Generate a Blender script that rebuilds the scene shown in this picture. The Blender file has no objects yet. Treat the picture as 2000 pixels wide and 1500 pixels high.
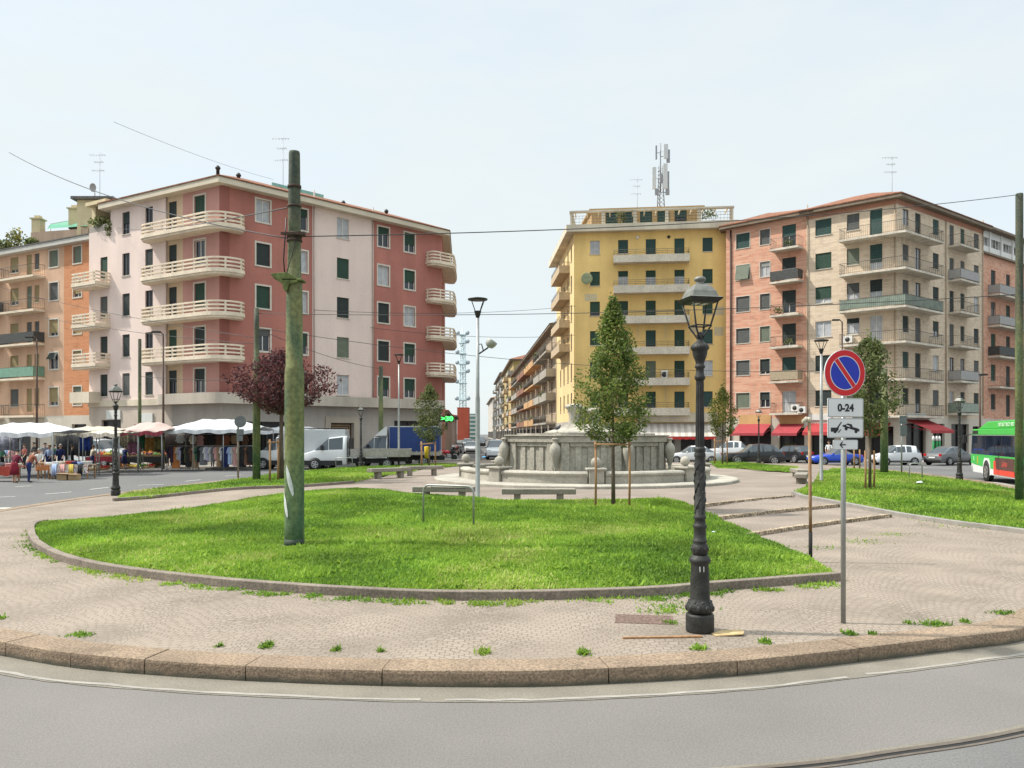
import bpy, bmesh, math, random
import numpy as np
from mathutils import Vector, Matrix

C = bpy.context.scene.collection
sc = bpy.context.scene
R = math.radians
# ---------------------------------------------------------------- camera, sky, sun, exposure
FPX, EYE, VH = 1600.0, 2.5, 846.0          # focal length in photo pixels, eye height, horizon row
cam = bpy.data.cameras.new('camera'); camo = bpy.data.objects.new('camera', cam); C.objects.link(camo)
cam.sensor_fit = 'HORIZONTAL'; cam.sensor_width = 36; cam.lens = 36*FPX/2000
cam.shift_y = 0.048; cam.clip_end = 3000; cam.clip_start = .1
camo.location = (0, 0, EYE); camo.rotation_euler = (R(90), 0, 0)
sc.camera = camo
SUN_EL, SUN_AZ = 50, -84.0                 # azimuth from +Y towards +X
w = bpy.data.worlds.new('World'); sc.world = w; w.use_nodes = True
nt = w.node_tree; nt.nodes.clear()
out = nt.nodes.new('ShaderNodeOutputWorld')
sky = nt.nodes.new('ShaderNodeTexSky'); sky.sky_type = 'NISHITA'; sky.sun_disc = False
sky.sun_elevation = R(SUN_EL); sky.sun_rotation = R(SUN_AZ % 360); sky.air_density = 1.0; sky.dust_density = 1.5
b1 = nt.nodes.new('ShaderNodeBackground'); b1.inputs[1].default_value = .15
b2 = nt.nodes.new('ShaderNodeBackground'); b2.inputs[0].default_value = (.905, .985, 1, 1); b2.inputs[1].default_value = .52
tc = nt.nodes.new('ShaderNodeTexCoord'); mp = nt.nodes.new('ShaderNodeMapping'); mp.inputs['Scale'].default_value = (1, 1, 3.2)
no = nt.nodes.new('ShaderNodeTexNoise'); no.inputs['Scale'].default_value = 2.3; no.inputs['Detail'].default_value = 7; no.inputs['Roughness'].default_value = .55
cr = nt.nodes.new('ShaderNodeValToRGB'); cr.color_ramp.elements[0].position = .33; cr.color_ramp.elements[0].color = (.80,)*3+(1,)
cr.color_ramp.elements[1].position = .62; cr.color_ramp.elements[1].color = (1, 1, 1, 1)
sxyz = nt.nodes.new('ShaderNodeSeparateXYZ'); zen = nt.nodes.new('ShaderNodeMapRange')   # thin overcast; brightness added overhead, out of view, to lift the shaded walls
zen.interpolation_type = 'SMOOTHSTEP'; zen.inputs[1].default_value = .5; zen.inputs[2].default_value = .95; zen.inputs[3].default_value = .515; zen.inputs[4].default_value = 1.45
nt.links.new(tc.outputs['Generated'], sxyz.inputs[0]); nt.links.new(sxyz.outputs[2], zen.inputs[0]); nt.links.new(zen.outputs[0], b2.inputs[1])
mx = nt.nodes.new('ShaderNodeMixShader')
L = nt.links.new
L(tc.outputs['Generated'], mp.inputs[0]); L(mp.outputs[0], no.inputs['Vector']); L(no.outputs[0], cr.inputs[0])
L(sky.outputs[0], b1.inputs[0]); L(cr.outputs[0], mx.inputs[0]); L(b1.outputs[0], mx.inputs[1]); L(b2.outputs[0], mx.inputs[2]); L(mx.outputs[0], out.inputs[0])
sl = bpy.data.lights.new('sun', 'SUN'); sl.energy = 2.9; sl.angle = R(1.6); sl.color = (1, .95, .86)
so = bpy.data.objects.new('sun', sl); C.objects.link(so)
SV = Vector((math.sin(R(SUN_AZ))*math.cos(R(SUN_EL)), math.cos(R(SUN_AZ))*math.cos(R(SUN_EL)), math.sin(R(SUN_EL))))
so.rotation_euler = (-SV).to_track_quat('-Z', 'Y').to_euler(); so.location = (-40, 0, 60)
sc.view_settings.view_transform = 'Standard'; sc.view_settings.look = 'None'
sc.view_settings.exposure = .85; sc.view_settings.gamma = 1
sc.cycles.max_bounces = 5; sc.cycles.diffuse_bounces = 3; sc.cycles.glossy_bounces = 2; sc.cycles.transparent_max_bounces = 6
rnd = random.Random(7)
rng = np.random.default_rng(5)

# ---------------------------------------------------------------- helpers
def ray(u): return (u-1000)/FPX
def gpt(u, v, z=0.0):
    Y = FPX*(EYE-z)/(v-VH); return Vector((ray(u)*Y, Y, z))
def at(u, v, Y): return Vector((ray(u)*Y, Y, EYE-(v-VH)/FPX*Y))
def sm(a, b, x):
    t = min(1, max(0, (x-a)/(b-a))); return t*t*(3-2*t)

MATS = {}
def mat(name, col, rough=.85, metal=0, var=.12, scale=4.0, bump=0.0, bscale=None, col2=None, spec=.35, emit=0, stretch=None, detail=6):
    if name in MATS: return MATS[name]
    m = bpy.data.materials.new(name); m.use_nodes = True; n = m.node_tree; b = n.nodes['Principled BSDF']
    b.inputs['Roughness'].default_value = rough; b.inputs['Metallic'].default_value = metal
    b.inputs['Specular IOR Level'].default_value = spec
    c = Vector(col[:3])
    if var > 0 or col2:
        g = n.nodes.new('ShaderNodeNewGeometry'); mpn = n.nodes.new('ShaderNodeMapping')
        if stretch: mpn.inputs['Scale'].default_value = stretch
        nz = n.nodes.new('ShaderNodeTexNoise'); nz.inputs['Scale'].default_value = scale; nz.inputs['Detail'].default_value = detail
        r = n.nodes.new('ShaderNodeValToRGB'); r.color_ramp.elements[0].position = .3; r.color_ramp.elements[1].position = .7
        lo = c*(1-var); hi = Vector(col2[:3]) if col2 else c*(1+var)
        r.color_ramp.elements[0].color = (*lo, 1); r.color_ramp.elements[1].color = (*hi, 1)
        n.links.new(g.outputs['Position'], mpn.inputs[0]); n.links.new(mpn.outputs[0], nz.inputs['Vector'])
        n.links.new(nz.outputs[0], r.inputs[0]); n.links.new(r.outputs[0], b.inputs['Base Color'])
        if bump:
            nb = n.nodes.new('ShaderNodeTexNoise'); nb.inputs['Scale'].default_value = bscale or scale*6; nb.inputs['Detail'].default_value = 4
            n.links.new(g.outputs['Position'], nb.inputs['Vector'])
            bp = n.nodes.new('ShaderNodeBump'); bp.inputs['Strength'].default_value = bump; bp.inputs['Distance'].default_value = .02
            n.links.new(nb.outputs[0], bp.inputs['Height']); n.links.new(bp.outputs[0], b.inputs['Normal'])
    else: b.inputs['Base Color'].default_value = (*c, 1)
    if emit:
        b.inputs['Emission Color'].default_value = (*c, 1); b.inputs['Emission Strength'].default_value = emit
    MATS[name] = m; return m

def leafy(m, f=.45):
    """leaves let light through"""
    n = m.node_tree; b = n.nodes['Principled BSDF']; o = [x for x in n.nodes if x.type == 'OUTPUT_MATERIAL'][0]; t = n.nodes.new('ShaderNodeBsdfTranslucent'); mx = n.nodes.new('ShaderNodeMixShader'); mx.inputs[0].default_value = f
    if b.inputs['Base Color'].links: n.links.new(b.inputs['Base Color'].links[0].from_socket, t.inputs[0])
    n.links.new(b.outputs[0], mx.inputs[1]); n.links.new(t.outputs[0], mx.inputs[2]); n.links.new(mx.outputs[0], o.inputs[0]); return m
def wallmat(name, col, var=.1, fine=.06, streak=.14):
    streak *= 1.15; fine *= 1.6; var *= 1.2
    """painted plaster: broad patches, fine grain, weather streaks running down"""
    if name in MATS: return MATS[name]
    m = mat(name, col, .92, 0, var, .35); n = m.node_tree; b = n.nodes['Principled BSDF']
    src = b.inputs['Base Color'].links[0].from_socket; g = [x for x in n.nodes if x.type == 'NEW_GEOMETRY'][0]
    for sc_, st, amt in ((1.0, (.8, .8, .10), streak), (9, (1, 1, 1), fine)):
        mpn = n.nodes.new('ShaderNodeMapping'); mpn.inputs['Scale'].default_value = st
        nz = n.nodes.new('ShaderNodeTexNoise'); nz.inputs['Scale'].default_value = sc_; nz.inputs['Detail'].default_value = 5
        mr = n.nodes.new('ShaderNodeMapRange'); mr.inputs[1].default_value = .3; mr.inputs[2].default_value = .7
        mr.inputs[3].default_value = 1-amt; mr.inputs[4].default_value = 1+amt*.4
        vm = n.nodes.new('ShaderNodeVectorMath'); vm.operation = 'SCALE'
        n.links.new(g.outputs['Position'], mpn.inputs[0]); n.links.new(mpn.outputs[0], nz.inputs['Vector']); n.links.new(nz.outputs[0], mr.inputs[0])
        n.links.new(src, vm.inputs[0]); n.links.new(mr.outputs[0], vm.inputs['Scale']); src = vm.outputs[0]
    n.links.new(src, b.inputs['Base Color']); return m

def brickmat(name, c1, c2, mortar, dx, dy):
    if name in MATS: return MATS[name]
    m = mat(name, c1, .92, 0, .22, 1.6); n = m.node_tree; b = n.nodes['Principled BSDF']
    src = b.inputs['Base Color'].links[0].from_socket; g = [x for x in n.nodes if x.type == 'NEW_GEOMETRY'][0]
    dot = n.nodes.new('ShaderNodeVectorMath'); dot.operation = 'DOT_PRODUCT'; dot.inputs[1].default_value = (dx, dy, 0)
    sp = n.nodes.new('ShaderNodeSeparateXYZ'); cb = n.nodes.new('ShaderNodeCombineXYZ')
    n.links.new(g.outputs['Position'], dot.inputs[0]); n.links.new(g.outputs['Position'], sp.inputs[0])
    n.links.new(dot.outputs['Value'], cb.inputs[0]); n.links.new(sp.outputs[2], cb.inputs[1])
    bt = n.nodes.new('ShaderNodeTexBrick'); bt.inputs['Scale'].default_value = 1; bt.inputs['Brick Width'].default_value = .5; bt.inputs['Row Height'].default_value = .13
    bt.inputs['Mortar Size'].default_value = .012; bt.inputs['Bias'].default_value = .0
    bt.inputs['Color2'].default_value = (*c2, 1); bt.inputs['Mortar'].default_value = (*mortar, 1)
    n.links.new(cb.outputs[0], bt.inputs['Vector']); n.links.new(src, bt.inputs['Color1']); n.links.new(bt.outputs[0], b.inputs['Base Color'])
    return m

class MB:
    def __init__(s): s.v = []; s.f = []; s.mi = []; s.sm = []
    def add(s, vs, fs, mi=0, smooth=False, M=None):
        k = len(s.v)
        s.v += [(M @ Vector(p)) if M else Vector(p) for p in vs]
        for f in fs: s.f.append([k+i for i in f]); s.mi.append(mi); s.sm.append(smooth)
        return s
    def hexa(s, p, mi=0, M=None):   # 8 corners: bottom ring, top ring
        return s.add(p, [(0, 3, 2, 1), (4, 5, 6, 7), (0, 1, 5, 4), (1, 2, 6, 5), (2, 3, 7, 6), (3, 0, 4, 7)], mi, False, M)
    def box(s, x0, x1, y0, y1, z0, z1, mi=0, M=None):
        return s.hexa([(x0,y0,z0),(x1,y0,z0),(x1,y1,z0),(x0,y1,z0),(x0,y0,z1),(x1,y0,z1),(x1,y1,z1),(x0,y1,z1)], mi, M)
    def fbox(s, F, s0, s1, z0, z1, o0, o1, mi=0):
        return s.hexa([F.pt(a, z, o) for z in (z0, z1) for a, o in ((s0,o0),(s1,o0),(s1,o1),(s0,o1))], mi)
    def quad(s, a, b, c, d, mi=0): return s.add([a, b, c, d], [(0, 1, 2, 3)], mi)
    def prism(s, poly, z0, z1, mi=0, M=None, top_mi=None):
        n = len(poly); vs = [(p[0], p[1], z0) for p in poly]+[(p[0], p[1], z1) for p in poly]
        s.add(vs, [tuple(range(n))[::-1]]+[(i, (i+1) % n, n+(i+1) % n, n+i) for i in range(n)], mi, False, M)
        k = len(s.v)-2*n; s.f.append([k+n+i for i in range(n)]); s.mi.append(mi if top_mi is None else top_mi); s.sm.append(False)
        return s
    def extr(s, outline, y0, y1, mi=0, M=None):  # outline in x,z extruded along y
        n = len(outline); vs = [(p[0], y0, p[1]) for p in outline]+[(p[0], y1, p[1]) for p in outline]
        return s.add(vs, [tuple(range(n))[::-1], tuple(range(n, 2*n))]+[(i, (i+1) % n, n+(i+1) % n, n+i) for i in range(n)], mi, False, M)
    def lathe(s, prof, n=16, mi=0, M=None, smooth=True):
        vs = []; fs = []
        for r, z in prof:
            for k in range(n): a = 2*math.pi*(k+.5)/n; vs.append((r*math.cos(a), r*math.sin(a), z))
        for i in range(len(prof)-1):
            for k in range(n): fs.append((i*n+k, i*n+(k+1) % n, (i+1)*n+(k+1) % n, (i+1)*n+k))
        fs.append(tuple(range(n))[::-1]); fs.append(tuple(range((len(prof)-1)*n, len(prof)*n)))
        return s.add(vs, fs, mi, smooth, M)
    def sphere(s, c, r, n=10, mi=0, sz=1.0, M=None):
        m = max(4, n//2+1); pr = [(max(1e-4, r*math.sin(math.pi*i/m)), -r*sz*math.cos(math.pi*i/m)) for i in range(m+1)]
        T = Matrix.Translation(Vector(c)); return s.lathe(pr, n, mi, (M @ T) if M else T)
    def tube(s, pts, rad, n=8, mi=0, M=None):
        pts = [Vector(p) for p in pts]; m = len(pts)
        rs = rad if isinstance(rad, (list, tuple)) else [rad]*m
        vs = []; fs = []; up = None
        for i, p in enumerate(pts):
            d = (pts[min(i+1, m-1)]-pts[max(i-1, 0)])
            d = d.normalized() if d.length > 1e-9 else Vector((0, 0, 1))
            if up is None:
                x = d.orthogonal().normalized()
            else:
                x = up-d*up.dot(d); x = x.normalized() if x.length > 1e-6 else d.orthogonal().normalized()
            up = x; y = d.cross(x)
            for k in range(n): a = 2*math.pi*k/n; vs.append(p+(x*math.cos(a)+y*math.sin(a))*rs[i])
        for i in range(m-1):
            for k in range(n): fs.append((i*n+k, i*n+(k+1) % n, (i+1)*n+(k+1) % n, (i+1)*n+k))
        fs.append(tuple(range(n))[::-1]); fs.append(tuple(range((m-1)*n, m*n)))
        return s.add(vs, fs, mi, True, M)
    def sweep(s, path, w, h, mi=0, closed=False, zfun=None, side=0.0):
        """a bar of width w and height h along path (3D points give its underside); side shifts it sideways"""
        P = [Vector(p) for p in path]; n = len(P); vs = []; fs = []
        for i, p in enumerate(P):
            a = P[i-1] if (i > 0 or closed) else P[i]; b = P[(i+1) % n] if (i < n-1 or closed) else P[i]
            d = Vector((b.x-a.x, b.y-a.y, 0)).normalized(); q = Vector((-d.y, d.x, 0))
            for o, z in ((side-w/2, 0), (side+w/2, 0), (side+w/2, h), (side-w/2, h)): vs.append(p+q*o+Vector((0, 0, z)))
        for i in range(n if closed else n-1):
            j = (i+1) % n
            for k in range(4): fs.append((4*i+k, 4*i+(k+1) % 4, 4*j+(k+1) % 4, 4*j+k))
        if not closed: fs += [(0, 3, 2, 1), (4*n-4, 4*n-3, 4*n-2, 4*n-1)]
        return s.add(vs, fs, mi)
    def build(s, name, mats, parent=None, org=None, recalc=True, bevel=0):
        me = bpy.data.meshes.new(name); o_ = Vector(org) if org is not None else Vector()
        me.from_pydata([tuple(p-o_) for p in s.v], [], s.f)
        if not isinstance(mats, (list, tuple)): mats = [mats]
        for m in mats: me.materials.append(m)
        me.polygons.foreach_set('material_index', s.mi); me.polygons.foreach_set('use_smooth', s.sm)
        if recalc:
            bm = bmesh.new(); bm.from_mesh(me); bmesh.ops.recalc_face_normals(bm, faces=bm.faces); bm.to_mesh(me); bm.free()
        me.update()
        ob = bpy.data.objects.new(name, me); C.objects.link(ob)
        if parent is not None: ob.parent = parent
        elif org is not None: ob.location = o_
        if bevel:
            bv = ob.modifiers.new('bevel', 'BEVEL'); bv.width = bevel; bv.segments = 2; bv.limit_method = 'ANGLE'
        return ob

def tag(o, label=None, cat=None, group=None, kind=None):
    if label: o['label'] = label
    if cat: o['category'] = cat
    if group: o['group'] = group
    if kind: o['kind'] = kind
    return o
def thing(name, label, cat, loc=(0, 0, 0), rz=0, group=None):
    o = bpy.data.objects.new(name, None); C.objects.link(o); o.location = loc; o.rotation_euler = (0, 0, rz)
    o.empty_display_size = .2
    return tag(o, label, cat, group)
def struct(o): o['kind'] = 'structure'; return o
def dup(root, loc, rz=0, label=None, scale=1):
    def cp(o, parent):
        c = o.copy(); C.objects.link(c)
        if parent is not None: c.parent = parent
        for ch in [x for x in bpy.data.objects if x.parent == o]: cp(ch, c)
        return c
    r = cp(root, None); r.location = loc; r.rotation_euler = (0, 0, rz); r.scale = (scale,)*3
    if label: r['label'] = label
    return r
def text(body, size, M, m, parent, name='lettering', org=None, depth=.004, align='CENTER', bold=0, xs=1.0):
    """lettering as a mesh; M takes text x,y to the world"""
    cu = bpy.data.curves.new(name, 'FONT'); cu.body = body; cu.size = size; cu.extrude = depth; cu.align_x = align; cu.align_y = 'CENTER'; cu.offset = bold
    to = bpy.data.objects.new(name, cu); C.objects.link(to)
    me = bpy.data.meshes.new_from_object(to.evaluated_get(bpy.context.evaluated_depsgraph_get()))
    bpy.data.objects.remove(to); me.materials.clear(); me.materials.append(m); me.name = name
    o_ = Vector(org) if org is not None else Vector()
    for v_ in me.vertices: v_.co = (M @ Vector((v_.co.x*xs, v_.co.y, v_.co.z)))-o_
    ob = bpy.data.objects.new(name, me); C.objects.link(ob)
    if parent is not None: ob.parent = parent
    return ob

# ---------------------------------------------------------------- materials
COBBLE = mat('cobble', (.235, .192, .153), .9, 0, .26, .8)
n = COBBLE.node_tree; b = n.nodes['Principled BSDF']; N = n.nodes.new
geo = [x for x in n.nodes if x.type == 'NEW_GEOMETRY'][0]; base = b.inputs['Base Color'].links[0].from_socket
sp = N('ShaderNodeSeparateXYZ'); L = n.links.new; L(geo.outputs['Position'], sp.inputs[0])
def mth(n, op, a, b_=None, c_=None):
    k = n.nodes.new('ShaderNodeMath'); k.operation = op
    for i, x in enumerate((a, b_, c_)):
        if x is None: continue
        if isinstance(x, (int, float)): k.inputs[i].default_value = x
        else: n.links.new(x, k.inputs[i])
    return k.outputs[0]
wob = N('ShaderNodeTexNoise'); wob.inputs['Scale'].default_value = 2.1; wob.inputs['Detail'].default_value = 4; L(geo.outputs['Position'], wob.inputs['Vector'])
fx = mth(n, 'DIVIDE', mth(n, 'ADD', sp.outputs[0], mth(n, 'MULTIPLY', wob.outputs[0], .5)), 1.35); fr = mth(n, 'FRACT', fx); t_ = mth(n, 'SUBTRACT', mth(n, 'MULTIPLY', fr, 2), 1)
arc = mth(n, 'MULTIPLY', mth(n, 'MULTIPLY', t_, t_), .42)
yy = mth(n, 'ADD', mth(n, 'ADD', sp.outputs[1], arc), mth(n, 'MULTIPLY', wob.outputs[0], .34))
cb = N('ShaderNodeCombineXYZ'); L(mth(n, 'ADD', sp.outputs[0], mth(n, 'MULTIPLY', wob.outputs[0], .25)), cb.inputs[0]); L(yy, cb.inputs[1])
bt = N('ShaderNodeTexBrick'); bt.inputs['Scale'].default_value = 1; bt.inputs['Brick Width'].default_value = .105; bt.inputs['Row Height'].default_value = .1
bt.inputs['Mortar Size'].default_value = .009; bt.inputs['Mortar Smooth'].default_value = .5; bt.inputs['Color2'].default_value = (.285, .238, .195, 1); bt.inputs['Mortar'].default_value = (.145, .115, .085, 1)
L(cb.outputs[0], bt.inputs['Vector']); L(base, bt.inputs['Color1'])
bt.offset_frequency = 2
wm = N('ShaderNodeTexNoise'); wm.inputs['Scale'].default_value = .9; wm.inputs['Detail'].default_value = 5; L(geo.outputs['Position'], wm.inputs['Vector'])
mr = N('ShaderNodeMapRange'); mr.inputs[1].default_value = .4; mr.inputs[2].default_value = .66; L(wm.outputs[0], mr.inputs[0])
mxc = N('ShaderNodeMix'); mxc.data_type = 'RGBA'; L(mth(n, 'MULTIPLY_ADD', mr.outputs[0], .5, .28), mxc.inputs[0]); L(bt.outputs[0], mxc.inputs[6]); L(base, mxc.inputs[7])
L(mxc.outputs[2], b.inputs['Base Color'])
bp = N('ShaderNodeBump'); bp.inputs['Strength'].default_value = .55; bp.inputs['Distance'].default_value = .012; bp.invert = True
L(bt.outputs['Fac'], bp.inputs['Height']); L(bp.outputs[0], b.inputs['Normal'])

GRIT = mat('grit', (.23, .188, .155), .95, 0, .18, .6, .35, 60)
def speckle(m, sc_, lo, hi):
    n = m.node_tree; b = n.nodes['Principled BSDF']; src = b.inputs['Base Color'].links[0].from_socket
    g = [x for x in n.nodes if x.type == 'NEW_GEOMETRY'][0]
    nz = n.nodes.new('ShaderNodeTexNoise'); nz.inputs['Scale'].default_value = sc_; nz.inputs['Detail'].default_value = 3
    mr = n.nodes.new('ShaderNodeMapRange'); mr.inputs[1].default_value = .35; mr.inputs[2].default_value = .65; mr.inputs[3].default_value = lo; mr.inputs[4].default_value = hi
    vm = n.nodes.new('ShaderNodeVectorMath'); vm.operation = 'SCALE'
    n.links.new(g.outputs['Position'], nz.inputs['Vector']); n.links.new(nz.outputs[0], mr.inputs[0]); n.links.new(src, vm.inputs[0]); n.links.new(mr.outputs[0], vm.inputs['Scale']); n.links.new(vm.outputs[0], b.inputs['Base Color'])
    return m
speckle(GRIT, 18, .8, 1.15)
ASPH = speckle(mat('asphalt', (.157, .145, .135), .9, 0, .13, .35, .25, 90), 55, .86, 1.12)
ASPHB = speckle(mat('asphalt_patch', (.142, .138, .135), .9, 0, .12, .6, .3, 90), 50, .85, 1.12)
ASPHD = speckle(mat('asphalt_far', (.118, .116, .114), .9, 0, .16, .12, .2, 60), 8, .9, 1.1)
GUTTER = speckle(mat('gutter_concrete', (.18, .16, .13), .9, 0, .18, 1.4, .2, 60), 40, .88, 1.1)
GRAN = speckle(mat('pink_granite', (.25, .183, .127), .9, 0, .22, 1.3, .5, 60), 38, .62, 1.22)
GRANG = speckle(mat('grey_granite', (.25, .225, .185), .9, 0, .16, 1.5, .4, 60), 30, .8, 1.15)
BEDK = speckle(mat('bed_kerb_stone', (.20, .165, .135), .95, 0, .25, 2, .5, 40), 25, .75, 1.2)
STONE = speckle(mat('fountain_stone', (.345, .32, .27), .95, 0, .30, 1.1, .5, 30, stretch=(1, 1, .45)), 9, .78, 1.12)
STONEL = speckle(mat('pale_stone', (.35, .325, .275), .95, 0, .18, 1.3, .4, 30), 14, .85, 1.1)
PAINT = mat('road_paint', (.48, .47, .44), .8, 0, .25, 6)
PAINTW = mat('worn_paint', (.275, .255, .225), .85, 0, .22, 3)
SOIL = mat('soil', (.085, .13, .025), 1, 0, .3, 3)
def zones(m, stops):
    """coats of paint that change up the pole"""
    n = m.node_tree; b = n.nodes['Principled BSDF']; src = b.inputs['Base Color'].links[0].from_socket; g = [x for x in n.nodes if x.type == 'NEW_GEOMETRY'][0]
    sp = n.nodes.new('ShaderNodeSeparateXYZ'); n.links.new(g.outputs['Position'], sp.inputs[0]); nz = n.nodes.new('ShaderNodeTexNoise'); nz.inputs['Scale'].default_value = 3; n.links.new(g.outputs['Position'], nz.inputs['Vector'])
    ad = n.nodes.new('ShaderNodeMath'); ad.operation = 'MULTIPLY_ADD'; n.links.new(nz.outputs[0], ad.inputs[0]); ad.inputs[1].default_value = 1.4; n.links.new(sp.outputs[2], ad.inputs[2])
    mr = n.nodes.new('ShaderNodeMapRange'); mr.inputs[1].default_value = 0; mr.inputs[2].default_value = 9; n.links.new(ad.outputs[0], mr.inputs[0])
    r = n.nodes.new('ShaderNodeValToRGB'); r.color_ramp.elements[0].position = stops[0][0]/9; r.color_ramp.elements[0].color = (*stops[0][1], 1); r.color_ramp.elements[1].position = stops[-1][0]/9; r.color_ramp.elements[1].color = (*stops[-1][1], 1)
    for p, c in stops[1:-1]: e = r.color_ramp.elements.new(p/9); e.color = (*c, 1)
    mx = n.nodes.new('ShaderNodeMix'); mx.data_type = 'RGBA'; mx.blend_type = 'MULTIPLY'; mx.inputs[0].default_value = 1; n.links.new(mr.outputs[0], r.inputs[0]); n.links.new(r.outputs[0], mx.inputs[6]); n.links.new(src, mx.inputs[7]); n.links.new(mx.outputs[2], b.inputs['Base Color'])
IRON = mat('cast_iron', (.028, .028, .026), .55, .1, .4, 9, .4, 40, spec=.35)
GREENP = speckle(mat('green_pole_paint', (.085, .145, .085), .75, 0, .25, 2.2, .35, 25, col2=(.20, .205, .095), stretch=(2.5, 2.5, .5)), 14, .72, 1.15)
zones(GREENP, [(.5, (.75, 1, .95)), (2.2, (.8, 1, .9)), (3.2, (1.0, .98, .8)), (6.2, (.95, .9, .8)), (7.4, (.55, .5, .62)), (9, (.5, .46, .58))])
STEEL = mat('galvanised', (.30, .31, .30), .45, .5, .12, 5)
DARKM = mat('dark_metal', (.04, .038, .036), .5, .4, .1, 5)
WOOD = mat('stake_wood', (.30, .17, .085), .9, 0, .25, 6, stretch=(3, 3, .4))
GLASS = mat('window_glass', (.030, .036, .045), .08, 0, .3, .3, spec=.5)
CURT = mat('curtained_glass', (.40, .41, .43), .3, 0, .15, 3)
WHITE = mat('white_paint', (.72, .71, .68), .5, 0, .05, 3)
CREAM = wallmat('cream_render', (.62, .535, .42), .06, .05, .12)
BLACK = mat('black_rubber', (.018, .018, .018), .8, 0, 0)
RED = mat('red_paint', (.50, .035, .03), .45, 0, .05, 3)
# ---------------------------------------------------------------- ground, road, island
def catmull(P, k=8, closed=True):
    P = [Vector(p) for p in P]; n = len(P); o = []
    for i in range(n if closed else n-1):
        a, b, c, d = (P[(i-1) % n], P[i], P[(i+1) % n], P[(i+2) % n]) if closed else (P[max(i-1, 0)], P[i], P[i+1], P[min(i+2, n-1)])
        for j in range(k):
            t = j/k
            o.append(.5*((2*b)+(c-a)*t+(2*a-5*b+4*c-d)*t*t+(3*b-a-3*c+d)*t**3))
    if not closed: o.append(P[-1])
    return o
front = [gpt(u, v).xy for u, v in ((0,1280),(140,1304),(290,1318),(480,1330),(745,1340),(1000,1342),(1185,1336),(1440,1320),(1675,1294),(1860,1271),(2000,1251))]
OUT = catmull([p for p in front]+[Vector(p) for p in ((7.45,11.0),(9.0,12.6),(11.2,15.2),(15.6,21),(19,26.6),(21.4,33.6),(23.4,42),(24.2,52),(23,61),(19,68.5),(13,73),(6,75),(0,73),(-5.5,67.5),(-9.8,57),(-12.6,48),(-14.6,40),(-15.6,31.7),(-15.7,24.7),(-14.7,18),(-12.6,14.6),(-9.9,11.9),(-7.6,10.15))], 6)
FC = Vector((3.3, 37.6))             # fountain centre
def hI(x, y):
    """height of the island's paving: the plaza round the fountain lies three low steps above the outer pavement"""
    p = .77*y-.64*max(x, 5.0)
    t = .16*min(1, max(0, (p-10.9)/4.2))+.08*min(1, max(0, (p-15.12)/.25))
    r = (Vector((x, y))-FC).length
    g = max(1-sm(14.5, 18.5, r), sm(-9, -3, x)*(1-sm(12, 16, x))*(1-sm(40, 46, y)))
    return .15+t*g
def gp(u, v, dz=0.0):
    z = .2
    for _ in range(12):
        p = gpt(u, v, z+dz); z = .5*z+.5*hI(p.x, p.y)
    return gpt(u, v, z+dz)

def vnoise(x, y, s, seed):
    g = np.random.default_rng(seed).random((64, 64)); xs = x/s; ys = y/s; xi = np.floor(xs).astype(int); yi = np.floor(ys).astype(int); fx = xs-xi; fy = ys-yi
    fx = fx*fx*(3-2*fx); fy = fy*fy*(3-2*fy); G = lambda a, b: g[a % 64, b % 64]
    return (G(xi, yi)*(1-fx)+G(xi+1, yi)*fx)*(1-fy)+(G(xi, yi+1)*(1-fx)+G(xi+1, yi+1)*fx)*fy
gm = MB(); gm.quad((-900,-60,-.006), (900,-60,-.006), (900,1500,-.006), (-900,1500,-.006))
struct(gm.build('ground', ASPHD))
rm = MB(); rm.quad((-40,-8,-.002), (40,-8,-.002), (40,24,-.002), (-40,24,-.002)); struct(rm.build('road', ASPH))
def ring(poly, off):
    n = len(poly); o = []
    for i, p in enumerate(poly):
        d = (poly[(i+1) % n]-poly[i-1]).normalized(); o.append(p+Vector((d.y, -d.x))*off)
    return o
def band(o0, o1, z, name, m, wob=0):
    a = ring(OUT, o0); b_ = ring(OUT, o1); k = MB(); n = len(a)
    if wob: b_ = [p+Vector((rnd.uniform(-wob, wob), rnd.uniform(-wob, wob))) for p in b_]
    for i in range(n): k.quad((*a[i], z), (*a[(i+1) % n], z), (*b_[(i+1) % n], z), (*b_[i], z))
    return struct(k.build(name, m))
band(-.1, .46, .003, 'gutter', GUTTER, .012); a_, b2_ = ring(OUT, .37), ring(OUT, .425); k = MB()   # dusty worn line where gutter meets asphalt
for i in range(len(OUT)):
    j = (i+1) % len(OUT); n_ = max(1, int((a_[j]-a_[i]).length/.22))
    for q in range(n_):
        t0_, t1_ = q/n_, (q+1)/n_; e0_, e1_ = (vnoise(np.array([i*5.+q]), np.array([2.]), 2.3, 21)[0]-.5)*.05, (vnoise(np.array([i*5.+q+1.]), np.array([2.]), 2.3, 21)[0]-.5)*.05
        if q == n_-1: e1_ = (vnoise(np.array([(j if j else 0)*5.]), np.array([2.]), 2.3, 21)[0]-.5)*.05
        d_ = (b2_[i]-a_[i]).normalized(); p0_, p1_ = a_[i].lerp(a_[j],t0_)+d_*e0_, a_[i].lerp(a_[j],t1_)+d_*e1_; r0_, r1_ = b2_[i].lerp(b2_[j],t0_)+d_*e0_*.6, b2_[i].lerp(b2_[j],t1_)+d_*e1_*.6
        if vnoise(np.array([i*3.+q*.6]), np.array([7.]), 1.7, 5)[0] > .16: k.quad((*p0_,.007),(*p1_,.007),(*r1_,.007),(*r0_,.007))
struct(k.build('edge_line', PAINTW))
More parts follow.
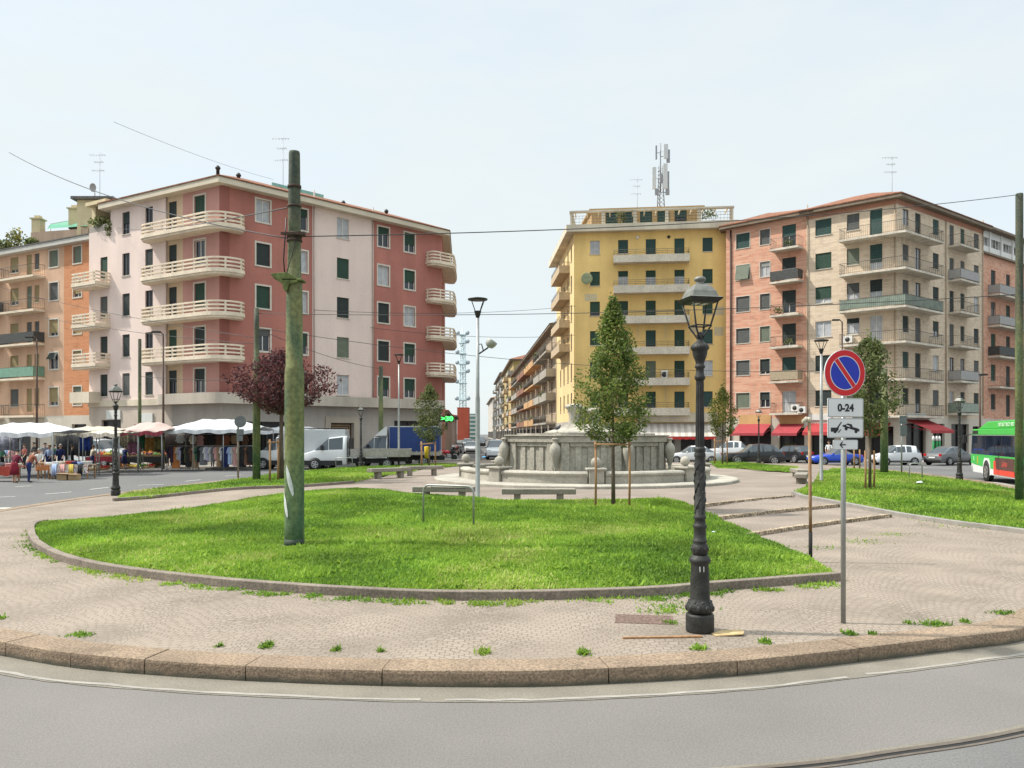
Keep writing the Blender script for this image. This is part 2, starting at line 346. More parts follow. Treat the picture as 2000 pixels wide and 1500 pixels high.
# tram track at the near edge of the road
trk = catmull([(-6,5.4),(-2,5.5),(0,5.72),(2.06,6.1),(2.95,6.36),(4.27,6.83),(6.6,8.0),(10,10.8),(14,15.5)], 6, False)
k = MB(); w_ = [(p.x, p.y) for p in trk]; k.prism(w_+[(14,-4),(-6,-4)], -.001, .0025); struct(k.build('tram_lane', ASPHB))
k = MB(); k.sweep([(p.x, p.y, -.05) for p in trk], .05, .062, 0, side=.045); k.sweep([(p.x, p.y, -.05) for p in trk], .03, .060, 0, side=-.04)
k.sweep([(p.x, p.y, -.05) for p in trk], .06, .056, 1)
k.sweep([(p.x, p.y, -.05) for p in trk], .05, .0555, 2, side=.10)
tag(k.build('tram_rail', [mat('rail_steel', (.16,.13,.105), .5, .5, .2, 8), BLACK, GUTTER]), 'grooved steel tram rail curving through the asphalt at the bottom edge', 'tram rail')
# island sheet in rings from the kerb to its centre
k = MB(); cen = Vector((4, 41)); NR = 90; no_ = len(OUT)
inn = ring(OUT, -.03)
rad = [1-(i/NR)**.8 for i in range(NR)]
for i, f in enumerate(rad):
    for p in inn:
        q = cen+(p-cen)*f; k.v.append(Vector((q.x, q.y, hI(q.x, q.y))))
for i in range(NR-1):
    for j in range(no_):
        a, b_ = i*no_+j, i*no_+(j+1) % no_
        k.f.append([a, b_, b_+no_, a+no_]); c_ = k.v[a]
        k.mi.append(1 if (.77*c_.y-.64*max(c_.x, 5) > 9.6 and c_.x > -8) else 0); k.sm.append(True)
struct(k.build('island_pavement', [COBBLE, GRIT], recalc=False))
# granite kerb: separate stones round the island
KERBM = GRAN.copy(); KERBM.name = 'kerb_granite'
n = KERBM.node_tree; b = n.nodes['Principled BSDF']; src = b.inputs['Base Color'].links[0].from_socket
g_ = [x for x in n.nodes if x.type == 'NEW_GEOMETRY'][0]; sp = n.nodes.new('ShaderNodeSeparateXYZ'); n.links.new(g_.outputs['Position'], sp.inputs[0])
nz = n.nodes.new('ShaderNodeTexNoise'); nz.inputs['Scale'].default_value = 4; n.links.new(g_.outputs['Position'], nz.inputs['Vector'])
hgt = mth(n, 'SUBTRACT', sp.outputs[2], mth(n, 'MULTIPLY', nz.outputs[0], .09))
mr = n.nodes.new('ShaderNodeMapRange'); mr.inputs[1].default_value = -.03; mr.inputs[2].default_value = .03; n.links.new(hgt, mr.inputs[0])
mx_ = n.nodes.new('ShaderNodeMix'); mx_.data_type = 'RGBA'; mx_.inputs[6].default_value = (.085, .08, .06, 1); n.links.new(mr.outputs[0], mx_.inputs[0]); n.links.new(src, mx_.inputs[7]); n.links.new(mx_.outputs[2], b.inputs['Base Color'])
cum = [0.0]; cl = OUT+[OUT[0]]
for i in range(len(OUT)): cum.append(cum[-1]+(cl[i+1]-cl[i]).length)
def along(s):
    s %= cum[-1]; i = max(0, np.searchsorted(cum, s)-1); i = min(i, len(OUT)-1)
    t = (s-cum[i])/max(1e-6, cum[i+1]-cum[i]); return cl[i].lerp(cl[i+1], t), (cl[i+1]-cl[i]).normalized()
# the joints that show at the front are put where the photo has them
def s_of(u, v):
    p = gpt(u, v).xy; return min((((along(s)[0]-p).length), s) for s in np.arange(0, 17, .03))[1]
J = [s_of(u, v) for u, v in ((10,1283),(140,1304),(285,1318),(478,1330),(745,1340),(1187,1336),(1440,1320),(1672,1294),(1856,1272))]
while J[-1] < cum[-1]-1.2: J.append(J[-1]+rnd.choice((1.1, 1.4, 1.7, 1.25)))
k = MB()
for i in range(len(J)):
    s0 = J[i]+.006; s1 = (J[i+1] if i+1 < len(J) else cum[-1]+J[0])-.006; m_ = max(3, int((s1-s0)/.16)); KW = .40
    dz = rnd.uniform(-.003, .004); base_i = len(k.v)
    for q in range(m_+1):
        p, d = along(s0+(s1-s0)*q/m_); o = Vector((d.y, -d.x)); j = rnd.uniform(-.004, .004)
        for a, z in ((.012, -.03), (.014+j, .05), (.012+j, .13), (.006+j, .156+dz), (-.012, .163+dz), (-.2, .164+dz+j*.3), (-KW, .163+dz), (-KW, .0)):
            e = p+o*a; k.v.append(Vector((e.x, e.y, z)))
    for q in range(m_):
        for r_ in range(7):
            a = base_i+q*8+r_; k.f.append([a, a+1, a+9, a+8]); k.mi.append(0); k.sm.append(False)
    for e in (base_i, base_i+m_*8): k.f.append([e+r_ for r_ in range(8)]); k.mi.append(0); k.sm.append(False)
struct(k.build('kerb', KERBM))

# ---------------------------------------------------------------- grass beds
def poly_z(px): return [gp(u, v) for u, v in px]
A_front = [(63,1032),(66,1060),(108,1089),(200,1114),(380,1139),(560,1155),(800,1169),(1000,1171),(1250,1164),(1400,1152),(1640,1133)]
A_back = [(1560,1085),(1470,1046),(1395,1013),(1350,990),(1290,979),(1120,983),(1000,983),(935,978),(800,966),(700,958),(620,962),(560,968),(400,992),(200,1016),(90,1024)]
B_front = [(222,979),(350,968),(560,953),(690,944)]
B_back = [(735,934),(800,924),(860,915),(900,911),(890,907),(820,908),(700,914),(600,921),(500,935),(430,944),(330,954),(248,966)]
C_front = [(1549,966),(1600,978),(1735,1004),(1860,1024),(2000,1042),(2200,1070)]
C_back = [(2200,1000),(2080,975),(2000,962),(1850,937),(1760,925),(1680,918),(1625,917),(1600,926),(1590,945),(1560,960)]
D_pts = [(1385,905),(1400,901),(1450,904),(1500,910),(1560,914),(1548,924),(1480,921),(1400,915)]
GRASS = []
for i, c_ in enumerate(((.105,.205,.026), (.18,.31,.036), (.265,.395,.05), (.40,.45,.13))):
    m = mat('grass_blade_%s' % 'abcd'[i], c_, .7, 0, .3, .5, spec=.25); GRASS.append(m)
    leafy(m)
def inside(px, py, poly):
    c = np.zeros(len(px), bool); n = len(poly); j = n-1
    for i in range(n):
        xi, yi, xj, yj = poly[i].x, poly[i].y, poly[j].x, poly[j].y
        with np.errstate(divide='ignore', invalid='ignore'):
            c ^= ((yi > py) != (yj > py)) & (px < (xj-xi)*(py-yi)/(yj-yi)+xi)
        j = i
    return c
def blades(pts, z, size, name, label, spread=.05):
    """three-cornered leaves and blades, one mesh"""
    n = len(pts); x, y = pts[:, 0], pts[:, 1]
    big = vnoise(x, y, 1.1, 3)*.6+vnoise(x, y, .35, 4)*.4
    a = rng.random(n)*2*np.pi; lean = rng.random(n)*1.0+.15; h = size*(.35+.9*rng.random(n)**2)*(.45+1.1*big); wd = size*(.14+.26*rng.random(n))
    dx, dy = np.cos(a), np.sin(a); bx, by = -dy*wd, dx*wd
    V = np.zeros((n, 3, 3)); V[:, 0] = np.stack([x-bx, y-by, z], 1); V[:, 1] = np.stack([x+bx, y+by, z], 1)
    V[:, 2] = np.stack([x+dx*h*lean, y+dy*h*lean, z+h*(1.15-lean*.5)], 1)
    me = bpy.data.meshes.new(name); me.vertices.add(3*n); me.vertices.foreach_set('co', V.reshape(-1).astype(np.float32))
    me.loops.add(3*n); me.loops.foreach_set('vertex_index', np.arange(3*n, dtype=np.int32)); me.polygons.add(n)
    me.polygons.foreach_set('loop_start', np.arange(0, 3*n, 3, dtype=np.int32)); me.polygons.foreach_set('loop_total', np.full(n, 3, np.int32))
    for m in GRASS: me.materials.append(m)
    r = rng.random(n)*.62+big*.55+(vnoise(x, y, 2.6, 9)-.5)*.75+(vnoise(x, y, .55, 12)-.5)*.35
    mi = np.digitize(r, (.34, .68, 1.02)).astype(np.int32); me.polygons.foreach_set('material_index', mi)
    me.update(); me.validate(); o = bpy.data.objects.new(name, me); C.objects.link(o); return tag(o, label, 'grass', kind='stuff')
vh = np.vectorize(hI)
def bed(px, dens, size, name, label, mound=0.0):
    P = poly_z(px); xs = [p.x for p in P]; ys = [p.y for p in P]
    A_ = (max(xs)-min(xs))*(max(ys)-min(ys)); n = int(A_*dens)
    x = rng.uniform(min(xs), max(xs), n); y = rng.uniform(min(ys), max(ys), n)
    keep = inside(x, y, P)
    hp = gpt(575, 1066, .30); keep &= np.hypot(x-hp.x, (y-hp.y+.05)) > .21+.14*rng.random(len(x)); x, y = x[keep], y[keep]
    def zf(x, y):
        z = vh(x, y)+.05
        if mound:
            d = np.full(len(x), 9.)
            for i in range(len(P)):
                a, b_ = P[i], P[(i+1) % len(P)]; ex, ey = b_.x-a.x, b_.y-a.y
                t = np.clip(((x-a.x)*ex+(y-a.y)*ey)/(ex*ex+ey*ey+1e-9), 0, 1); d = np.minimum(d, np.hypot(x-a.x-t*ex, y-a.y-t*ey))
            z = z+mound*np.clip(d/2.2, 0, 1)**.7
        return z+(vnoise(x, y, .9, 6)-.5)*.05
    blades(np.stack([x, y], 1), zf(x, y), size, name, label)
    # soil: grid sheet
    k = MB(); st = .5; gx = np.arange(min(xs)-st, max(xs)+st, st); gy = np.arange(min(ys)-st, max(ys)+st, st)
    X, Y = np.meshgrid(gx, gy); Z = zf(X.ravel(), Y.ravel())-.01; ins = inside(X.ravel(), Y.ravel(), P)
    for a, b_, c_ in zip(X.ravel(), Y.ravel(), Z): k.v.append(Vector((a, b_, c_)))
    nx = len(gx)
    for j in range(len(gy)-1):
        for i in range(nx-1):
            q = [j*nx+i, j*nx+i+1, (j+1)*nx+i+1, (j+1)*nx+i]
            if sum(ins[t] for t in q) >= 4: k.f.append(q); k.mi.append(0); k.sm.append(True)
    struct(k.build('soil', SOIL))
    return P, zf
PA, zA = bed(A_front+A_back, 1700, .066, 'lawn_grass', 'bright green clover and grass in the bed nearest the camera', .14)
PB, zB = bed(B_front+B_back, 420, .10, 'lawn_grass', 'narrow strip of grass beside the left side road', .03)
PC, zC = bed(C_front+C_back, 420, .10, 'lawn_grass', 'wide grass bed right of the shallow steps', .06)
PD, zD = bed(D_pts, 420, .10, 'lawn_grass', 'thin grass strip beyond the fountain in front of the parked cars', .02)
def rim(px, name, label, w_, h, m, dz=0.0):
    P = [gp(u, v) for u, v in px]; Q = catmull(P, 6, False); k = MB()
    k.sweep([(p.x+rnd.uniform(-.008, .008), p.y+rnd.uniform(-.008, .008), hI(p.x, p.y)-.08) for p in Q], w_, h+.08, 0)
    return tag(k.build(name, m, bevel=.012), label, 'kerb')
rim(A_back[-1:]+A_front, 'bed_kerb', 'low worn stone kerb curving along the front of the nearest lawn', .15, .13, BEDK)
rim(B_front, 'bed_kerb', 'low stone kerb along the left grass strip', .15, .11, BEDK)
rim(C_front, 'bed_kerb', 'grey granite kerb along the grass bed right of the steps', .17, .11, mat('grey_kerb', (.25,.235,.21), .9, 0, .15, 3, .3, 40))
# the three shallow steps
qd = Vector((.77, .64))
for i, (pl, pr, z) in enumerate((((1470,1048),(1737,1010),.23), ((1400,1016),(1637,990),.31), ((1372,991),(1548,972),.39))):
    a = gpt(*pl, z-.08).xy; b_ = gpt(*pr, z-.08).xy; nd = Vector((-.64, .77))
    a = a-qd*.8
    dep = 2.12 if i < 2 else .6
    pts = [a+(b_-a)*t+nd*.12*math.sin(math.pi*t) for t in np.linspace(0, 1, 14)]
    k = MB(); k.prism([(p.x, p.y) for p in pts]+[(p.x, p.y) for p in (b_+nd*dep+qd*.1, a+nd*dep)], z-.16, z-.004)
    struct(k.build('step', GRIT))
    k = MB(); k.sweep([(p.x+rnd.uniform(-.012, .012), p.y+rnd.uniform(-.012, .012), z-.17) for p in pts], .16, .182, 0)
    struct(k.build('step_edge', speckle(mat('step_edge_stone', (.33,.262,.185), .95, 0, .3, 3, .5, 40), 18, .7, 1.2)))
k = MB(); hp = gpt(575, 1066, .30); k.prism([(hp.x+.42*math.cos(a)*(1+.15*math.sin(3*a)), hp.y+.36*math.sin(a)) for a in np.linspace(0, 6.1, 18)], .18, .275); struct(k.build('bare_soil', mat('bare_soil', (.15,.11,.06), 1, 0, .3, 9, .5, 40)))
# weeds in joints: little tufts
def tufts(spots, name, label):
    P = []
    for u, v, wpx, hpx, cnt in spots:
        c_ = gp(u, v)
        for _ in range(cnt): P.append((c_.x+rnd.gauss(0, wpx/2.4*c_.y/FPX), c_.y+rnd.gauss(0, hpx/2.4*c_.y*c_.y/FPX/EYE)))
    P = np.array(P); return blades(P, vh(P[:, 0], P[:, 1])+.004, .055, name, label)
tufts([(160,1241,28,6,130),(520,1262,16,7,110),(945,1275,16,7,110),(1140,1277,14,6,100),(660,1270,10,4,50),(745,1272,8,4,40),(1365,1268,18,5,90),(1495,1256,12,4,70),
       (1660,1239,14,5,80),(1705,1240,10,4,60),(1825,1220,34,6,160),(1960,1198,26,6,130),(1885,1215,14,4,50),(1775,1218,10,4,40),(1310,1217,18,4,70),(430,1262,8,3,30),(5,1208,10,4,40),
       (1310,1187,70,16,230),(1285,1170,60,6,90),(1290,1196,40,6,80),(1750,1045,60,6,60),(1500,1087,70,5,70),(1600,1070,60,5,60),(1680,1058,60,6,80),(1830,1018,60,6,90),(1900,1030,80,7,80),(1010,975,60,2,40)],
      'weed_tuft', 'small weeds growing in the joints of the cobbles and kerb')
ln = []
for _ in range(260):
    x, y = rng.uniform(-10, 6), rng.uniform(11.5, 25); q = (x, y)
    if inside(np.array([x]), np.array([y]), PA)[0]:
        for _ in range(26): ln.append((x+rnd.gauss(0,.09), y+rnd.gauss(0,.09)))
ln = np.array(ln); ln = ln[inside(ln[:,0], ln[:,1], PA)]; blades(ln, zA(ln[:,0], ln[:,1])+.01, .125, 'lawn_weed', 'taller clumps of weeds scattered over the nearest lawn')
ed = []
for i in range(150):
    t = rnd.random()*(len(A_front)-1); j = int(t); u = A_front[j][0]+(A_front[j+1][0]-A_front[j][0])*(t-j); v = A_front[j][1]+(A_front[j+1][1]-A_front[j][1])*(t-j)
    ed.append((u, v+rnd.uniform(4, 12), rnd.uniform(8, 34), rnd.uniform(2, 6), rnd.randint(14, 60)))
tufts(ed, 'weed_tuft', 'weeds growing along the foot of the nearest lawn kerb')
# ---------------------------------------------------------------- old cast-iron lamps
def lamp(label, loc, rz, num=False):
    t = thing('street_lamp', label, 'street lamp', loc, rz, 'old cast-iron street lamps')
    k = MB(); k.lathe([(.172,0),(.178,.03),(.178,.21),(.165,.23),(.14,.235)], 28); k.build('base', IRON, t, bevel=.004)
    k = MB(); k.lathe([(.135,.23),(.165,.27),(.172,.31),(.16,.36),(.132,.40),(.126,.43),(.118,.66),(.110,.84),(.112,.86),(.13,.88),(.138,.90),(.13,.93),(.108,.95),(.10,.97)], 24)
    k.lathe([(.085,.97),(.102,1.0),(.108,1.05),(.098,1.10),(.080,1.12),(.092,1.135),(.092,1.155),(.078,1.17),(.074,1.30),(.086,1.32),(.088,1.34),(.074,1.36),(.066,1.42),(.08,1.435),(.08,1.455),(.068,1.47),
             (.066,2.16),(.062,2.2),(.072,2.22),(.072,2.25),(.062,2.27),(.072,2.29),(.072,2.32),(.060,2.34)], 20)
    # leaf relief of the swelling and the twisted ornament of the lower shaft
    for i in range(9):
        a = 2*math.pi*i/9
        k.sphere((.152*math.cos(a), .152*math.sin(a), .305), .036, 8, sz=1.4); k.sphere((.135*math.cos(a+.35), .135*math.sin(a+.35), .375), .022, 6, sz=1.3)
        k.sphere((.098*math.cos(a), .098*math.sin(a), 1.05), .02, 6, sz=1.5)
    for h in range(4):
        pts = []
        for i in range(26):
            a = h*math.pi/2+i*.16; z = 1.5+.63*i/25; pts.append((.069*math.cos(a), .069*math.sin(a), z))
        k.tube(pts, [.008+.006*math.sin(i*1.7+h) for i in range(26)], 6)
    k.build('lower_column', IRON, t)
    k = MB(); nfl = 14; vs = []; fs = []   # fluted shaft
    for j, (r, z) in enumerate(((.058, 2.33), (.056, 2.6), (.050, 3.16), (.049, 3.2))):
        for i in range(nfl*2): a = math.pi*i/nfl; q = r*(1 if i % 2 else .87); vs.append((q*math.cos(a), q*math.sin(a), z))
    for j in range(3):
        for i in range(nfl*2): fs.append((j*28+i, j*28+(i+1) % 28, (j+1)*28+(i+1) % 28, (j+1)*28+i))
    k.add(vs, fs)
    k.lathe([(.05,3.18),(.066,3.2),(.068,3.23),(.055,3.25),(.05,3.29),(.05,3.33),(.064,3.345),(.066,3.365),(.054,3.38),(.052,3.40),(.06,3.43),(.078,3.47),(.092,3.52),(.096,3.56),(.112,3.575),(.118,3.60),(.105,3.63),(.075,3.655),(.048,3.675),(.036,3.70),(.044,3.725),(.046,3.75),(.03,3.775),(.02,3.80)], 20)
    k.build('upper_column', IRON, t)
    k = MB()
    h0, h1 = .10, .165
    for sx in (-1, 1):
        for sy in (-1, 1):
            k.tube([(.02*sx,.02*sy,3.71),(.045*sx,.045*sy,3.76),(h0*sx,h0*sy,3.86),(h0*sx,h0*sy,3.875),(h1*sx,h1*sy,4.16)], [.014,.012,.011,.012,.011], 6)
            k.sphere((h0*sx, h0*sy, 3.868), .018, 6)
    for a, b_ in (((-1,-1),(1,-1)), ((1,-1),(1,1)), ((1,1),(-1,1)), ((-1,1),(-1,-1))):
        k.tube([(h0*a[0],h0*a[1],3.875),(h0*b_[0],h0*b_[1],3.875)], .009, 6)
    k.build('lantern_frame', IRON, t)
    k = MB(); q = math.pi/4
    def sq(r0, z0, r1, z1, mi=0):
        vs = [(r0*x, r0*y, z0) for x, y in ((-1,-1),(1,-1),(1,1),(-1,1))]+[(r1*x, r1*y, z1) for x, y in ((-1,-1),(1,-1),(1,1),(-1,1))]
        k.add(vs, [(i, (i+1) % 4, 4+(i+1) % 4, 4+i) for i in range(4)], mi)
    sq(.165, 4.155, .205, 4.19, 0); sq(.205, 4.19, .222, 4.215, 0); sq(.222, 4.215, .175, 4.23, 1); sq(.175, 4.23, .150, 4.30, 1); sq(.150, 4.30, .105, 4.37, 1); sq(.105, 4.37, .06, 4.40, 1)
    k.quad((-.165,-.165,4.155), (.165,-.165,4.155), (.165,.165,4.155), (-.165,.165,4.155), 0)
    k.lathe([(.065,4.39),(.052,4.415),(.048,4.43),(.07,4.445),(.075,4.465),(.066,4.485),(.03,4.50),(.01,4.505)], 16, 1)
    rf = k.build('lantern_roof', [IRON, mat('weathered_iron', (.17,.17,.15), .5, .3, .2, 14)], t)
    for x in (-.055, .055):
        k = MB(); k.box(x-.03, x+.03, -.07, .07, 4.147, 4.154); k.build('lamp_panel', mat('lamp_diffuser', (.6,.58,.48), .4, 0, .05, 3), rf)
    if num:
        Mx = Matrix.Rotation(R(-4), 4, 'Z') @ Matrix.Translation((-.018, -.1155, .80)) @ Matrix.Rotation(R(90), 4, 'X')
        text('11', .10, Mx, mat('white_stencil', (.55,.55,.52), .8, 0, .2, 20), t, 'number', depth=.003)
    return t
LS = .935
nl = gp(1367, 1233)
t = lamp('black ornate lamp post in the foreground, numbered 11, open lantern, beside the front kerb', nl, R(12), True); t.scale = (LS,)*3
for u, v, lab in ((226, 968, 'dark ornate lamp post at the left end of the narrow grass strip, before the market'), (1874, 938, 'dark ornate lamp post standing in front of the green bus'),
                  (1482, 907, 'small distant ornate lamp post in front of the black car'), (705, 913, 'small ornate lamp post in front of the bed of the white flatbed truck')):
    p = gp(u, v)
    q = [x for x in t.children if x.name.startswith('number')]
    d = dup(t, p, R(rnd.uniform(0, 60)), lab, LS)
    for ch in [x for x in bpy.data.objects if x.parent == d and x.name.startswith('number')]: bpy.data.objects.remove(ch)

# ---------------------------------------------------------------- tall green tram poles
def pole(label, base, segs, m=GREENP, cat='pole', name='tram_pole', lean=(0, 0), caps=True, n=20):
    """segs: (radius, z) from the foot up"""
    t = thing(name, label, cat, base, 0, 'tall poles of the tram lines' if name == 'tram_pole' else None)
    k = MB(); pts = []; rs = []
    prev = None
    for r, z in segs:
        if prev and abs(prev-r) > .012: pts.append((lean[0]*(z-.03), lean[1]*(z-.03), z-.03)); rs.append(prev)
        pts.append((lean[0]*z, lean[1]*z, z)); rs.append(r); prev = r
    k.tube(pts, rs, n); k.build('shaft', m, t); return t
bp_ = Vector((*gpt(575, 1066, .30).xy, .22)); by = bp_.y
zz = lambda v, Y: EYE-(v-VH)/FPX*Y
PZ = lambda v: zz(v, by)-bp_.z
t = pole('massive green tram pole with peeling paint rising from the nearest lawn', bp_, [(.192,-.1),(.19,.5),(.186,PZ(760)),(.188,PZ(735)),(.178,PZ(722)),(.165,PZ(716)),(.158,PZ(600)),(.153,PZ(565)),(.15,PZ(556)),(.134,PZ(548)),(.124,PZ(470)),(.118,PZ(400)),(.107,PZ(300)),(.098,PZ(296))], n=28)
sh = [c for c in t.children][0]
k = MB(); k.lathe([(.1935,.06),(.1935,.22)], 28); k.build('dark_foot', mat('tar_band', (.03,.045,.03), .7, 0, .4, 9), t)
CLM = mat('rusty_clamp', (.07,.045,.035), .8, .3, .4, 12)
for v, r, h in ((365,.121,.05),(403,.123,.04),(460,.134,.10),(470,.137,.05)):
    k = MB(); k.lathe([(r-.01,PZ(v)-h/2),(r+.012,PZ(v)-h/2),(r+.012,PZ(v)+h/2),(r-.01,PZ(v)+h/2)], 20)
    if v == 460: k.box(-.22, .22, -.17, -.13, PZ(v)-.02, PZ(v)+.03); k.box(.12, .24, -.16, -.05, PZ(v)-.03, PZ(v)+.04)
    k.build('clamp', CLM, t)
k = MB(); MOSS = mat('mossy_metal', (.12,.145,.05), .95, 0, .5, 9, .5, 30)
z0 = PZ(548)
k.extr([(-.42,z0+.10),(-.10,z0+.13),(.10,z0+.02),(.10,z0-.06),(-.05,z0-.10),(-.10,z0-.24),(-.16,z0-.22),(-.18,z0-.10),(-.34,z0+.0)], -.20, -.02); k.box(-.19, .19, -.2, .15, z0-.03, z0+.01)
k.build('bracket', MOSS, t, bevel=.01)
k = MB(); k.tube([(-.17,-.06,z0+.1),(-.19,-.08,z0+.4),(-.16,-.10,z0+.75),(-.13,-.1,z0+1.2)], .014, 6); k.tube([(-.12,-.14,z0+.1),(.02,-.16,z0+.55),(.1,-.12,z0+.9)], .008, 6); k.build('cable', DARKM, t)
k = MB(); PAP = mat('torn_paper', (.52,.55,.54), .9, 0, .15, 12)
for line in ([(-.62,1.66,.03),(-.52,1.56,.13),(-.36,1.44,.17),(-.16,1.30,.17),(.02,1.18,.14),(.14,1.08,.07)], [(-1.15,1.16,.03),(-1.05,1.05,.12),(-.92,.95,.2),(-.74,.84,.17),(-.58,.74,.13),(-.44,.66,.05)]):
    vs = []
    for a, z, w_ in line:
        for q in (-1, -.33, .33, 1): b_ = a+q*w_; vs.append((.197*math.sin(b_), -.197*math.cos(b_), z+q*w_*.28))
    k.add(vs, [(4*i+q, 4*i+q+1, 4*i+q+5, 4*i+q+4) for i in range(len(line)-1) for q in range(3)])
k.build('torn_poster', PAP, t, recalc=False)
k = MB(); text('ATM', .05, Matrix.Translation((0,-.196,.17)) @ Matrix.Rotation(R(90),4,'X'), mat('white_stencil', (.5,.5,.5)), t, 'stencil') if False else None
def gpole(u, vb, vt, segs, label, Y=None, **kw):
    p = gp(u, vb) if Y is None else Vector((ray(u)*Y, Y, 0))
    S = [(r, (0 if v is None else zz(v, p.y)-p.z)) for r, v in segs]; return pole(label, p, S, **kw)
gpole(501, 940, 600, [(.17,None),(.165,790),(.15,780),(.12,700),(.115,640),(.105,602)], 'green tram pole on the left grass strip behind the massive one')
gpole(1727, 928, 715, [(.21,None),(.2,800),(.17,795),(.14,720)], 'green pole on the right lawn with its top lost in the slim tree')
gpole(1991, 985, 378, [(.13,None),(.125,700),(.115,520),(.10,378)], 'tall green pole at the right edge before the bus')
gpole(273, 880, 662, [(.12,None),(.11,780),(.085,662)], 'thin green pole rising behind the market canopies', Y=58)
gpole(744, 880, 715, [(.17,None),(.15,780),(.10,715)], 'mossy green pole behind the blue tarpaulin truck', Y=60.6)
BRN = mat('brown_paint', (.075,.045,.035), .6, .2, .2, 4)
def armlamp(u, vt, Y, dx, label, zarm=.0):
    p = Vector((ray(u)*Y, Y, 0)); h = zz(vt, Y)
    t = thing('street_lamp', label, 'street lamp', p)
    k = MB(); k.tube([(0,0,0),(0,0,h*.4),(0,0,h)], [.1,.075,.055], 10); k.tube([(0,0,h-.1),(dx*.4,0,h+.15),(dx,0,h+.12)], .04, 8); k.build('post', BRN, t)
    k = MB(); k.box(dx-.35, dx+.25, -.14, .14, h+.06, h+.20); k.build('lamp_head', DARKM, t, bevel=.03); return t
armlamp(319, 652, 57.5, -.45, 'brown street lamp with a short arm behind the white clothes stall')
armlamp(72, 662, 62, -.5, 'thin brown street lamp in front of the orange apartment block')
armlamp(1645, 628, 70, -.5, 'grey arched street lamp in front of the beige brick corner')
armlamp(1914, 735, 63, .3, 'slim dark street lamp near the right end of the beige block')
# modern grey lamp with cage head and floodlight
def cage_lamp(label, p, h, flood=False, hs=1.0):
    t = thing('street_lamp', label, 'street lamp', p, 0, 'modern grey street lamps')
    k = MB(); k.lathe([(.10,0),(.095,.05),(.075,.08),(.072,h*.5),(.058,h*.52),(.05,h-.75*hs)], 14); k.build('post', STEEL, t)
    k = MB(); z = h-.75*hs; k.lathe([(.055,z-.02),(.075,z+.05),(.14*hs,z+.2*hs),(.15*hs,z+.24*hs),(.12*hs,z+.25*hs)], 16); k.build('lamp_base', DARKM, t)
    k = MB(); k.lathe([(.38*hs,z+.68*hs),(.40*hs,z+.70*hs),(.40*hs,z+.74*hs),(.2*hs,z+.78*hs),(.02,z+.79*hs)], 20); k.build('lamp_hood', DARKM, t)
    k = MB()
    for i in range(4):
        a = math.pi/4+i*math.pi/2; k.tube([(.13*hs*math.cos(a), .13*hs*math.sin(a), z+.22*hs), (.36*hs*math.cos(a), .36*hs*math.sin(a), z+.69*hs)], .018*hs, 6)
    k.build('cage', DARKM, t)
    if flood:
        zf = h-1.75
        k = MB(); k.tube([(0,0,zf),(.06,-.02,zf+.02),(.33,-.05,zf+.2)], .025, 8); k.tube([(0,0,zf+.3),(.12,0,zf+.32),(.18,-.02,zf+.1)], .018, 6); b_ = k.build('floodlight_arm', DARKM, t)
        k = MB(); Mx = Matrix.Translation((.42,-.06,zf+.34)) @ Matrix.Rotation(R(35),4,'Y')
        k.lathe([(.03,-.16),(.13,-.12),(.17,-.02),(.18,.06),(.17,.10),(.02,.11)], 16, 0, Mx); k.build('floodlight', mat('floodlight_grey', (.36,.36,.33), .5, .2, .2, 14), b_)
    return t
p = gp(933, 977); cage_lamp('tall grey street lamp with cage head and floodlight beside the fountain', p, zz(583, p.y)-p.z, True, .78)
p = gp(779, 911); cage_lamp('grey street lamp with cage head in front of the flatbed truck', p, zz(692, p.y)-p.z, False, .9)
p = gp(1604, 943); cage_lamp('grey street lamp with cage head just left of the no parking sign', p, zz(664, p.y)-p.z, False, .75)

# ---------------------------------------------------------------- no-parking sign
sp_ = gp(1647, 1217); SW = mat('sign_white', (.60,.61,.60), .5, 0, .05, 3); SK = mat('sign_black', (.02,.02,.022), .6, 0, 0)
SRD = mat('sign_red', (.52,.012,.018), .4, 0, .04, 5); SBL = mat('sign_blue', (.014,.03,.36), .4, 0, .05, 5)
t = thing('no_parking_sign', 'round red and blue no parking sign over three white plates on a grey post', 'traffic sign', sp_)
ZS = lambda v: zz(v, sp_.y)-sp_.z
k = MB(); k.tube([(0,0,-.02),(0,0,ZS(700))], .03, 14); k.build('post', STEEL, t)
FA = Matrix.Rotation(R(14), 4, 'Z')
def flatM(x, y, z, ang=0): return FA @ Matrix.Translation((x, y, z)) @ Matrix.Rotation(R(90), 4, 'X') @ Matrix.Rotation(R(ang), 4, 'Z')
def circ(r, n=48, a0=0, a1=360): return [(r*math.cos(R(a0+(a1-a0)*i/n)), r*math.sin(R(a0+(a1-a0)*i/n))) for i in range(n+(0 if a1-a0 == 360 else 1))]
zc = ZS(729); RD = .288
k = MB(); k.prism(circ(RD), -.006, .006, 0, flatM(-.012, -.045, zc)); k.prism(circ(RD*.995), -.012, -.0065, 1, flatM(-.012, -.045, zc))
dsc = k.build('disc', [SW, mat('sign_back', (.25,.26,.26), .6, .3, .1, 6)], t)
k = MB(); ri = RD*.70
k.prism(circ(RD*.975), .0062, .008, 0, flatM(-.012, -.045, zc)); k.build('red_ring', SRD, dsc)
k = MB(); k.prism(circ(RD*.735), .0082, .0092, 0, flatM(-.012, -.045, zc)); k.build('white_line', SW, dsc)
k = MB(); hb = RD*.125   # two blue lobes either side of the bar, which leans like a backslash
for s_ in (1, -1):
    a = math.degrees(math.asin(hb/ri)); pl = circ(ri, 28, a, 180-a); pl = [(x, y*s_) for x, y in pl]
    if s_ < 0: pl = pl[::-1]
    k.prism(pl, .0094, .0104, 0, flatM(-.012, -.045, zc, -52))
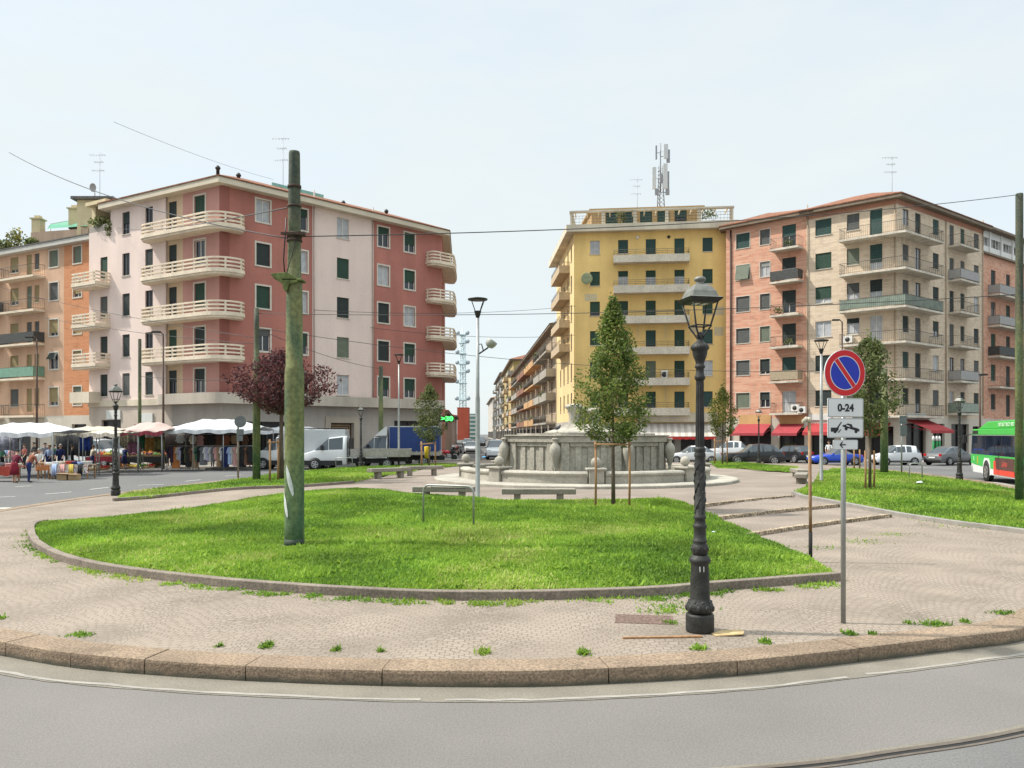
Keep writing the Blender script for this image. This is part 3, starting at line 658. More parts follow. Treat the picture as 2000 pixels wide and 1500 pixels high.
k.build('blue_field', SBL, dsc)
k = MB(); k.prism([(-ri*1.03,-hb*.72),(ri*1.03,-hb*.72),(ri*1.03,hb*.72),(-ri*1.03,hb*.72)], .0094, .0108, 0, flatM(-.012, -.045, zc, -52)); k.build('red_bar', SRD, dsc)
def rrect(w, h, r=.02, n=4):
    o = []
    for cx, cy, a in ((w/2-r,h/2-r,0),(-w/2+r,h/2-r,90),(-w/2+r,-h/2+r,180),(w/2-r,-h/2+r,270)):
        for i in range(n+1): o.append((cx+r*math.cos(R(a+90*i/n)), cy+r*math.sin(R(a+90*i/n))))
    return o
def plate(v0, v1, w_, x=0.0):
    z = ZS((v0+v1)/2); h = ZS(v0)-ZS(v1); k = MB()
    k.prism(rrect(w_, h), -.004, .004, 0, flatM(x, -.042, z)); k.prism(rrect(w_*.985, h*.96), .0042, .0050, 1, flatM(x, -.042, z)); k.prism(rrect(w_*.95, h*.90, .015), .0052, .0060, 0, flatM(x, -.042, z))
    return k.build('plate', [SW, mat('plate_line', (.28,.28,.28), .6, 0, 0)], t), z
pl, z = plate(778, 815, .505); text('0-24', .125, flatM(0, -.042, z-.005) @ Matrix.Translation((0,0,.0075)), SK, pl, 'hours', depth=.0012, bold=.005)
pl, z = plate(817, 855, .505)
def glyph(polys, M_, name, par):
    k = MB()
    for p_ in polys: k.prism(p_, .0065, .0078, 0, M_)
    return k.build(name, SK, par)
glyph([[(-.21,-.045),(-.12,-.045),(-.10,-.02),(-.10,.005),(-.21,.005)], [(-.13,.0),(-.065,.078),(-.055,.07),(-.112,-.01)], [(-.165,-.062),(-.135,-.062),(-.125,-.04),(-.175,-.04)], [(-.10,-.06),(-.062,-.02),(-.07,-.012),(-.112,-.052)],
       [(-.045,.018),(.19,-.045),(.196,-.018),(.165,-.002),(.10,.012),(.085,.045),(.03,.058),(-.01,.04),(-.045,.036)],
       [(x*.022+.0+.005, y*.022-.008) for x, y in circ(1, 14)], [(x*.022+.145, y*.022-.042) for x, y in circ(1, 14)]], flatM(0, -.042, z), 'tow_truck_symbol', pl)
k = MB(); k.prism([(.0,.042),(.05,.027),(.062,.012),(.012,.024)], .0080, .0086, 0, flatM(0, -.042, z)); k.build('car_window', SW, pl)
pl, z = plate(859, 878, .35, 0)
glyph([[(-.09,0),(-.05,.042),(-.036,.034),(-.060,.008),(.0,.008),(.0,-.008),(-.060,-.008),(-.036,-.034),(-.05,-.042)]], flatM(0, -.042, z), 'arrow', pl)
# rusty post
rp = gp(1583, 1098); t = thing('rusty_post', 'leaning rusty post with black foot and pale hooked top right of the lawn', 'post', rp); h = zz(822, rp.y)-rp.z
k = MB(); k.tube([(0,0,-.02),(0,0,.55)], .034, 12); k.build('black_sleeve', BLACK, t)
k = MB(); k.tube([(0,0,.54),(-.005,0,1.2),(-.02,0,h)], .029, 12); k.build('shaft', mat('rust', (.34,.15,.065), .95, 0, .4, 5, .3, 30, col2=(.38,.28,.18), stretch=(2,2,.7)), t)
k = MB(); k.sphere((-.03,0,h+.02), .052, 10); k.tube([(-.02,0,h+.01),(-.08,0,h+.035),(-.13,0,h-.01),(-.135,0,h-.05)], [.04,.045,.035,.02], 8); k.build('head', mat('pale_foam', (.42,.38,.31), .95, 0, .3, 12, .6, 40), t)
# bent-tube hoop on the lawn
a = gp(827, 1024, .15); b_ = gp(925, 1031, .15)
t = thing('bicycle_hoop', 'grey bent tube hoop standing on the nearest lawn', 'bicycle rack', a); d = b_-a; ht = zz(947, a.y)-a.z; k = MB()
pts = [(0,0,0)]+[(.16-.16*math.cos(R(x)), 0, ht-.16+.16*math.sin(R(x))) for x in range(0, 91, 15)]; Lh = d.length
pts += [(Lh-x_, y_, z_) for x_, y_, z_ in pts[::-1]]
Mh = Matrix.Rotation(math.atan2(d.y, d.x), 4, 'Z'); k.tube(pts, .024, 10, 0, Mh); k.build('tube', STEEL, t)
k = MB(); k.tube([(.22,0,ht-.03),(.22,0,ht-.055),(Lh-.22,0,ht-.055),(Lh-.22,0,ht-.03)], .008, 6, 0, Mh); k.build('inner_bar', DARKM, t)
def small_hoop(u0, u1, vt, vb, label):
    a = gp(u0, vb); L_ = (u1-u0)/FPX*a.y; h_ = zz(vt, a.y)-a.z
    t = thing('bicycle_hoop', label, 'bicycle rack', a); k = MB(); k.tube([(0,0,0),(0,0,h_-.1),(.08,0,h_),(L_-.08,0,h_),(L_,0,h_-.1),(L_,0,0)], .025, 8); k.build('tube', STEEL, t)
small_hoop(1776, 1801, 905, 941, 'small grey hoop at the back edge of the right lawn'); small_hoop(656, 688, 894, 917, 'small grey hoop before the front wheel of the white flatbed truck')

# ---------------------------------------------------------------- benches
def bench(u0, u1, vt, vb, label, ang=0, L_=None, p=None, Yb=None):
    c_ = gp((u0+u1)/2, vb); L_ = L_ or (u1-u0)/FPX*c_.y; h_ = zz(vt, c_.y)-c_.z
    t = thing('stone_bench', label, 'bench', c_, R(ang), 'stone benches round the fountain'); k = MB()
    k.box(-L_/2, L_/2, -.25, .25, h_-.17, h_); k.build('seat', GRANG, t, bevel=.02)
    for s_ in (-1, 1):
        k = MB(); k.box(s_*L_*.29-.10, s_*L_*.29+.10, -.19, .19, -.03, h_-.172); k.build('leg', GRANG, t, bevel=.012)
    return t
bench(980, 1124, 954, 980, 'stone bench beside the slim staked tree, facing the nearest lawn')
bench(807, 928, 950, 974, 'stone bench behind the bent tube hoop', -2)
bench(734, 786, 914, 934, 'stone bench at the left end of the plaza, seen slanting', 40, 2.1)
bench(786, 862, 910, 929, 'stone bench below the little olive green tree', 18, 2.1)
bench(1550, 1581, 924, 943, 'stone bench seen end-on beside the right lawn', 68, 2.1)
bench(1545, 1575, 916, 932, 'stone bench behind the end-on one', 80, 2.1)

# ---------------------------------------------------------------- litter, drain cover, plank
mp_ = gp(1258, 1210); t = MB(); t.box(-.36, .36, -.24, .24, -.03, .006); o = t.build('drain_cover', speckle(mat('rusty_iron', (.165,.11,.09), .9, .2, .3, 20, .5, 60), 60, .6, 1.3), None, org=(0,0,0)); o.location = mp_; o.rotation_euler = (0,0,R(-8)); tag(o, 'rusty drain cover let into the cobbles', 'drain cover')
pk = gp(1300, 1246); k = MB(); k.hexa([(-.5,-.02,0),(.42,-.03,0),(.42,.03,0),(-.5,.015,0),(-.5,-.02,.02),(.42,-.03,.02),(.42,.03,.02),(-.5,.015,.02)]); o = k.build('wooden_strip', WOOD); o.location = pk; o.rotation_euler = (0,0,R(4)); tag(o, 'thin wooden strip lying at the foot of the numbered lamp post', 'plank')
cp_ = gp(1425, 1241); k = MB(); k.prism([(-.17,-.05),(.14,-.06),(.18,.03),(.16,.12),(-.05,.14),(-.2,.05)], .0, .012); o = k.build('cardboard_scrap', mat('cardboard', (.42,.31,.16), .95, 0, .2, 10)); o.location = cp_+Vector((0,0,.012)); o.rotation_euler = (R(3),R(-4),0); tag(o, 'torn piece of cardboard beside the foot of the numbered lamp post', 'cardboard')
def litter(u, v, s, col, label, dz):
    p = gp(u, v, dz); k = MB()
    pr = [(s*rnd.uniform(.7,1.1)*math.cos(i*1.05), s*rnd.uniform(.4,.8)*math.sin(i*1.05)) for i in range(6)]
    n = 6; vs = [(x, y, rnd.uniform(0,.02)) for x, y in pr]+[(x*.6, y*.6, s*rnd.uniform(.2,.5)) for x, y in pr]; k.add(vs, [tuple(range(6))[::-1], tuple(range(6,12))]+[(i,(i+1)%6,6+(i+1)%6,6+i) for i in range(6)])
    o = k.build('crumpled_litter', mat('litter_%d' % u, col, .7, 0, .15, 30)); o.location = p; tag(o, label, 'litter')
litter(1394, 1040, .06, (.55,.62,.75), 'crumpled white and blue wrapper on the nearest lawn', .24); litter(1795, 943, .16, (.7,.72,.74), 'white paper lying on the right lawn', .14); litter(1055, 1033, .035, (.3,.6,.7), 'tiny pale blue wrapper on the nearest lawn', .26); litter(945, 893, .14, (.1,.4,.7), 'blue plastic bag on the rim of the fountain', .75)
# ---------------------------------------------------------------- fountain
FZ = hI(FC.x, FC.y); ft = thing('fountain', 'large grey stone fountain with eight-sided drum, urns and stone balls on its basin rim', 'fountain', (FC.x, FC.y, FZ))
k = MB(); k.lathe([(6.85,-.1),(6.85,.10),(6.80,.125),(5.3,.13)], 96, smooth=False); k.build('step', STONEL, ft, bevel=.02)
def arcwall(a0, a1, prof, m=10):
    k = MB(); vs = []; fs = []; q = len(prof)
    for i in range(m+1):
        a = R(a0+(a1-a0)*i/m)
        for r, z in prof: vs.append((r*math.cos(a), r*math.sin(a), z))
    for i in range(m):
        for j in range(q): fs.append((i*q+j, i*q+(j+1) % q, (i+1)*q+(j+1) % q, (i+1)*q+j))
    fs += [tuple(range(q)), tuple(range(m*q, (m+1)*q))[::-1]]; return k.add(vs, fs)
for i in range(8):
    a = -90+45*i
    k = arcwall(a+3.6, a+41.4, [(5.25,.12),(5.62,.12),(5.60,.42),(5.66,.45),(5.68,.52),(5.62,.58),(5.5,.60),(5.28,.60),(5.25,.56)]); k.build('basin_wall', STONEL, ft)
    Mx = Matrix.Rotation(R(a), 4, 'Z'); k = MB(); k.box(5.12, 5.72, -.30, .30, .125, .66, 0, Mx); k.box(5.04, 5.80, -.40, .40, .662, .74, 0, Mx); pd = k.build('pedestal', STONEL, ft, bevel=.02)
    k = MB(); k.lathe([(.15,.742),(.12,.76),(.10,.79)], 16, 0, Mx @ Matrix.Translation((5.42,0,0))); k.sphere((5.42,0,.96), .20, 18, 0, 1, Mx); k.build('stone_ball', STONEL, pd)
k = MB(); k.lathe([(5.26,.2),(5.26,.36),(3,.361)], 64, smooth=False); k.build('water', mat('basin_water', (.09,.10,.045), .08, 0, .3, 2), ft)
R8 = 3.85
def oct_(r): return [(r*math.cos(R(22.5+45*i)), r*math.sin(R(22.5+45*i))) for i in range(8)]
k = MB(); k.prism(oct_(R8*.955), .2, 1.86); k.build('drum', STONE, ft)
k = MB(); k.prism(oct_(R8+.06), .2, .52); k.build('plinth', STONE, ft, bevel=.02)
k = MB(); k.prism(oct_(R8+.02), 1.72, 1.98); k.prism(oct_(R8+.10), 1.982, 2.03); k.build('cornice', STONE, ft, bevel=.015)
ap = R8*math.cos(R(22.5)); half = R8*math.sin(R(22.5))
for i in range(8):
    Mx = Matrix.Rotation(R(45*i), 4, 'Z')
    k = MB(); x0 = ap*.955
    k.box(x0, ap-.03, -half*.86, -half*.62, .525, 1.715, 0, Mx); k.box(x0, ap-.03, half*.62, half*.86, .525, 1.715, 0, Mx)      # jambs of the panel
    k.box(x0, ap-.06, -half*.6, half*.6, 1.55, 1.714, 0, Mx)
    for y in (-.36, 0, .36): k.box(x0, ap-.10, y*half-.13, y*half+.13, .53, 1.545, 0, Mx)
    k.build('panel_relief', STONE, ft, bevel=.015)
    a = R(22.5+45*i); Mu = Matrix.Translation(((R8+.10)*math.cos(a), (R8+.10)*math.sin(a), 0))
    k = MB(); k.lathe([(.05,.52),(.07,.56),(.055,.62),(.09,.75),(.16,1.0),(.225,1.28),(.235,1.42),(.20,1.56),(.12,1.66),(.09,1.70),(.09,1.80),(.13,1.83),(.145,1.87),(.10,1.90)], 20, 0, Mu); k.build('urn', STONEL, ft)
k = MB(); k.prism(oct_(3.3), 2.02, 2.10); k.lathe([(1.9,2.1),(1.7,2.2),(1.15,2.33),(.95,2.42),(.9,2.5),(.2,2.52)], 24); k.build('upper_step', STONE, ft)
for x, y, h_ in ((-.48,-.2,3.30), (.42,-.25,3.1), (-.1,.5,3.2), (.55,.45,3.0)):
    k = MB(); k.lathe([(.34,2.4),(.27,2.5),(.22,2.7),(.23,h_-.35),(.27,h_-.15),(.38,h_-.05),(.43,h_),(.40,h_+.08),(.2,h_+.14),(.02,h_+.15)], 18, 0, Matrix.Translation((x, y, 0))); k.build('column', STONEL, ft)
pg = thing('pigeon', 'dark pigeon sitting on the fountain drum', 'bird', (FC.x-1.35, FC.y-2.2, FZ+2.22)); k = MB(); k.tube([(-.16,0,.07),(-.05,0,.09),(.05,0,.12),(.10,0,.17),(.12,0,.21)], [.015,.06,.075,.05,.035], 8); k.sphere((.125,0,.22), .036, 8); k.tube([(.15,0,.22),(.18,0,.21)], [.012,.004], 5); k.tube([(0,.02,.08),(0,.02,-.1)], .01, 5); k.tube([(0,-.02,.08),(0,-.02,-.1)], .01, 5); k.build('body', mat('pigeon_grey', (.05,.05,.06), .7, 0, .2, 30), pg)

# ---------------------------------------------------------------- trees
def leafmats(nm, cols): return [leafy(mat('%s_%d' % (nm, i), c_, .6, 0, .3, 1.5, spec=.35), .5) for i, c_ in enumerate(cols)]
LGREEN = leafmats('pear_leaf', [(.06,.10,.022), (.12,.175,.036), (.20,.25,.06), (.33,.31,.10)])
LOLIVE = leafmats('olive_leaf', [(.06,.085,.025), (.11,.14,.045), (.17,.20,.075), (.24,.25,.11)])
LPLUM = leafmats('plum_leaf', [(.045,.018,.022), (.08,.03,.033), (.145,.048,.05), (.20,.09,.085)])
BARK = mat('bark', (.13,.10,.075), .95, 0, .35, 8, .5, 40, stretch=(1,1,.3))
def tree(name, label, base, H_, z0, prof, mats, nleaf, lsize, trad, seed, nbr=26, droop=0.0, clump=.16, bare=.0):
    """prof: (height fraction of crown, radius m). Branches carry leaf clumps; gaps are left between clumps."""
    g = np.random.default_rng(seed); r_ = random.Random(seed)
    t = thing(name, label, 'tree', base)
    k = MB(); tip = Vector((r_.uniform(-.06,.06), r_.uniform(-.06,.06), H_*.97)); tp = [Vector((0,0,-.05)), Vector((r_.uniform(-.02,.02), 0, z0*.6)), Vector((tip.x*.3, tip.y*.3, z0)), Vector((tip.x*.6, tip.y*.6, z0+(H_-z0)*.5)), tip]
    k.tube(tp, [trad*1.25, trad, trad*.85, trad*.5, .006], 9)
    def pr(f): return np.interp(f, [a for a, _ in prof], [b_ for _, b_ in prof])
    centres = []
    for i in range(nbr):
        f = (i+.5)/nbr; f = f**.85; a = i*2.4+r_.uniform(-.5,.5); rr = float(pr(f))*r_.uniform(.5, 1.22)
        zc_ = z0+(H_-z0)*f; zb = max(z0*.92, zc_-rr*(.75-droop)); s = Vector((tip.x*zb/H_, tip.y*zb/H_, zb)); e = Vector((rr*math.cos(a), rr*math.sin(a), zc_))
        m_ = s.lerp(e, .5)+Vector((0,0,-.06*rr)); k.tube([s, m_, e], [trad*.35*(1-f*.6), trad*.22*(1-f*.5), .004], 5)
        for q in (.35, .55, .75, .9, 1.0):
            centres.append(s.lerp(e, q)+Vector((r_.gauss(0,.07), r_.gauss(0,.07), r_.gauss(0,.07)))*(rr+.2))
        for q in range(3):
            b2 = s.lerp(e, r_.uniform(.4,.9)); a2 = a+r_.choice((-1,1))*r_.uniform(.5,1.1); e2 = b2+Vector((math.cos(a2), math.sin(a2), r_.uniform(.1,.7)))*rr*.4; k.tube([b2, e2], [trad*.12, .003], 4); centres += [b2.lerp(e2,.6), e2]
    k.build('trunk', BARK, t)
    Cn = np.array([tuple(c_) for c_ in centres]); wgt = g.random(len(Cn))**2+.12; idx = g.choice(len(Cn), nleaf, p=wgt/wgt.sum())
    P = Cn[idx]+g.normal(0, 1, (nleaf, 3))*clump*(.6+.8*g.random((nleaf,1)))
    f = np.clip((P[:,2]-z0)/(H_-z0), 0, 1); rl = np.array([pr(x) for x in f])*1.25+.06; rr = np.hypot(P[:,0], P[:,1]); keep = (rr < rl) & (P[:,2] > z0-.18); P = P[keep]; n = len(P)
    nr = g.normal(0,1,(n,3)); nr[:,2] = np.abs(nr[:,2])*.8+.15; nr /= np.linalg.norm(nr,axis=1)[:,None]
    ax = np.cross(nr, g.normal(0,1,(n,3))); ax /= np.linalg.norm(ax,axis=1)[:,None]+1e-9; bx = np.cross(nr, ax)
    s = lsize*(.6+.7*g.random((n,1)))
    V = np.stack([P-ax*s, P+bx*s*.45-nr*s*.12, P+ax*s, P-bx*s*.45-nr*s*.12], 1).reshape(-1,3)
    me = bpy.data.meshes.new('crown'); me.vertices.add(4*n); me.vertices.foreach_set('co', V.reshape(-1).astype(np.float32)); me.loops.add(4*n); me.loops.foreach_set('vertex_index', np.arange(4*n, dtype=np.int32)); me.polygons.add(n)
    me.polygons.foreach_set('loop_start', np.arange(0,4*n,4,dtype=np.int32)); me.polygons.foreach_set('loop_total', np.full(n,4,np.int32))
    for m_ in mats: me.materials.append(m_)
    tone = g.random(len(Cn)); mi = np.digitize(tone[idx][keep]*.5+g.random(n)*.6, (.3,.6,.88)).astype(np.int32); me.polygons.foreach_set('material_index', mi); me.update(); me.validate()
    o = bpy.data.objects.new('crown', me); C.objects.link(o); o.parent = t
    return t
b0 = gp(1198, 990, .1); tH = zz(588, b0.y)-b0.z
tree('pear_tree', 'slim young green tree with three-metre leafy crown before the fountain', b0, tH, zz(862, b0.y)-b0.z, [(0,.40),(.06,.78),(.15,.98),(.30,1.02),(.45,.86),(.6,.76),(.72,.46),(.88,.26),(1,.05)], LGREEN, 12500, .056, .052, 3, 50, clump=.125)
def stakes(pts, vt, name_lab, bar=True, r=.033):
    P = [gp(u, v, .08) for u, v in pts]
    for i, p in enumerate(P):
        h_ = zz(vt, p.y)-p.z; k = MB(); k.tube([(0,0,-.1),(.015,0,h_*.5),(0,0,h_)], r, 8); o = k.build('tree_stake', WOOD); o.location = p; tag(o, name_lab % ('left' if i == 0 else 'right' if i == len(P)-1 else 'middle'), 'stake', 'wooden tree stakes')
    if bar:
        a = P[0]; k = MB(); z = zz(vt+6, a.y); k.tube([(P[0].x-.05, a.y-.05, z), (P[-1].x+.05, P[-1].y-.05, z)], r*.8, 6); o = k.build('tree_stake_crossbar', WOOD); tag(o, name_lab % 'crossbar joining the', 'stake')
stakes([(1163,993),(1229,995)], 862, '%s wooden stake beside the slim tree before the fountain')
b1 = gp(550, 938, .05); tree('plum_tree', 'purple-leaved plum tree behind the massive green pole', b1, zz(690, b1.y)-b1.z, zz(800, b1.y)-b1.z, [(0,.6),(.15,1.3),(.3,1.85),(.5,2.1),(.7,1.85),(.85,1.2),(1,.5)], LPLUM, 8200, .08, .09, 8, 50, clump=.15)
stakes([(527,940),(543,938)], 858, '%s wooden stake under the purple plum tree', True, .045)
b1 = gp(838, 914, .05); tree('olive_green_tree', 'little olive green tree in front of the blue truck', b1, zz(752, b1.y)-b1.z, zz(862, b1.y)-b1.z, [(0,.3),(.15,.85),(.4,1.05),(.65,.8),(.85,.45),(1,.08)], LOLIVE, 3600, .085, .05, 12, 26, clump=.18)
stakes([(823,914),(850,912)], 862, '%s wooden stake of the olive green tree', True, .05)
b1 = gp(1411, 908, .05); tree('young_street_tree', 'young narrow tree in front of the yellow and orange houses', b1, zz(756, b1.y)-b1.z, zz(852, b1.y)-b1.z, [(0,.3),(.12,.8),(.4,1.0),(.7,.7),(.9,.3),(1,.05)], leafmats('fresh_leaf', [(.05,.075,.015), (.09,.12,.02), (.15,.17,.03), (.22,.2,.05)]), 3200, .085, .055, 15, 26, clump=.18)
stakes([(1396,906),(1420,906)], 856, '%s wooden stake of the young tree before the yellow house', True, .05)
b1 = gp(1699, 955, .08); tree('slim_tree', 'tall slim tree with sparse leaves behind the no parking sign', b1, zz(658, b1.y)-b1.z, zz(845, b1.y)-b1.z, [(0,.3),(.1,.8),(.3,.98),(.55,.95),(.75,.75),(.9,.4),(1,.06)], LOLIVE, 6500, .07, .05, 21, 34, clump=.15)
stakes([(1690,956),(1698,952),(1707,953)], 880, '%s wooden stake of the slim tree on the right lawn', False, .04)
stakes([(1652,916),(1668,917),(1679,917)], 878, '%s wooden post at the back edge of the right lawn', False, .05)
# ---------------------------------------------------------------- buildings
class Facade:
    """a vertical wall from corner C (x, y) along the horizontal direction towards vanishing column xv"""
    def __init__(s, Cn, xv=None, d=None):
        s.C = Vector(Cn); s.d = Vector(d).normalized() if d is not None else Vector((ray(xv), 1)).normalized()
        n = Vector((-s.d.y, s.d.x)); s.n = n if n.dot(s.C) < 0 else -n
    def pt(s, a, z, o=0.0): p = s.C+s.d*a+s.n*o; return Vector((p.x, p.y, z))
    def s(s, u):
        r = ray(u); return (r*s.C.y-s.C.x)/(s.d.x-r*s.d.y)
    def Y(s, u): return s.C.y+s.s(u)*s.d.y
    def z(s, u, v): return EYE-(v-VH)/FPX*s.Y(u)
SHUT = {k: mat('shutter_'+k, c_, .7, 0, .12, 2.5) for k, c_ in dict(dark=(.022,.032,.030), green=(.020,.052,.034), teal=(.026,.062,.055), grey=(.085,.088,.085), olive=(.13,.15,.11), yellow=(.27,.21,.10), pale=(.28,.29,.27)).items()}
FRW = mat('window_frame_white', (.58,.56,.52), .5, 0, .05, 3); FRD = mat('window_frame_dark', (.035,.03,.028), .5, 0, .1, 3)
RAILM = mat('railing_metal', (.10,.095,.085), .6, .3, .2, 3)
SLAB = speckle(mat('balcony_concrete', (.54,.49,.41), .95, 0, .22, 1.2), 6, .85, 1.1)
SLABW = speckle(mat('pale_balcony', (.68,.58,.455), .95, 0, .10, 1.2), 6, .92, 1.06)
def wall(k, F, s0, s1, z0, z1, ops, mi=lambda s: 0, dep=.22, cuts=()):
    """a wall with real openings: the grid between all edges, minus the openings, plus their reveals"""
    S = sorted({round(x, 3) for x in [s0, s1, *cuts]+[q for o in ops for q in o[:2]] if s0-1e-3 <= x <= s1+1e-3})
    Z = sorted({round(x, 3) for x in [z0, z1]+[q for o in ops for q in o[2:4]] if z0-1e-3 <= x <= z1+1e-3})
    for i in range(len(S)-1):
        a, b_ = S[i], S[i+1]; m = (a+b_)/2
        if b_-a < .002: continue
        run = None
        for j in range(len(Z)-1):
            c_, d_ = Z[j], Z[j+1]; q = (c_+d_)/2
            hole = any(o[0]-1e-3 < m < o[1]+1e-3 and o[2]-1e-3 < q < o[3]+1e-3 for o in ops)
            if not hole: run = (run[0], d_) if run else (c_, d_)
            if run and (hole or j == len(Z)-2):
                k.quad(F.pt(a, run[0]), F.pt(b_, run[0]), F.pt(b_, run[1]), F.pt(a, run[1]), mi(m)); run = None
    for a, b_, c_, d_ in [o[:4] for o in ops]:
        m = mi((a+b_)/2)
        for p, q in (((a,c_),(a,d_)), ((b_,c_),(b_,d_)), ((a,c_),(b_,c_)), ((a,d_),(b_,d_))):
            k.quad(F.pt(*p), F.pt(*q), F.pt(*q, -dep), F.pt(*p, -dep), m)
def window(B, F, s0, s1, z0, z1, shut='dark', f=1.0, trim=None, tw=.10, frame=None, pane=None, door=False, wings=False, sill=True, tilt=False):
    if s0 > s1: s0, s1 = s1, s0
    org = B.location; k = MB(); fr = frame or FRW
    e = .055
    for a, b_, c_, d_ in ((s0,s0+e,z0,z1), (s1-e,s1,z0,z1), (s0+e,s1-e,z0,z0+e*(3 if door else 1)), (s0+e,s1-e,z1-e,z1)): k.fbox(F, a, b_, c_, d_, -.17, -.11, 0)
    m = (s0+s1)/2
    if s1-s0 > .8: k.fbox(F, m-.035, m+.035, z0+e*(3 if door else 1), z1-e, -.17, -.115, 0)
    if trim:
        for a, b_, c_, d_ in ((s0-tw,s0-.002,z0,z1), (s1+.002,s1+tw,z0,z1), (s0-tw,s1+tw,z1+.002,z1+tw)): k.fbox(F, a, b_, c_, d_, -.04, .03, 1)
        k.fbox(F, s0-tw, s1+tw, z0-tw*.9, z0-.002, -.04, .05, 1)
    elif sill and not door: k.fbox(F, s0-.07, s1+.07, z0-.07, z0-.002, -.16, .07, 1)
    w_ = k.build('balcony_door' if door else 'window', [fr, trim or SLAB], B, org)
    k = MB(); k.quad(F.pt(s0,z0,-.16), F.pt(s1,z0,-.16), F.pt(s1,z1,-.16), F.pt(s0,z1,-.16)); k.build('pane', pane or (CURT if rnd.random() < .25 else GLASS), w_, org)
    if f > 0:
        k = MB(); zb = z1-(z1-z0)*f; hgt = z1-zb
        ns = max(3, int(hgt/.18))
        for i in range(ns):   # slightly overlapping slats of the roller shutter
            za = zb+hgt*i/ns; zb2 = zb+hgt*(i+1)/ns
            if tilt: oa, ob = .35*(1-i/ns), .35*(1-(i+1)/ns)
            else: oa, ob = -.075, -.09
            k.add([F.pt(s0+.02,za,oa), F.pt(s1-.02,za,oa), F.pt(s1-.02,zb2,ob), F.pt(s0+.02,zb2,ob)], [(0,1,2,3)])
        k.build('shutter', SHUT[shut], w_, org)
    if wings:
        k = MB(); wd = (s1-s0)/2
        k.fbox(F, s0-wd-.02, s0-.03, z0, z1, .06, .10); k.fbox(F, s1+.03, s1+wd+.02, z0, z1, .06, .10); k.build('shutter_leaf', SHUT[shut], w_, org)
    return w_
def balcony(B, F, s0, s1, z, dep=1.1, style='bars', hgt=1.0, slab=None, th=.16, lip=0.0, panel=None, par_m=None):
    if s0 > s1: s0, s1 = s1, s0
    org = B.location; k = MB(); k.fbox(F, s0, s1, z-th, z, -.02, dep); 
    if lip: k.fbox(F, s0, s1, z+.002, z+lip, dep-.12, dep); k.fbox(F, s0, s0+.12, z+.002, z+lip, .02, dep-.122); k.fbox(F, s1-.12, s1, z+.002, z+lip, .02, dep-.122)
    b_ = k.build('balcony', slab or SLAB, B, org); k = MB(); r = .016
    zt = z+hgt; zl = z+max(lip, .06)
    edge = [F.pt(s0+.06,0,.03), F.pt(s0+.06,0,dep-.06), F.pt(s1-.06,0,dep-.06), F.pt(s1-.06,0,.03)]
    if style == 'solid': return b_
    rails = (zt,) if style == 'bars' else (zt,)
    if style == 'rails': rails = tuple(zl+(zt-zl)*q for q in (.33,.66,1))
    for zz_ in rails: k.tube([(p.x,p.y,zz_) for p in edge], r*1.3, 5)
    if style != 'rails': k.tube([(p.x,p.y,zl+.05) for p in edge], r, 5)
    tot = 0
    for i in range(3):
        a, c_ = edge[i], edge[i+1]; L_ = (c_-a).length; m = max(1, int(L_/(.16 if style == 'bars' else 1.1)))
        for j in range(m+1):
            p = a.lerp(c_, j/m); k.tube([(p.x,p.y,z),(p.x,p.y,zt)], r*.55 if style == 'bars' else r, 4)
    k.build('railing', RAILM, b_, org)
    if panel:
        k = MB(); k.fbox(F, s0+.07, s1-.07, zl+.06, zt-.03, dep-.045, dep-.03); k.fbox(F, s0+.035, s0+.05, zl+.06, zt-.03, .05, dep-.06); k.fbox(F, s1-.05, s1-.035, zl+.06, zt-.03, .05, dep-.06); k.build('screen', panel, b_, org)
    return b_
def corner_path(A, Bf, sa, sb, dep, rnd_=0.0, n=8):
    """outer line of a balcony that wraps the corner between facades A and Bf (both start at the corner)"""
    a0, a1 = A.pt(sa,0,0).xy, A.pt(sa,0,dep).xy; b0_, b1_ = Bf.pt(sb,0,0).xy, Bf.pt(sb,0,dep).xy
    # meeting point of the two offset lines
    p, d1, q, d2 = A.pt(0,0,dep).xy, A.d, Bf.pt(0,0,dep).xy, Bf.d
    det = d1.x*(-d2.y)+d2.x*d1.y; t = ((q.x-p.x)*(-d2.y)+d2.x*(q.y-p.y))/det; X = p+d1*t
    def fil(P, I, Q, r):
        if r <= 0: return [I]
        u_, v_ = (P-I), (Q-I); r = min(r, u_.length*.95, v_.length*.95); s_, e = I+u_.normalized()*r, I+v_.normalized()*r
        return [s_*(1-t)**2+I*2*t*(1-t)+e*t*t for t in np.linspace(0,1,n)]
    return [a0]+fil(a0, a1, X, rnd_*.7)+fil(a1, X, b1_, rnd_)+fil(X, b1_, b0_, rnd_*.7)+[b0_]
def off_poly(P, o):
    n = len(P); c_ = sum(P, Vector((0,0)))/n; res = []
    for i in range(n):
        d1 = (P[i]-P[i-1]).normalized(); d2 = (P[(i+1)%n]-P[i]).normalized(); n1 = Vector((-d1.y,d1.x)); n2 = Vector((-d2.y,d2.x))
        if n1.dot(P[i]-c_)+n2.dot(P[i]-c_) < 0: n1, n2 = -n1, -n2
        m = (n1+n2); m = m/max(.3, m.length_squared)*2; res.append(P[i]+m*o)
    return res
TILE = speckle(mat('roof_tile', (.22,.095,.055), .95, 0, .3, 1.2), 7, .7, 1.25)
TILEG = speckle(mat('roof_grey', (.13,.12,.11), .95, 0, .25, 1), 6, .75, 1.2)
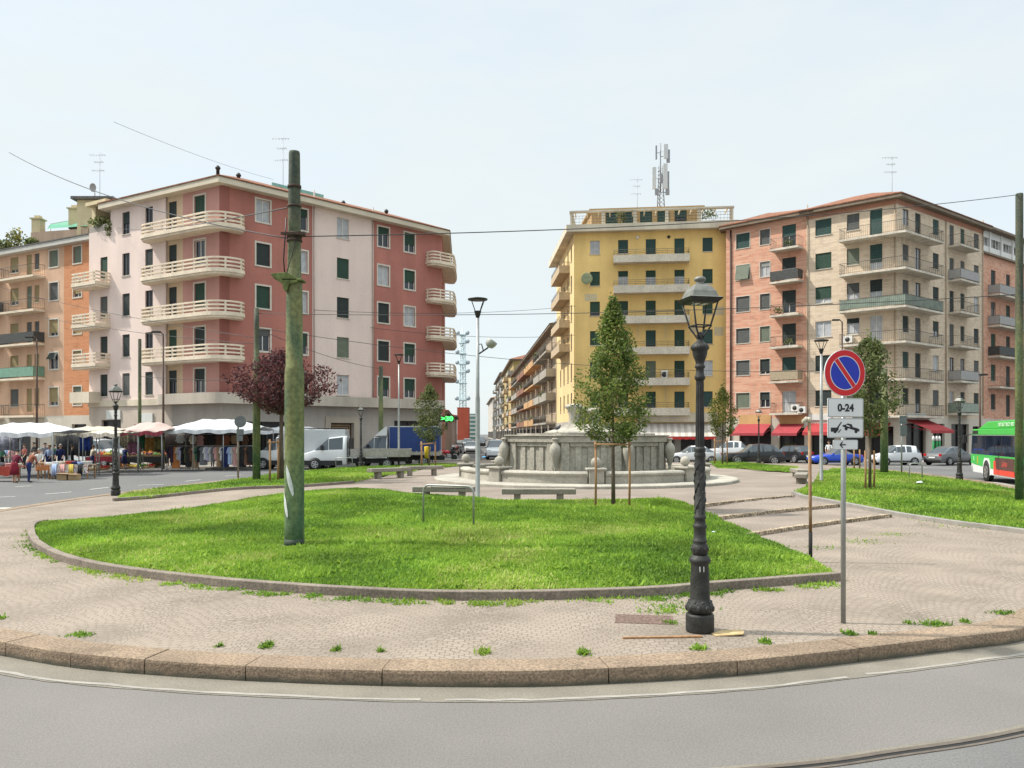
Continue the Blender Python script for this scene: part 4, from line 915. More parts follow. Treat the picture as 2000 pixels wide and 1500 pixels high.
def roof(B, P, z, over=.8, th=.35, rise=2.2, inset=5.0, eave=None, tile=None, soff=None):
    org = B.location; k = MB(); E = off_poly(P, over); k.prism([tuple(p) for p in E], z, z+th); k.build('eave', eave or CREAM, B, org)
    k = MB(); E2 = off_poly(P, over+.06); I = off_poly(P, -inset); n = len(P)
    vs = [(p.x,p.y,z+th+.003) for p in E2]+[(p.x,p.y,z+th+.10) for p in E2]+[(p.x,p.y,z+th+rise) for p in I]
    k.add(vs, [(i,(i+1)%n,n+(i+1)%n,n+i) for i in range(n)]+[(n+i,n+(i+1)%n,2*n+(i+1)%n,2*n+i) for i in range(n)]+[tuple(range(2*n,3*n))])
    return k.build('roof', tile or TILE, B, org)
def chimney(B, x, y, z, h=1.2, w_=.5, m=None, cap=True):
    k = MB(); k.box(x-w_/2,x+w_/2,y-w_/2,y+w_/2,z-1.5,z+h)
    if cap: k.box(x-w_*.65,x+w_*.65,y-w_*.65,y+w_*.65,z+h+.003,z+h+.12); k.box(x-w_*.3,x+w_*.3,y-w_*.3,y+w_*.3,z+h+.12,z+h+.4)
    k.build('chimney', m or CREAM, B, B.location)
def aerial(p, h, label, arms=((.95,.9),(.8,.5),(.62,.7))):
    t = thing('roof_aerial', label, 'aerial', p); k = MB(); k.tube([(0,0,-.8),(0,0,h)], .022, 5)
    for f_, l in arms:
        k.tube([(-l,0,h*f_),(l*.6,0,h*f_)], .014, 4)
        for i in range(6): x = -l+l*1.5*i/5; k.tube([(x,-.25,h*f_),(x,.25,h*f_)], .008, 4); k.tube([(x,0,h*f_-.13),(x,0,h*f_+.13)], .008, 4)
    k.build('antenna', mat('aerial_metal', (.34,.35,.36), .5, .5, 0), t)
def dish(p, r, label, rz=0):
    t = thing('satellite_dish', label, 'satellite dish', p, rz); k = MB(); k.tube([(0,.1,-1.2),(0,.1,.0)], .04, 6)
    k.lathe([(.02,0),(r*.5,.05*r),(r*.85,.2*r),(r,.32*r),(r*.97,.34*r),(r*.8,.22*r),(.02,.04)], 20, 0, Matrix.Rotation(R(100),4,'X')); k.tube([(0,0,-r*.9),(0,-r*.9,-.1)], .02, 4); k.build('dish', mat('dish_grey', (.35,.33,.32), .5, .1, .1, 5), t)

PINK = wallmat('pink_plaster', (.74,.60,.54), .04, .04, .07); BRICKR = wallmat('red_plaster', (.41,.165,.132), .08, .05, .12); MAUVE = wallmat('mauve_plaster', (.50,.265,.225), .07, .05, .10)
GREYP = wallmat('grey_base', (.40,.36,.32), .08, .06, .14); TRIM = mat('stone_trim', (.56,.52,.45), .9, 0, .08, 3)
# ---- 1: the pink and brick-red corner block
Yc = 61.5; Cc = Vector((ray(432)*Yc, Yc))
FR_ = Facade(Cc, 2530); FL_ = Facade(Cc, -1700)
pk_ = thing('apartment_block', 'pink and brick-red corner apartment block with curved cream balconies', 'building', (Cc.x, Cc.y, 0))
sR = FR_.s(863); sL = FL_.s(174); ztop = FR_.z(432, 362); org = pk_.location
zrow = [(FR_.z(514,434), FR_.z(514,388)), (FR_.z(514,519), FR_.z(514,473)), (FR_.z(514,602), FR_.z(514,558)), (FR_.z(514,686), FR_.z(514,643)), (FR_.z(670,772), FR_.z(670,738))]
zrow = [(a, a+1.72) for a, _ in zrow]
zband = FR_.z(760,797); zbt = FR_.z(760,779)
opsR = []; winR = []
for ci, (u, wd) in enumerate(((514,1.18),(588,1.18),(670,1.22),(749,1.2),(800,1.2))):
    sc_ = FR_.s(u)
    for ri, (a, b_) in enumerate(zrow): opsR.append((sc_-wd/2, sc_+wd/2, a, b_)); winR.append((ci, ri))
d0, d1 = FR_.s(645), FR_.s(690); g0 = FR_.z(668, 826)
opsG = [(d0, d1, .1, g0), (FR_.s(770), FR_.s(858), 1.0, FR_.z(800, 822)), (FR_.s(470), FR_.s(560), .4, 3.4)]
k = MB(); cut1, cut2 = FR_.s(610), FR_.s(728); mi_ = lambda s: 1 if (s < cut1 or s > cut2) else 0
wall(k, FR_, 0, sR, zband, ztop, opsR, mi_, .2, (cut1, cut2, 0.9))
wall(k, FR_, 0, sR, 0, zband, opsG, lambda s: 3, .35)
opsL = []; winL = []
SEC = [FL_.s(357), FL_.s(326)]     # mauve corner part, cream back wall of the balconies, then pink
colsL = ((390,1.22),(337,1.0),(291,.98),(246,.98),(203,.98))
for ci, (u, wd) in enumerate(colsL):
    sc_ = FL_.s(u)
    for ri, (a, b_) in enumerate(zrow):
        if ci == 4 and ri == 0: continue
        lo = a-(.55 if ci == 1 and ri < 4 else .12); opsL.append((sc_-wd/2, sc_+wd/2, lo, b_)); winL.append((ci, ri))
miL = lambda s: 2 if s < SEC[0] else (4 if s < SEC[1] else 0)
stp = FL_.s(216); zlow = FL_.z(195, 452)
wall(k, FL_, 0, stp, zband, ztop, opsL, miL, .2, SEC); wall(k, FL_, stp, sL, zband, zlow, [o for o in opsL if o[0] > stp-.01], miL, .2)
opsGL = [(FL_.s(300)+.3, FL_.s(262), .2, 3.2), (FL_.s(236), FL_.s(198), .2, 3.6), (FL_.s(420), FL_.s(335), .3, 3.1)]
wall(k, FL_, 0, sL, 0, zband, opsGL, lambda s: 5 if s > FL_.s(318) else 3, .35)
# the sides and back
street = Facade(FR_.pt(sR,0).xy, 912); sS = 11.5
bR = street.pt(sS,0).xy; bL = FL_.pt(sL,0).xy+Vector((3.0,12)); bB = bR+Vector((-10,8))
opsS = [(s_, s_+1.3, a-.5, b_) for s_ in (2.2, 6.4) for a, b_ in zrow]
wall(k, street, 0, sS, 0, ztop, opsS, lambda s: 1, .2)
ring_ = [FL_.pt(sL,0).xy, bL, bB, bR]
for a, b_ in zip(ring_[:-1], ring_[1:]): k.quad((a.x,a.y,0),(b_.x,b_.y,0),(b_.x,b_.y,ztop),(a.x,a.y,ztop) , 0) if a != ring_[0] else k.quad((a.x,a.y,0),(b_.x,b_.y,0),(b_.x,b_.y,zlow),(a.x,a.y,zlow), 0)
sp2 = FL_.pt(stp,0).xy; k.quad((*sp2,zlow),(*(sp2+Vector((3,12))),zlow),(*(sp2+Vector((3,12))),ztop),(*sp2,ztop), 0)
k.quad((*sp2,zlow),(*FL_.pt(sL,0).xy,zlow),(*bL,zlow),(*(sp2+Vector((3,12))),zlow), 0)
k.build('wall', [PINK, BRICKR, MAUVE, GREYP, wallmat('yellowish_plaster', (.58,.43,.29), .05, .05, .1), wallmat('buff_base', (.52,.44,.37), .06, .05, .12)], pk_, org)
# corner pilaster, cream parapet band, shop-floor fittings
k = MB(); k.fbox(FR_, -.05, .62, zbt, ztop-.002, -.2, .07); k.build('pilaster', wallmat('dark_red_plaster', (.29,.11,.09), .07, .05, .1), pk_, org)
path = corner_path(FL_, FR_, FL_.s(318), FR_.s(862), .62, .8)
pb = MB(); pb.sweep([(p.x,p.y,zband) for p in path], .2, zbt-zband); pb.prism([tuple(p) for p in path]+[tuple(FR_.pt(0,0).xy)], zband+.02, zband+.2); pb.build('parapet_band', wallmat('parapet_cream', (.50,.44,.37), .06, .05, .2), pk_, org)
k = MB(); k.fbox(FL_, FL_.s(318)+.1, sL, zband, zband+.5, -.1, .12); k.fbox(FL_, FL_.s(160), FL_.s(198), zband+.3, zbt+.4, .05, 1.1); k.build('parapet_band', CREAM, pk_, org)
k = MB(); k.fbox(FR_, d0-.5, d0-.01, 0, g0+.5, -.1, .12); k.fbox(FR_, d1+.01, d1+.5, 0, g0+.5, -.1, .12); k.fbox(FR_, d0-.005, d1+.005, g0+.003, g0+.5, -.1, .12); dr = k.build('doorway', wallmat('door_surround', (.42,.36,.29), .06, .05, .1), pk_, org)
k = MB(); k.fbox(FR_, d0, d1, .1, g0, -.34, -.30, 0)
for i in range(4):
    e = .16+.2*i; a, b_, c_, d_ = d0+e, d1-e, .3+e, g0-e
    for q in ((a,b_,c_,c_+.06),(a,b_,d_-.06,d_),(a,a+.06,c_+.06,d_-.06),(b_-.06,b_,c_+.06,d_-.06)): k.fbox(FR_, *q, -.298, -.27, 1)
k.build('door', [mat('door_brown', (.10,.055,.03), .5, 0, .2, 4), mat('door_gilt', (.36,.27,.16), .5, .3, .1, 4)], dr, org)
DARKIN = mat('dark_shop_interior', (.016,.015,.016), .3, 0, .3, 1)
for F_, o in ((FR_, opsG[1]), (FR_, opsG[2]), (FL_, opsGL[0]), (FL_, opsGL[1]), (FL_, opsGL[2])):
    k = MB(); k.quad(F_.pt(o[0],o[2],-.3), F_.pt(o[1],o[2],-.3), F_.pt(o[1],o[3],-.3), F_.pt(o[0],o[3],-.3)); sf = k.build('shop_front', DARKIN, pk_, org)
    k = MB(); m_ = max(2, int(abs(o[1]-o[0])/1.4))
    for i in range(m_+1): x = o[0]+(o[1]-o[0])*i/m_; k.fbox(F_, x-.05, x+.05, o[2], o[3], -.29, -.2)
    k.fbox(F_, min(o[0],o[1]), max(o[0],o[1]), o[3]-.12, o[3]-.02, -.295, -.195); k.build('shop_frame', FRD, sf, org)
SGN = [mat('shop_sign_white', (.60,.60,.57), .6, 0, .1, 6), mat('shop_sign_grey', (.36,.38,.36), .6, 0, .1, 6)]
for a, b_, zl_, zh_, s_ in ((FL_.s(300), FL_.s(272), 3.35, 4.1, 0), (FL_.s(237), FL_.s(210), 3.65, 4.4, 0)):
    k = MB(); k.fbox(FL_, a, b_, zl_, zh_, .02, .12); k.build('shop_sign', SGN[s_], pk_, org)
for (ci, ri), o in zip(winR, opsR):
    sh = [('dark',1),('dark',.0),('green',.35),('green',1),('dark',1),('green',.6)][rnd.randrange(6)]
    if ci == 2: sh = [('dark',.0),('green',1),('dark',1),('olive',1),('green',0)][ri]
    if ci == 0: sh = [('dark',0),('dark',1),('green',1),('grey',.3),('dark',1)][ri]
    window(pk_, FR_, *o, sh[0], sh[1], TRIM if ci != 2 else None, .13, FRW, CURT if sh[1] == 0 else GLASS, wings=(ri == 4 and ci > 1 and False))
for (ci, ri), o in zip(winL, opsL):
    sh = [('dark',1),('green',1),('dark',.5),('grey',1),('dark',1),('dark',0)][rnd.randrange(6)]
    window(pk_, FL_, *o, sh[0], sh[1], TRIM if ci == 0 else None, .13, FRD if ci else FRW, GLASS, door=(ci == 1 and ri < 4))
for i, o in enumerate(opsS): window(pk_, street, *o, 'dark', rnd.choice((1,.6,0)), None, .1, FRD, GLASS, door=True)
def cream_balcony(path, z, th=.26, hgt=.98, posts=None):
    k = MB(); k.prism([tuple(p) for p in path], z-th, z-.06); k.sweep([(p.x,p.y,z-.10) for p in path], .22, .28); b_ = k.build('balcony', SLABW, pk_, org)
    k = MB()
    for zq in (.33, .62, .90): k.sweep([(p.x,p.y,z+zq) for p in path], .13, .12)
    tot = 0; last = -9
    for a, c_ in zip(path[:-1], path[1:]):
        L_ = (c_-a).length; m = max(1, int(L_/.25))
        for j in range(m):
            tot += L_/m
            if tot-last > 1.15:
                last = tot; p = a.lerp(c_, (j+1)/m); k.box(p.x-.06,p.x+.06,p.y-.06,p.y+.06,z+.16,z+.98)
    k.build('railing', SLABW, b_, org)
zb4 = [FL_.z(432, v) for v in (445, 532, 616, 700)]
for z in zb4: cream_balcony(corner_path(FL_, FR_, FL_.s(293), FR_.s(470), 1.15, 1.5), z)
for v in (560, 640, 716):
    z = FL_.z(190, v); s0, s1 = FL_.s(214), FL_.s(176)
    cream_balcony([FL_.pt(s0,0,0).xy, FL_.pt(s0,0,1.2).xy, FL_.pt(s1+.6,0,1.2).xy, FL_.pt(s1+1.0,0,.8).xy, FL_.pt(s1+1.0,0,0).xy], z)
for v in (518, 590, 662, 732):
    z = street.z(866, v) if False else FR_.z(855, v)
    p = corner_path(FR_, street, sR-FR_.s(836)+0, 0, .0, 0) if False else None
    Q = [FR_.pt(FR_.s(833),0,0).xy, FR_.pt(FR_.s(833)+.1,0,.9).xy, FR_.pt(sR-.3,0,1.0).xy, street.pt(-.6,0,.8).xy, street.pt(.5,0,1.15).xy, street.pt(7.5,0,1.15).xy, street.pt(7.5,0,0).xy]
    cream_balcony(catmull(Q, 4, False), z)
Pk = [FR_.pt(0,0).xy, FR_.pt(sR,0).xy, bR, bB, sp2+Vector((3,12)), sp2]
roof(pk_, Pk, ztop, .75, .42, 2.25, 5.2, wallmat('eave_cream', (.58,.51,.40), .05, .04, .08))
for u, F_, dp in ((497,FR_,2.5),(710,FR_,3),(788,FR_,2.5),(450,FR_,2)):
    p = F_.pt(F_.s(u),0,-dp); k = MB(); k.lathe([(.13,0),(.13,.9),(.2,.95),(.2,1.05),(.1,1.2)], 8, 0, Matrix.Translation((p.x,p.y,ztop+.9))); k.build('flue_pipe', DARKM, pk_, org)
p0 = FR_.pt(FR_.s(585),0,-5); p1 = FR_.pt(FR_.s(684),0,-5); k = MB(); dd = (p1-p0); 
k.fbox(FR_, FR_.s(588), FR_.s(690), ztop+1.0, ztop+2.25, -8, -4.2, 0); k.fbox(FR_, FR_.s(588), FR_.s(690), ztop+2.253, ztop+2.7, -4.6, -4.5, 1); k.build('roof_terrace', [wallmat('yellow_terrace', (.45,.34,.16)), mat('green_netting', (.22,.42,.36), .8, 0, .2, 6)], pk_, org)
# loggia at the low left end
k = MB(); k.fbox(FL_, stp+.1, sL-.1, zlow+2.2, zlow+2.5, -5, .4, 0); k.fbox(FL_, sL-.6, sL-.1, zlow+.003, zlow+2.2, -5, -.2, 0); k.fbox(FL_, stp, sL, zlow+.003, zlow+.55, -.25, -.02, 1); k.build('roof_loggia', [wallmat('yellow_render', (.64,.54,.34)), GREYP], pk_, org)
def bush(name, p, r, h, cnt, mats, seed, label=None, ls=.12, parent=None, org=None):
    g = np.random.default_rng(seed); P = g.normal(0,1,(cnt,3)); P /= np.linalg.norm(P,axis=1)[:,None]; P *= (g.random((cnt,1))**.4); P = P*np.array([r,r*.7,h/2])+np.array([0,0,h/2]); nn = g.normal(0,1,(cnt,3)); nn /= np.linalg.norm(nn,axis=1)[:,None]
    ax = np.cross(nn, g.normal(0,1,(cnt,3))); ax /= np.linalg.norm(ax,axis=1)[:,None]; bx = np.cross(nn, ax); V = np.stack([P-ax*ls,P+bx*ls*.6,P+ax*ls,P-bx*ls*.6],1).reshape(-1,3)
    off = np.array(p)-(np.array(org) if org is not None else 0) if parent is not None else 0
    V = V+off; me = bpy.data.meshes.new(name); me.from_pydata(V.tolist(), [], [(4*i,4*i+1,4*i+2,4*i+3) for i in range(cnt)])
    for m in mats: me.materials.append(m)
    me.polygons.foreach_set('material_index', g.integers(0,len(mats),cnt).astype(np.int32)); o = bpy.data.objects.new(name, me); C.objects.link(o)
    if parent is not None: o.parent = parent
    else: o.location = p; tag(o, label, 'plant')
    return o
p = FL_.pt(FL_.s(193),zlow+.3,-.1); bush('terrace_plant', p, 1.0, 1.0, 260, LOLIVE, 3, 'green plants spilling over the roof terrace at the left end of the pink block')
p = FL_.pt(FL_.s(214),zlow-.6,.1); bush('terrace_plant', p, .35, 1.4, 120, LOLIVE, 4, 'creeper hanging beside the roof terrace of the pink block')
q_ = at(193,400,76.5); k = MB(); zz2 = EYE+458/FPX*q_.y; k.box(q_.x-1.5,q_.x+1.6,q_.y-1,q_.y+3,zlow-3,zz2-.4,0); k.box(q_.x-1.9,q_.x+2.0,q_.y-1.4,q_.y+3.4,zz2-.4,zz2-.15,1); k.build('roof_house', [wallmat('yellow_render', (.64,.54,.34)), TILEG], pk_, org)
dish((q_.x-.15, q_.y-.6, zz2+.85), .40, 'grey satellite dish on the roof left of the pink block', R(-20)); aerial((q_.x-.05, q_.y+.3, zz2), 4.4, 'tall thin aerial above the satellite dish')
p = at(553,350,71); aerial((p.x,p.y,ztop+1.6), 5.6, 'tall thin roof aerial behind the massive green pole')

# ---- 2: the orange block on the far left
SALM = wallmat('salmon_plaster', (.62,.40,.27), .10, .06, .14); ORNG = brickmat('orange_brick', (.50,.20,.09), (.56,.25,.12), (.48,.27,.16), .9, .5)
Cl = FL_.pt(sL,0,-1.2).xy; FO = Facade(Cl, -1950); ob_ = thing('apartment_block', 'orange and salmon apartment block with roof garden at the far left', 'building', (Cl.x, Cl.y, 0)); org = ob_.location
zo = FO.z(172, 472); sO = FO.s(-260)
rowsO = [(FO.z(105, v1), FO.z(105, v0)) for v0, v1 in ((489,521),(552,586),(624,656),(689,721),(757,792))]
cols = [(151,1.15),(105,1.3),(72,.75),(57,.8),(28,1.3),(-30,1.2),(-75,.9),(-130,1.3),(-190,1.2)]
ops = []; wi = []
for ci, (u, wd) in enumerate(cols):
    s_ = FO.s(u)
    for ri, (a, b_) in enumerate(rowsO): ops.append((s_-wd/2, s_+wd/2, a-(.5 if ci in (3,6) else 0), b_)); wi.append((ci, ri))
k = MB(); cu = FO.s(125); zg = FO.z(105, 812)
wall(k, FO, 0, sO, zg, zo, ops, lambda s: 1 if s < cu else 0, .2, (cu,))
og = [(FO.s(174)+.4, FO.s(140), .4, 3.3), (FO.s(118), FO.s(104), 1.5, 3.2), (FO.s(60), FO.s(30), .3, 3.2)]
wall(k, FO, 0, sO, 0, zg, og, lambda s: 2, .3)
e0 = FO.pt(sO,0).xy; k.quad((*Cl,0),(*(Cl+Vector((4,12))),0),(*(Cl+Vector((4,12))),zo),(*Cl,zo),0); k.quad((*e0,0),(*(e0+Vector((4,12))),0),(*(e0+Vector((4,12))),zo),(*e0,zo),0)
k.quad((*(Cl+Vector((4,12))),0),(*(e0+Vector((4,12))),0),(*(e0+Vector((4,12))),zo),(*(Cl+Vector((4,12))),zo),0)
k.build('wall', [SALM, ORNG, wallmat('pale_base', (.55,.50,.42), .06, .05, .12)], ob_, org)
for o in og:
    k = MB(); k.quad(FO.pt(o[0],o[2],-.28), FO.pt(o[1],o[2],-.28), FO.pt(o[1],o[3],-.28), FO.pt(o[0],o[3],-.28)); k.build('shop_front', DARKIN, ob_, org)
for (ci, ri), o in zip(wi, ops):
    sh = rnd.choice((('yellow',1),('yellow',.8),('yellow',1),('olive',1),('grey',1),('dark',.4)))
    window(ob_, FO, *o, *sh, TRIM if ci in (0,1,5) else None, .12, FRW, GLASS, door=ci in (3,6), tilt=(ci == 1 and ri == 3))
GRNP = mat('green_glass_screen', (.16,.30,.22), .4, 0, .15, 3); DKP = mat('dark_screen', (.06,.062,.06), .7, 0, .25, 6)
for i, v in enumerate((545, 610, 674, 740, 812)):
    balcony(ob_, FO, FO.s(88), FO.s(17), FO.z(50, v), 1.1, 'bars', 1.0, SLABW, .18, 0, [None,None,DKP,GRNP,None][i]); balcony(ob_, FO, FO.s(8), FO.s(-60), FO.z(0, v+3), 1.1, 'bars', 1.0, SLABW, .18, 0, [None,DKP,None,DKP,None][i])
roof(ob_, [Cl, e0, e0+Vector((4,12)), Cl+Vector((4,12))], zo, .6, .4, 1.2, 4.5, mat('grey_eave', (.48,.46,.42), .9, 0, .1, 2), TILEG)
for u, dp, v in ((75,4,428),(147,5,408),(158,7,404)):
    p = at(u, v, FO.Y(u)+dp); zt = p.z; chimney(ob_, p.x, p.y, zt-.5, .4, .85, wallmat('yellow_render', (.64,.54,.34)))
k = MB(); k.fbox(FO, FO.s(130), FO.s(20), zo+.5, zo+1.9, -4, -3.7, 0); k.build('terrace_wall', wallmat('terrace_brown', (.30,.22,.16)), ob_, org)
k = MB(); k.add([at(170,441,FO.Y(170)+3), at(92,447,FO.Y(92)+3), at(98,438,FO.Y(98)+6), at(168,425,FO.Y(168)+6)], [(0,1,2,3)]); k.build('green_tarpaulin', mat('green_tarp', (.03,.23,.13), .6, 0, .15, 2), ob_, org)
for i, (u, r, h_) in enumerate(((32,1.0,2.3),(12,1.0,1.3),(-15,1.2,1.2),(62,.7,1.0))):
    p = at(u, (484,491,494,478)[i], FO.Y(u)+2.4); p.z = zo+.85; bush('roof_garden_plant', p, r, h_, 300, [LOLIVE[3], mat('yellow_leaf', (.33,.27,.05), .7, 0, .2, 3), LOLIVE[1]] if i == 0 else LOLIVE, 40+i, ['yellowing shrub on the roof garden of the orange block','low green shrub at the left end of the roof garden','green hedge plant running off the left edge of the roof garden','small shrub before the chimney on the roof garden'][i], .16)

def _dn(p, z): return Vector((p.x, p.y, z))
_a, _b = at(172,444,FO.Y(172)+3.1), at(60,452,FO.Y(60)+3.1); _o = Vector((.15,.25,0)); k = MB(); k.hexa([_dn(_a,zo), _dn(_b,zo), _dn(_b,zo)+_o, _dn(_a,zo)+_o, _dn(_a,_a.z-.1), _dn(_b,_b.z-.1), _dn(_b,_b.z-.1)+_o, _dn(_a,_a.z-.1)+_o]); k.build('terrace_wall', wallmat('terrace_brown', (.38,.28,.20)), ob_, org)
k = MB(); _c, _e = at(168,425,FO.Y(168)+6), at(98,438,FO.Y(98)+6); k.tube([_c, _dn(_c,zo)], .06, 5); k.tube([_e, _dn(_e,zo)], .06, 5); k.tube([_c,_e], .05, 5); k.build('tarpaulin_frame', STEEL, ob_, org)
# ---- 3: the yellow block
YEL = wallmat('yellow_plaster', (.80,.555,.215), .07, .05, .10); YELS = wallmat('light_yellow_plaster', (.74,.56,.29), .06, .05, .10)
Yy = 88.3; Cy = Vector((ray(1121)*Yy, Yy)); FY = Facade(Cy, -12600); FY.d = -FY.d; FYS = Facade(Cy, 912)
yb = thing('apartment_block', 'yellow apartment block with long concrete balconies and a phone mast on its roof', 'building', (Cy.x, Cy.y, 0)); org = yb.location
sY = FY.s(1421); zy = FY.z(1270, 452); zf = FY.z(1270, 826); sYS = FYS.s(1087)
rows = [(FY.z(1271,b_), FY.z(1271,a)) for a, b_ in ((467,499),(528,561),(587,620),(645,678),(705,740),(765,800))]
cols = [(1162,1.05,0),(1217,1.05,0),(1271,1.05,1),(1327,1.05,1),(1382,1.05,0)]
ops = []; wi = []
for ci, (u, wd, dr_) in enumerate(cols):
    s_ = FY.s(u)
    for ri, (a, b_) in enumerate(rows):
        a2 = a if dr_ else a+.28; ops.append((s_-wd/2, s_+wd/2, a2, b_)); wi.append((ci, ri, dr_))
k = MB(); wall(k, FY, 0, sY, zf, zy, ops, lambda s: 0, .22)
gs = [(FY.s(a), FY.s(b_), .3, 3.3) for a, b_ in ((1128,1170),(1180,1240),(1255,1318),(1328,1392))]; wall(k, FY, 0, sY, 0, zf, gs, lambda s: 2, .3)
opsS = [(s_-.5, s_+.5, a, b_) for s_ in (2.2, 5.2, 9.0, 12.5) for a, b_ in rows]
wall(k, FYS, 0, sYS, 3.8, zy, opsS, lambda s: 1, .2); wall(k, FYS, 0, sYS, 0, 3.8, [(1,4,.2,3.2),(5,8,.2,3.2),(9,13,.2,3.2)], lambda s: 2, .3)
b2 = FY.pt(sY,0).xy; b3 = b2+Vector((0,14)); b4 = FYS.pt(sYS,0).xy
for a, b_ in ((b2,b3),(b3,b4)): k.quad((*a,0),(*b_,0),(*b_,zy),(*a,zy),0)
k.build('wall', [YEL, YELS, wallmat('grey_shop_base', (.40,.37,.33), .06, .05, .1)], yb, org)
for F_, o in [(FY, o) for o in gs]+[(FYS, o) for o in ((1,4,.2,3.2),(5,8,.2,3.2),(9,13,.2,3.2))]:
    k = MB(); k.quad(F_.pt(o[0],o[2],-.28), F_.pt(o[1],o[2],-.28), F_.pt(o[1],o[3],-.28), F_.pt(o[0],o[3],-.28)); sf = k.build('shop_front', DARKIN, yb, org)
    k = MB(); [k.fbox(F_, x-.05, x+.05, o[2], o[3], -.27, -.18) for x in np.linspace(o[0]+.06,o[1]-.06,3)]; k.fbox(F_, o[0], o[1], o[3]-.12, o[3]-.02, -.275, -.175); k.build('shop_frame', STEEL, sf, org)
for (ci, ri, dr_), o in zip(wi, ops):
    sh = rnd.choice((('green',1),('green',.75),('teal',1),('teal',.9),('green',1)))
    if ri == 1 and ci in (1,2,3): sh = ('green', .38)
    if ri == 0 and ci == 0 or (ci == 4 and ri in (4,)): sh = ('dark', 0)
    if ci == 2 and ri == 4: sh = ('olive', 1)
    window(yb, FY, *o, *sh, None, .1, FRW if sh[1] < .5 else FRD, CURT if sh[1] < .5 else GLASS, door=bool(dr_))
for o in opsS: window(yb, FYS, *o, rnd.choice(('dark','green')), rnd.choice((1,.5,0)), None, .1, FRD, GLASS)
DIRTY = speckle(mat('stained_concrete', (.60,.54,.44), .95, 0, .12, .8, stretch=(1,1,.5)), 7, .84, 1.08)
for v in (512, 571, 630, 690, 750, 808):
    z = FY.z(1271, v); balcony(yb, FY, FY.s(1198), FY.s(1345), z, 1.25, 'rails', 1.15, DIRTY, .2, .58)
for v in (548, 597, 648, 692):
    z = FYS.z(1100, v); balcony(yb, FYS, 3.6, 12.5, z, 1.2, 'rails', 1.0, mat('warm_balcony', (.46,.36,.24), .9, 0, .12, 2), .3, .55)
CONC = wallmat('cornice_concrete', (.62,.55,.43), .06, .06, .2)
Py = [FY.pt(0,0).xy, b2, b3, b4]; k = MB(); k.prism([tuple(p) for p in off_poly(Py, .9)], zy, zy+.75); k.build('cornice', CONC, yb, org)
Pa = off_poly(Py, -2.2); zat = FY.z(1270, 412)
k = MB(); FA_ = Facade(Pa[0], d=(Pa[1]-Pa[0])); La = (Pa[1]-Pa[0]).length
oa = [(s_-.65, s_+.65, zy+1.5, zy+2.75) for s_ in np.linspace(2.2, La-2.2, 5)]
wall(k, FA_, 0, La, zy+.7, zat+.75, oa, lambda s: 0, .2)
for i in (1,2,3): a, b_ = Pa[i], Pa[(i+1)%4]; k.quad((*a,zy+.7),(*b_,zy+.7),(*b_,zat+.75),(*a,zat+.75),0)
k.prism([tuple(p) for p in off_poly(Pa,.3)], zat+.75, zat+.95); k.build('attic', wallmat('attic_ochre', (.44,.30,.15), .06, .05, .1), yb, org)
for o in oa: window(yb, FA_, *o, 'teal', rnd.choice((1,.6)), None, .1, FRD)
Pp = off_poly(Py, .55); FP_ = Facade(Pp[0], d=(Pp[1]-Pp[0])); Lp = (Pp[1]-Pp[0]).length
k = MB()
for i in range(6): x = .25+(Lp-.5)*i/5; k.fbox(FP_, x-.17, x+.17, zy+.753, zat-.05, -.5, -.1)
k.fbox(FP_, 0, Lp, zat-.048, zat+.13, -.5, 0); k.fbox(FP_, 0, .4, zat-.048, zat+.22, -9, -.502)
for i in range(1,4): k.fbox(FP_, .02, .36, zy+.753, zat-.05, -.5-2.6*i-.3, -.5-2.6*i)
for i in range(14): x = .6+(Lp-1.2)*i/13; k.fbox(FP_, x-.06, x+.06, zat+.0, zat+.16, -2.6, -.502)
k.build('pergola', CONC, yb, org)
k = MB()
for zq in (.35,.7,1.0): k.tube([FP_.pt(.3,zy+.75+zq,-.1), FP_.pt(Lp-.3,zy+.75+zq,-.1)], .02, 4)
for i in range(46): k.tube([FP_.pt(.3+(Lp-.6)*i/45,zy+.75,-.1), FP_.pt(.3+(Lp-.6)*i/45,zy+1.75,-.1)], .012, 4)
k.build('terrace_railing', RAILM, yb, org)
for i, s_ in enumerate((5.5, 14.8)): p = FP_.pt(s_, zy+.9, -1.0); bush('terrace_plant', p, .9 if i else .6, 1.6, 160, LOLIVE, 60+i, ['potted shrub on the roof terrace of the yellow block, left one','bushy plant at the right end of the yellow block roof terrace'][i], .13)
chimney(yb, Cy.x+6.6, Cy.y+4, zat+.6, .4, .9, wallmat('olive_chimney', (.33,.30,.16)))
k = MB(); k.fbox(FY, FY.s(1244), FY.s(1400), FY.z(1320,824), FY.z(1320,806), .02, .5); k.build('shop_fascia', CONC, yb, org)
STRIPE = mat('white_striped_awning', (.62,.58,.52), .8, 0, .1, 5)
def awning(B, F, s0, s1, zt, zb, out_, m, name='awning', valance=.25, vm=None, text_=None, mstripe=None):
    org = B.location; k = MB(); n = 24 if mstripe else 6
    for i in range(n):
        a, b_ = s0+(s1-s0)*i/n, s0+(s1-s0)*(i+1)/n; mi = (i % 2) if mstripe else 0
        k.hexa([F.pt(a,zt-.03,.03),F.pt(b_,zt-.03,.03),F.pt(b_,zb-.03,out_),F.pt(a,zb-.03,out_),F.pt(a,zt,.03),F.pt(b_,zt,.03),F.pt(b_,zb,out_),F.pt(a,zb,out_)], mi)
        dz = .05*(i % 2) if mstripe else 0
        k.fbox(F, a+.004, b_-.004, zb-valance-dz, zb-.035, out_-.02, out_, 2)
    for s_ in (s0, s1): k.tube([F.pt(s_,zt-.5,.03), F.pt(s_,zb-.08,out_-.05)], .025, 5, 2)
    return k.build(name, [m, mstripe or m, vm or m], B, org)
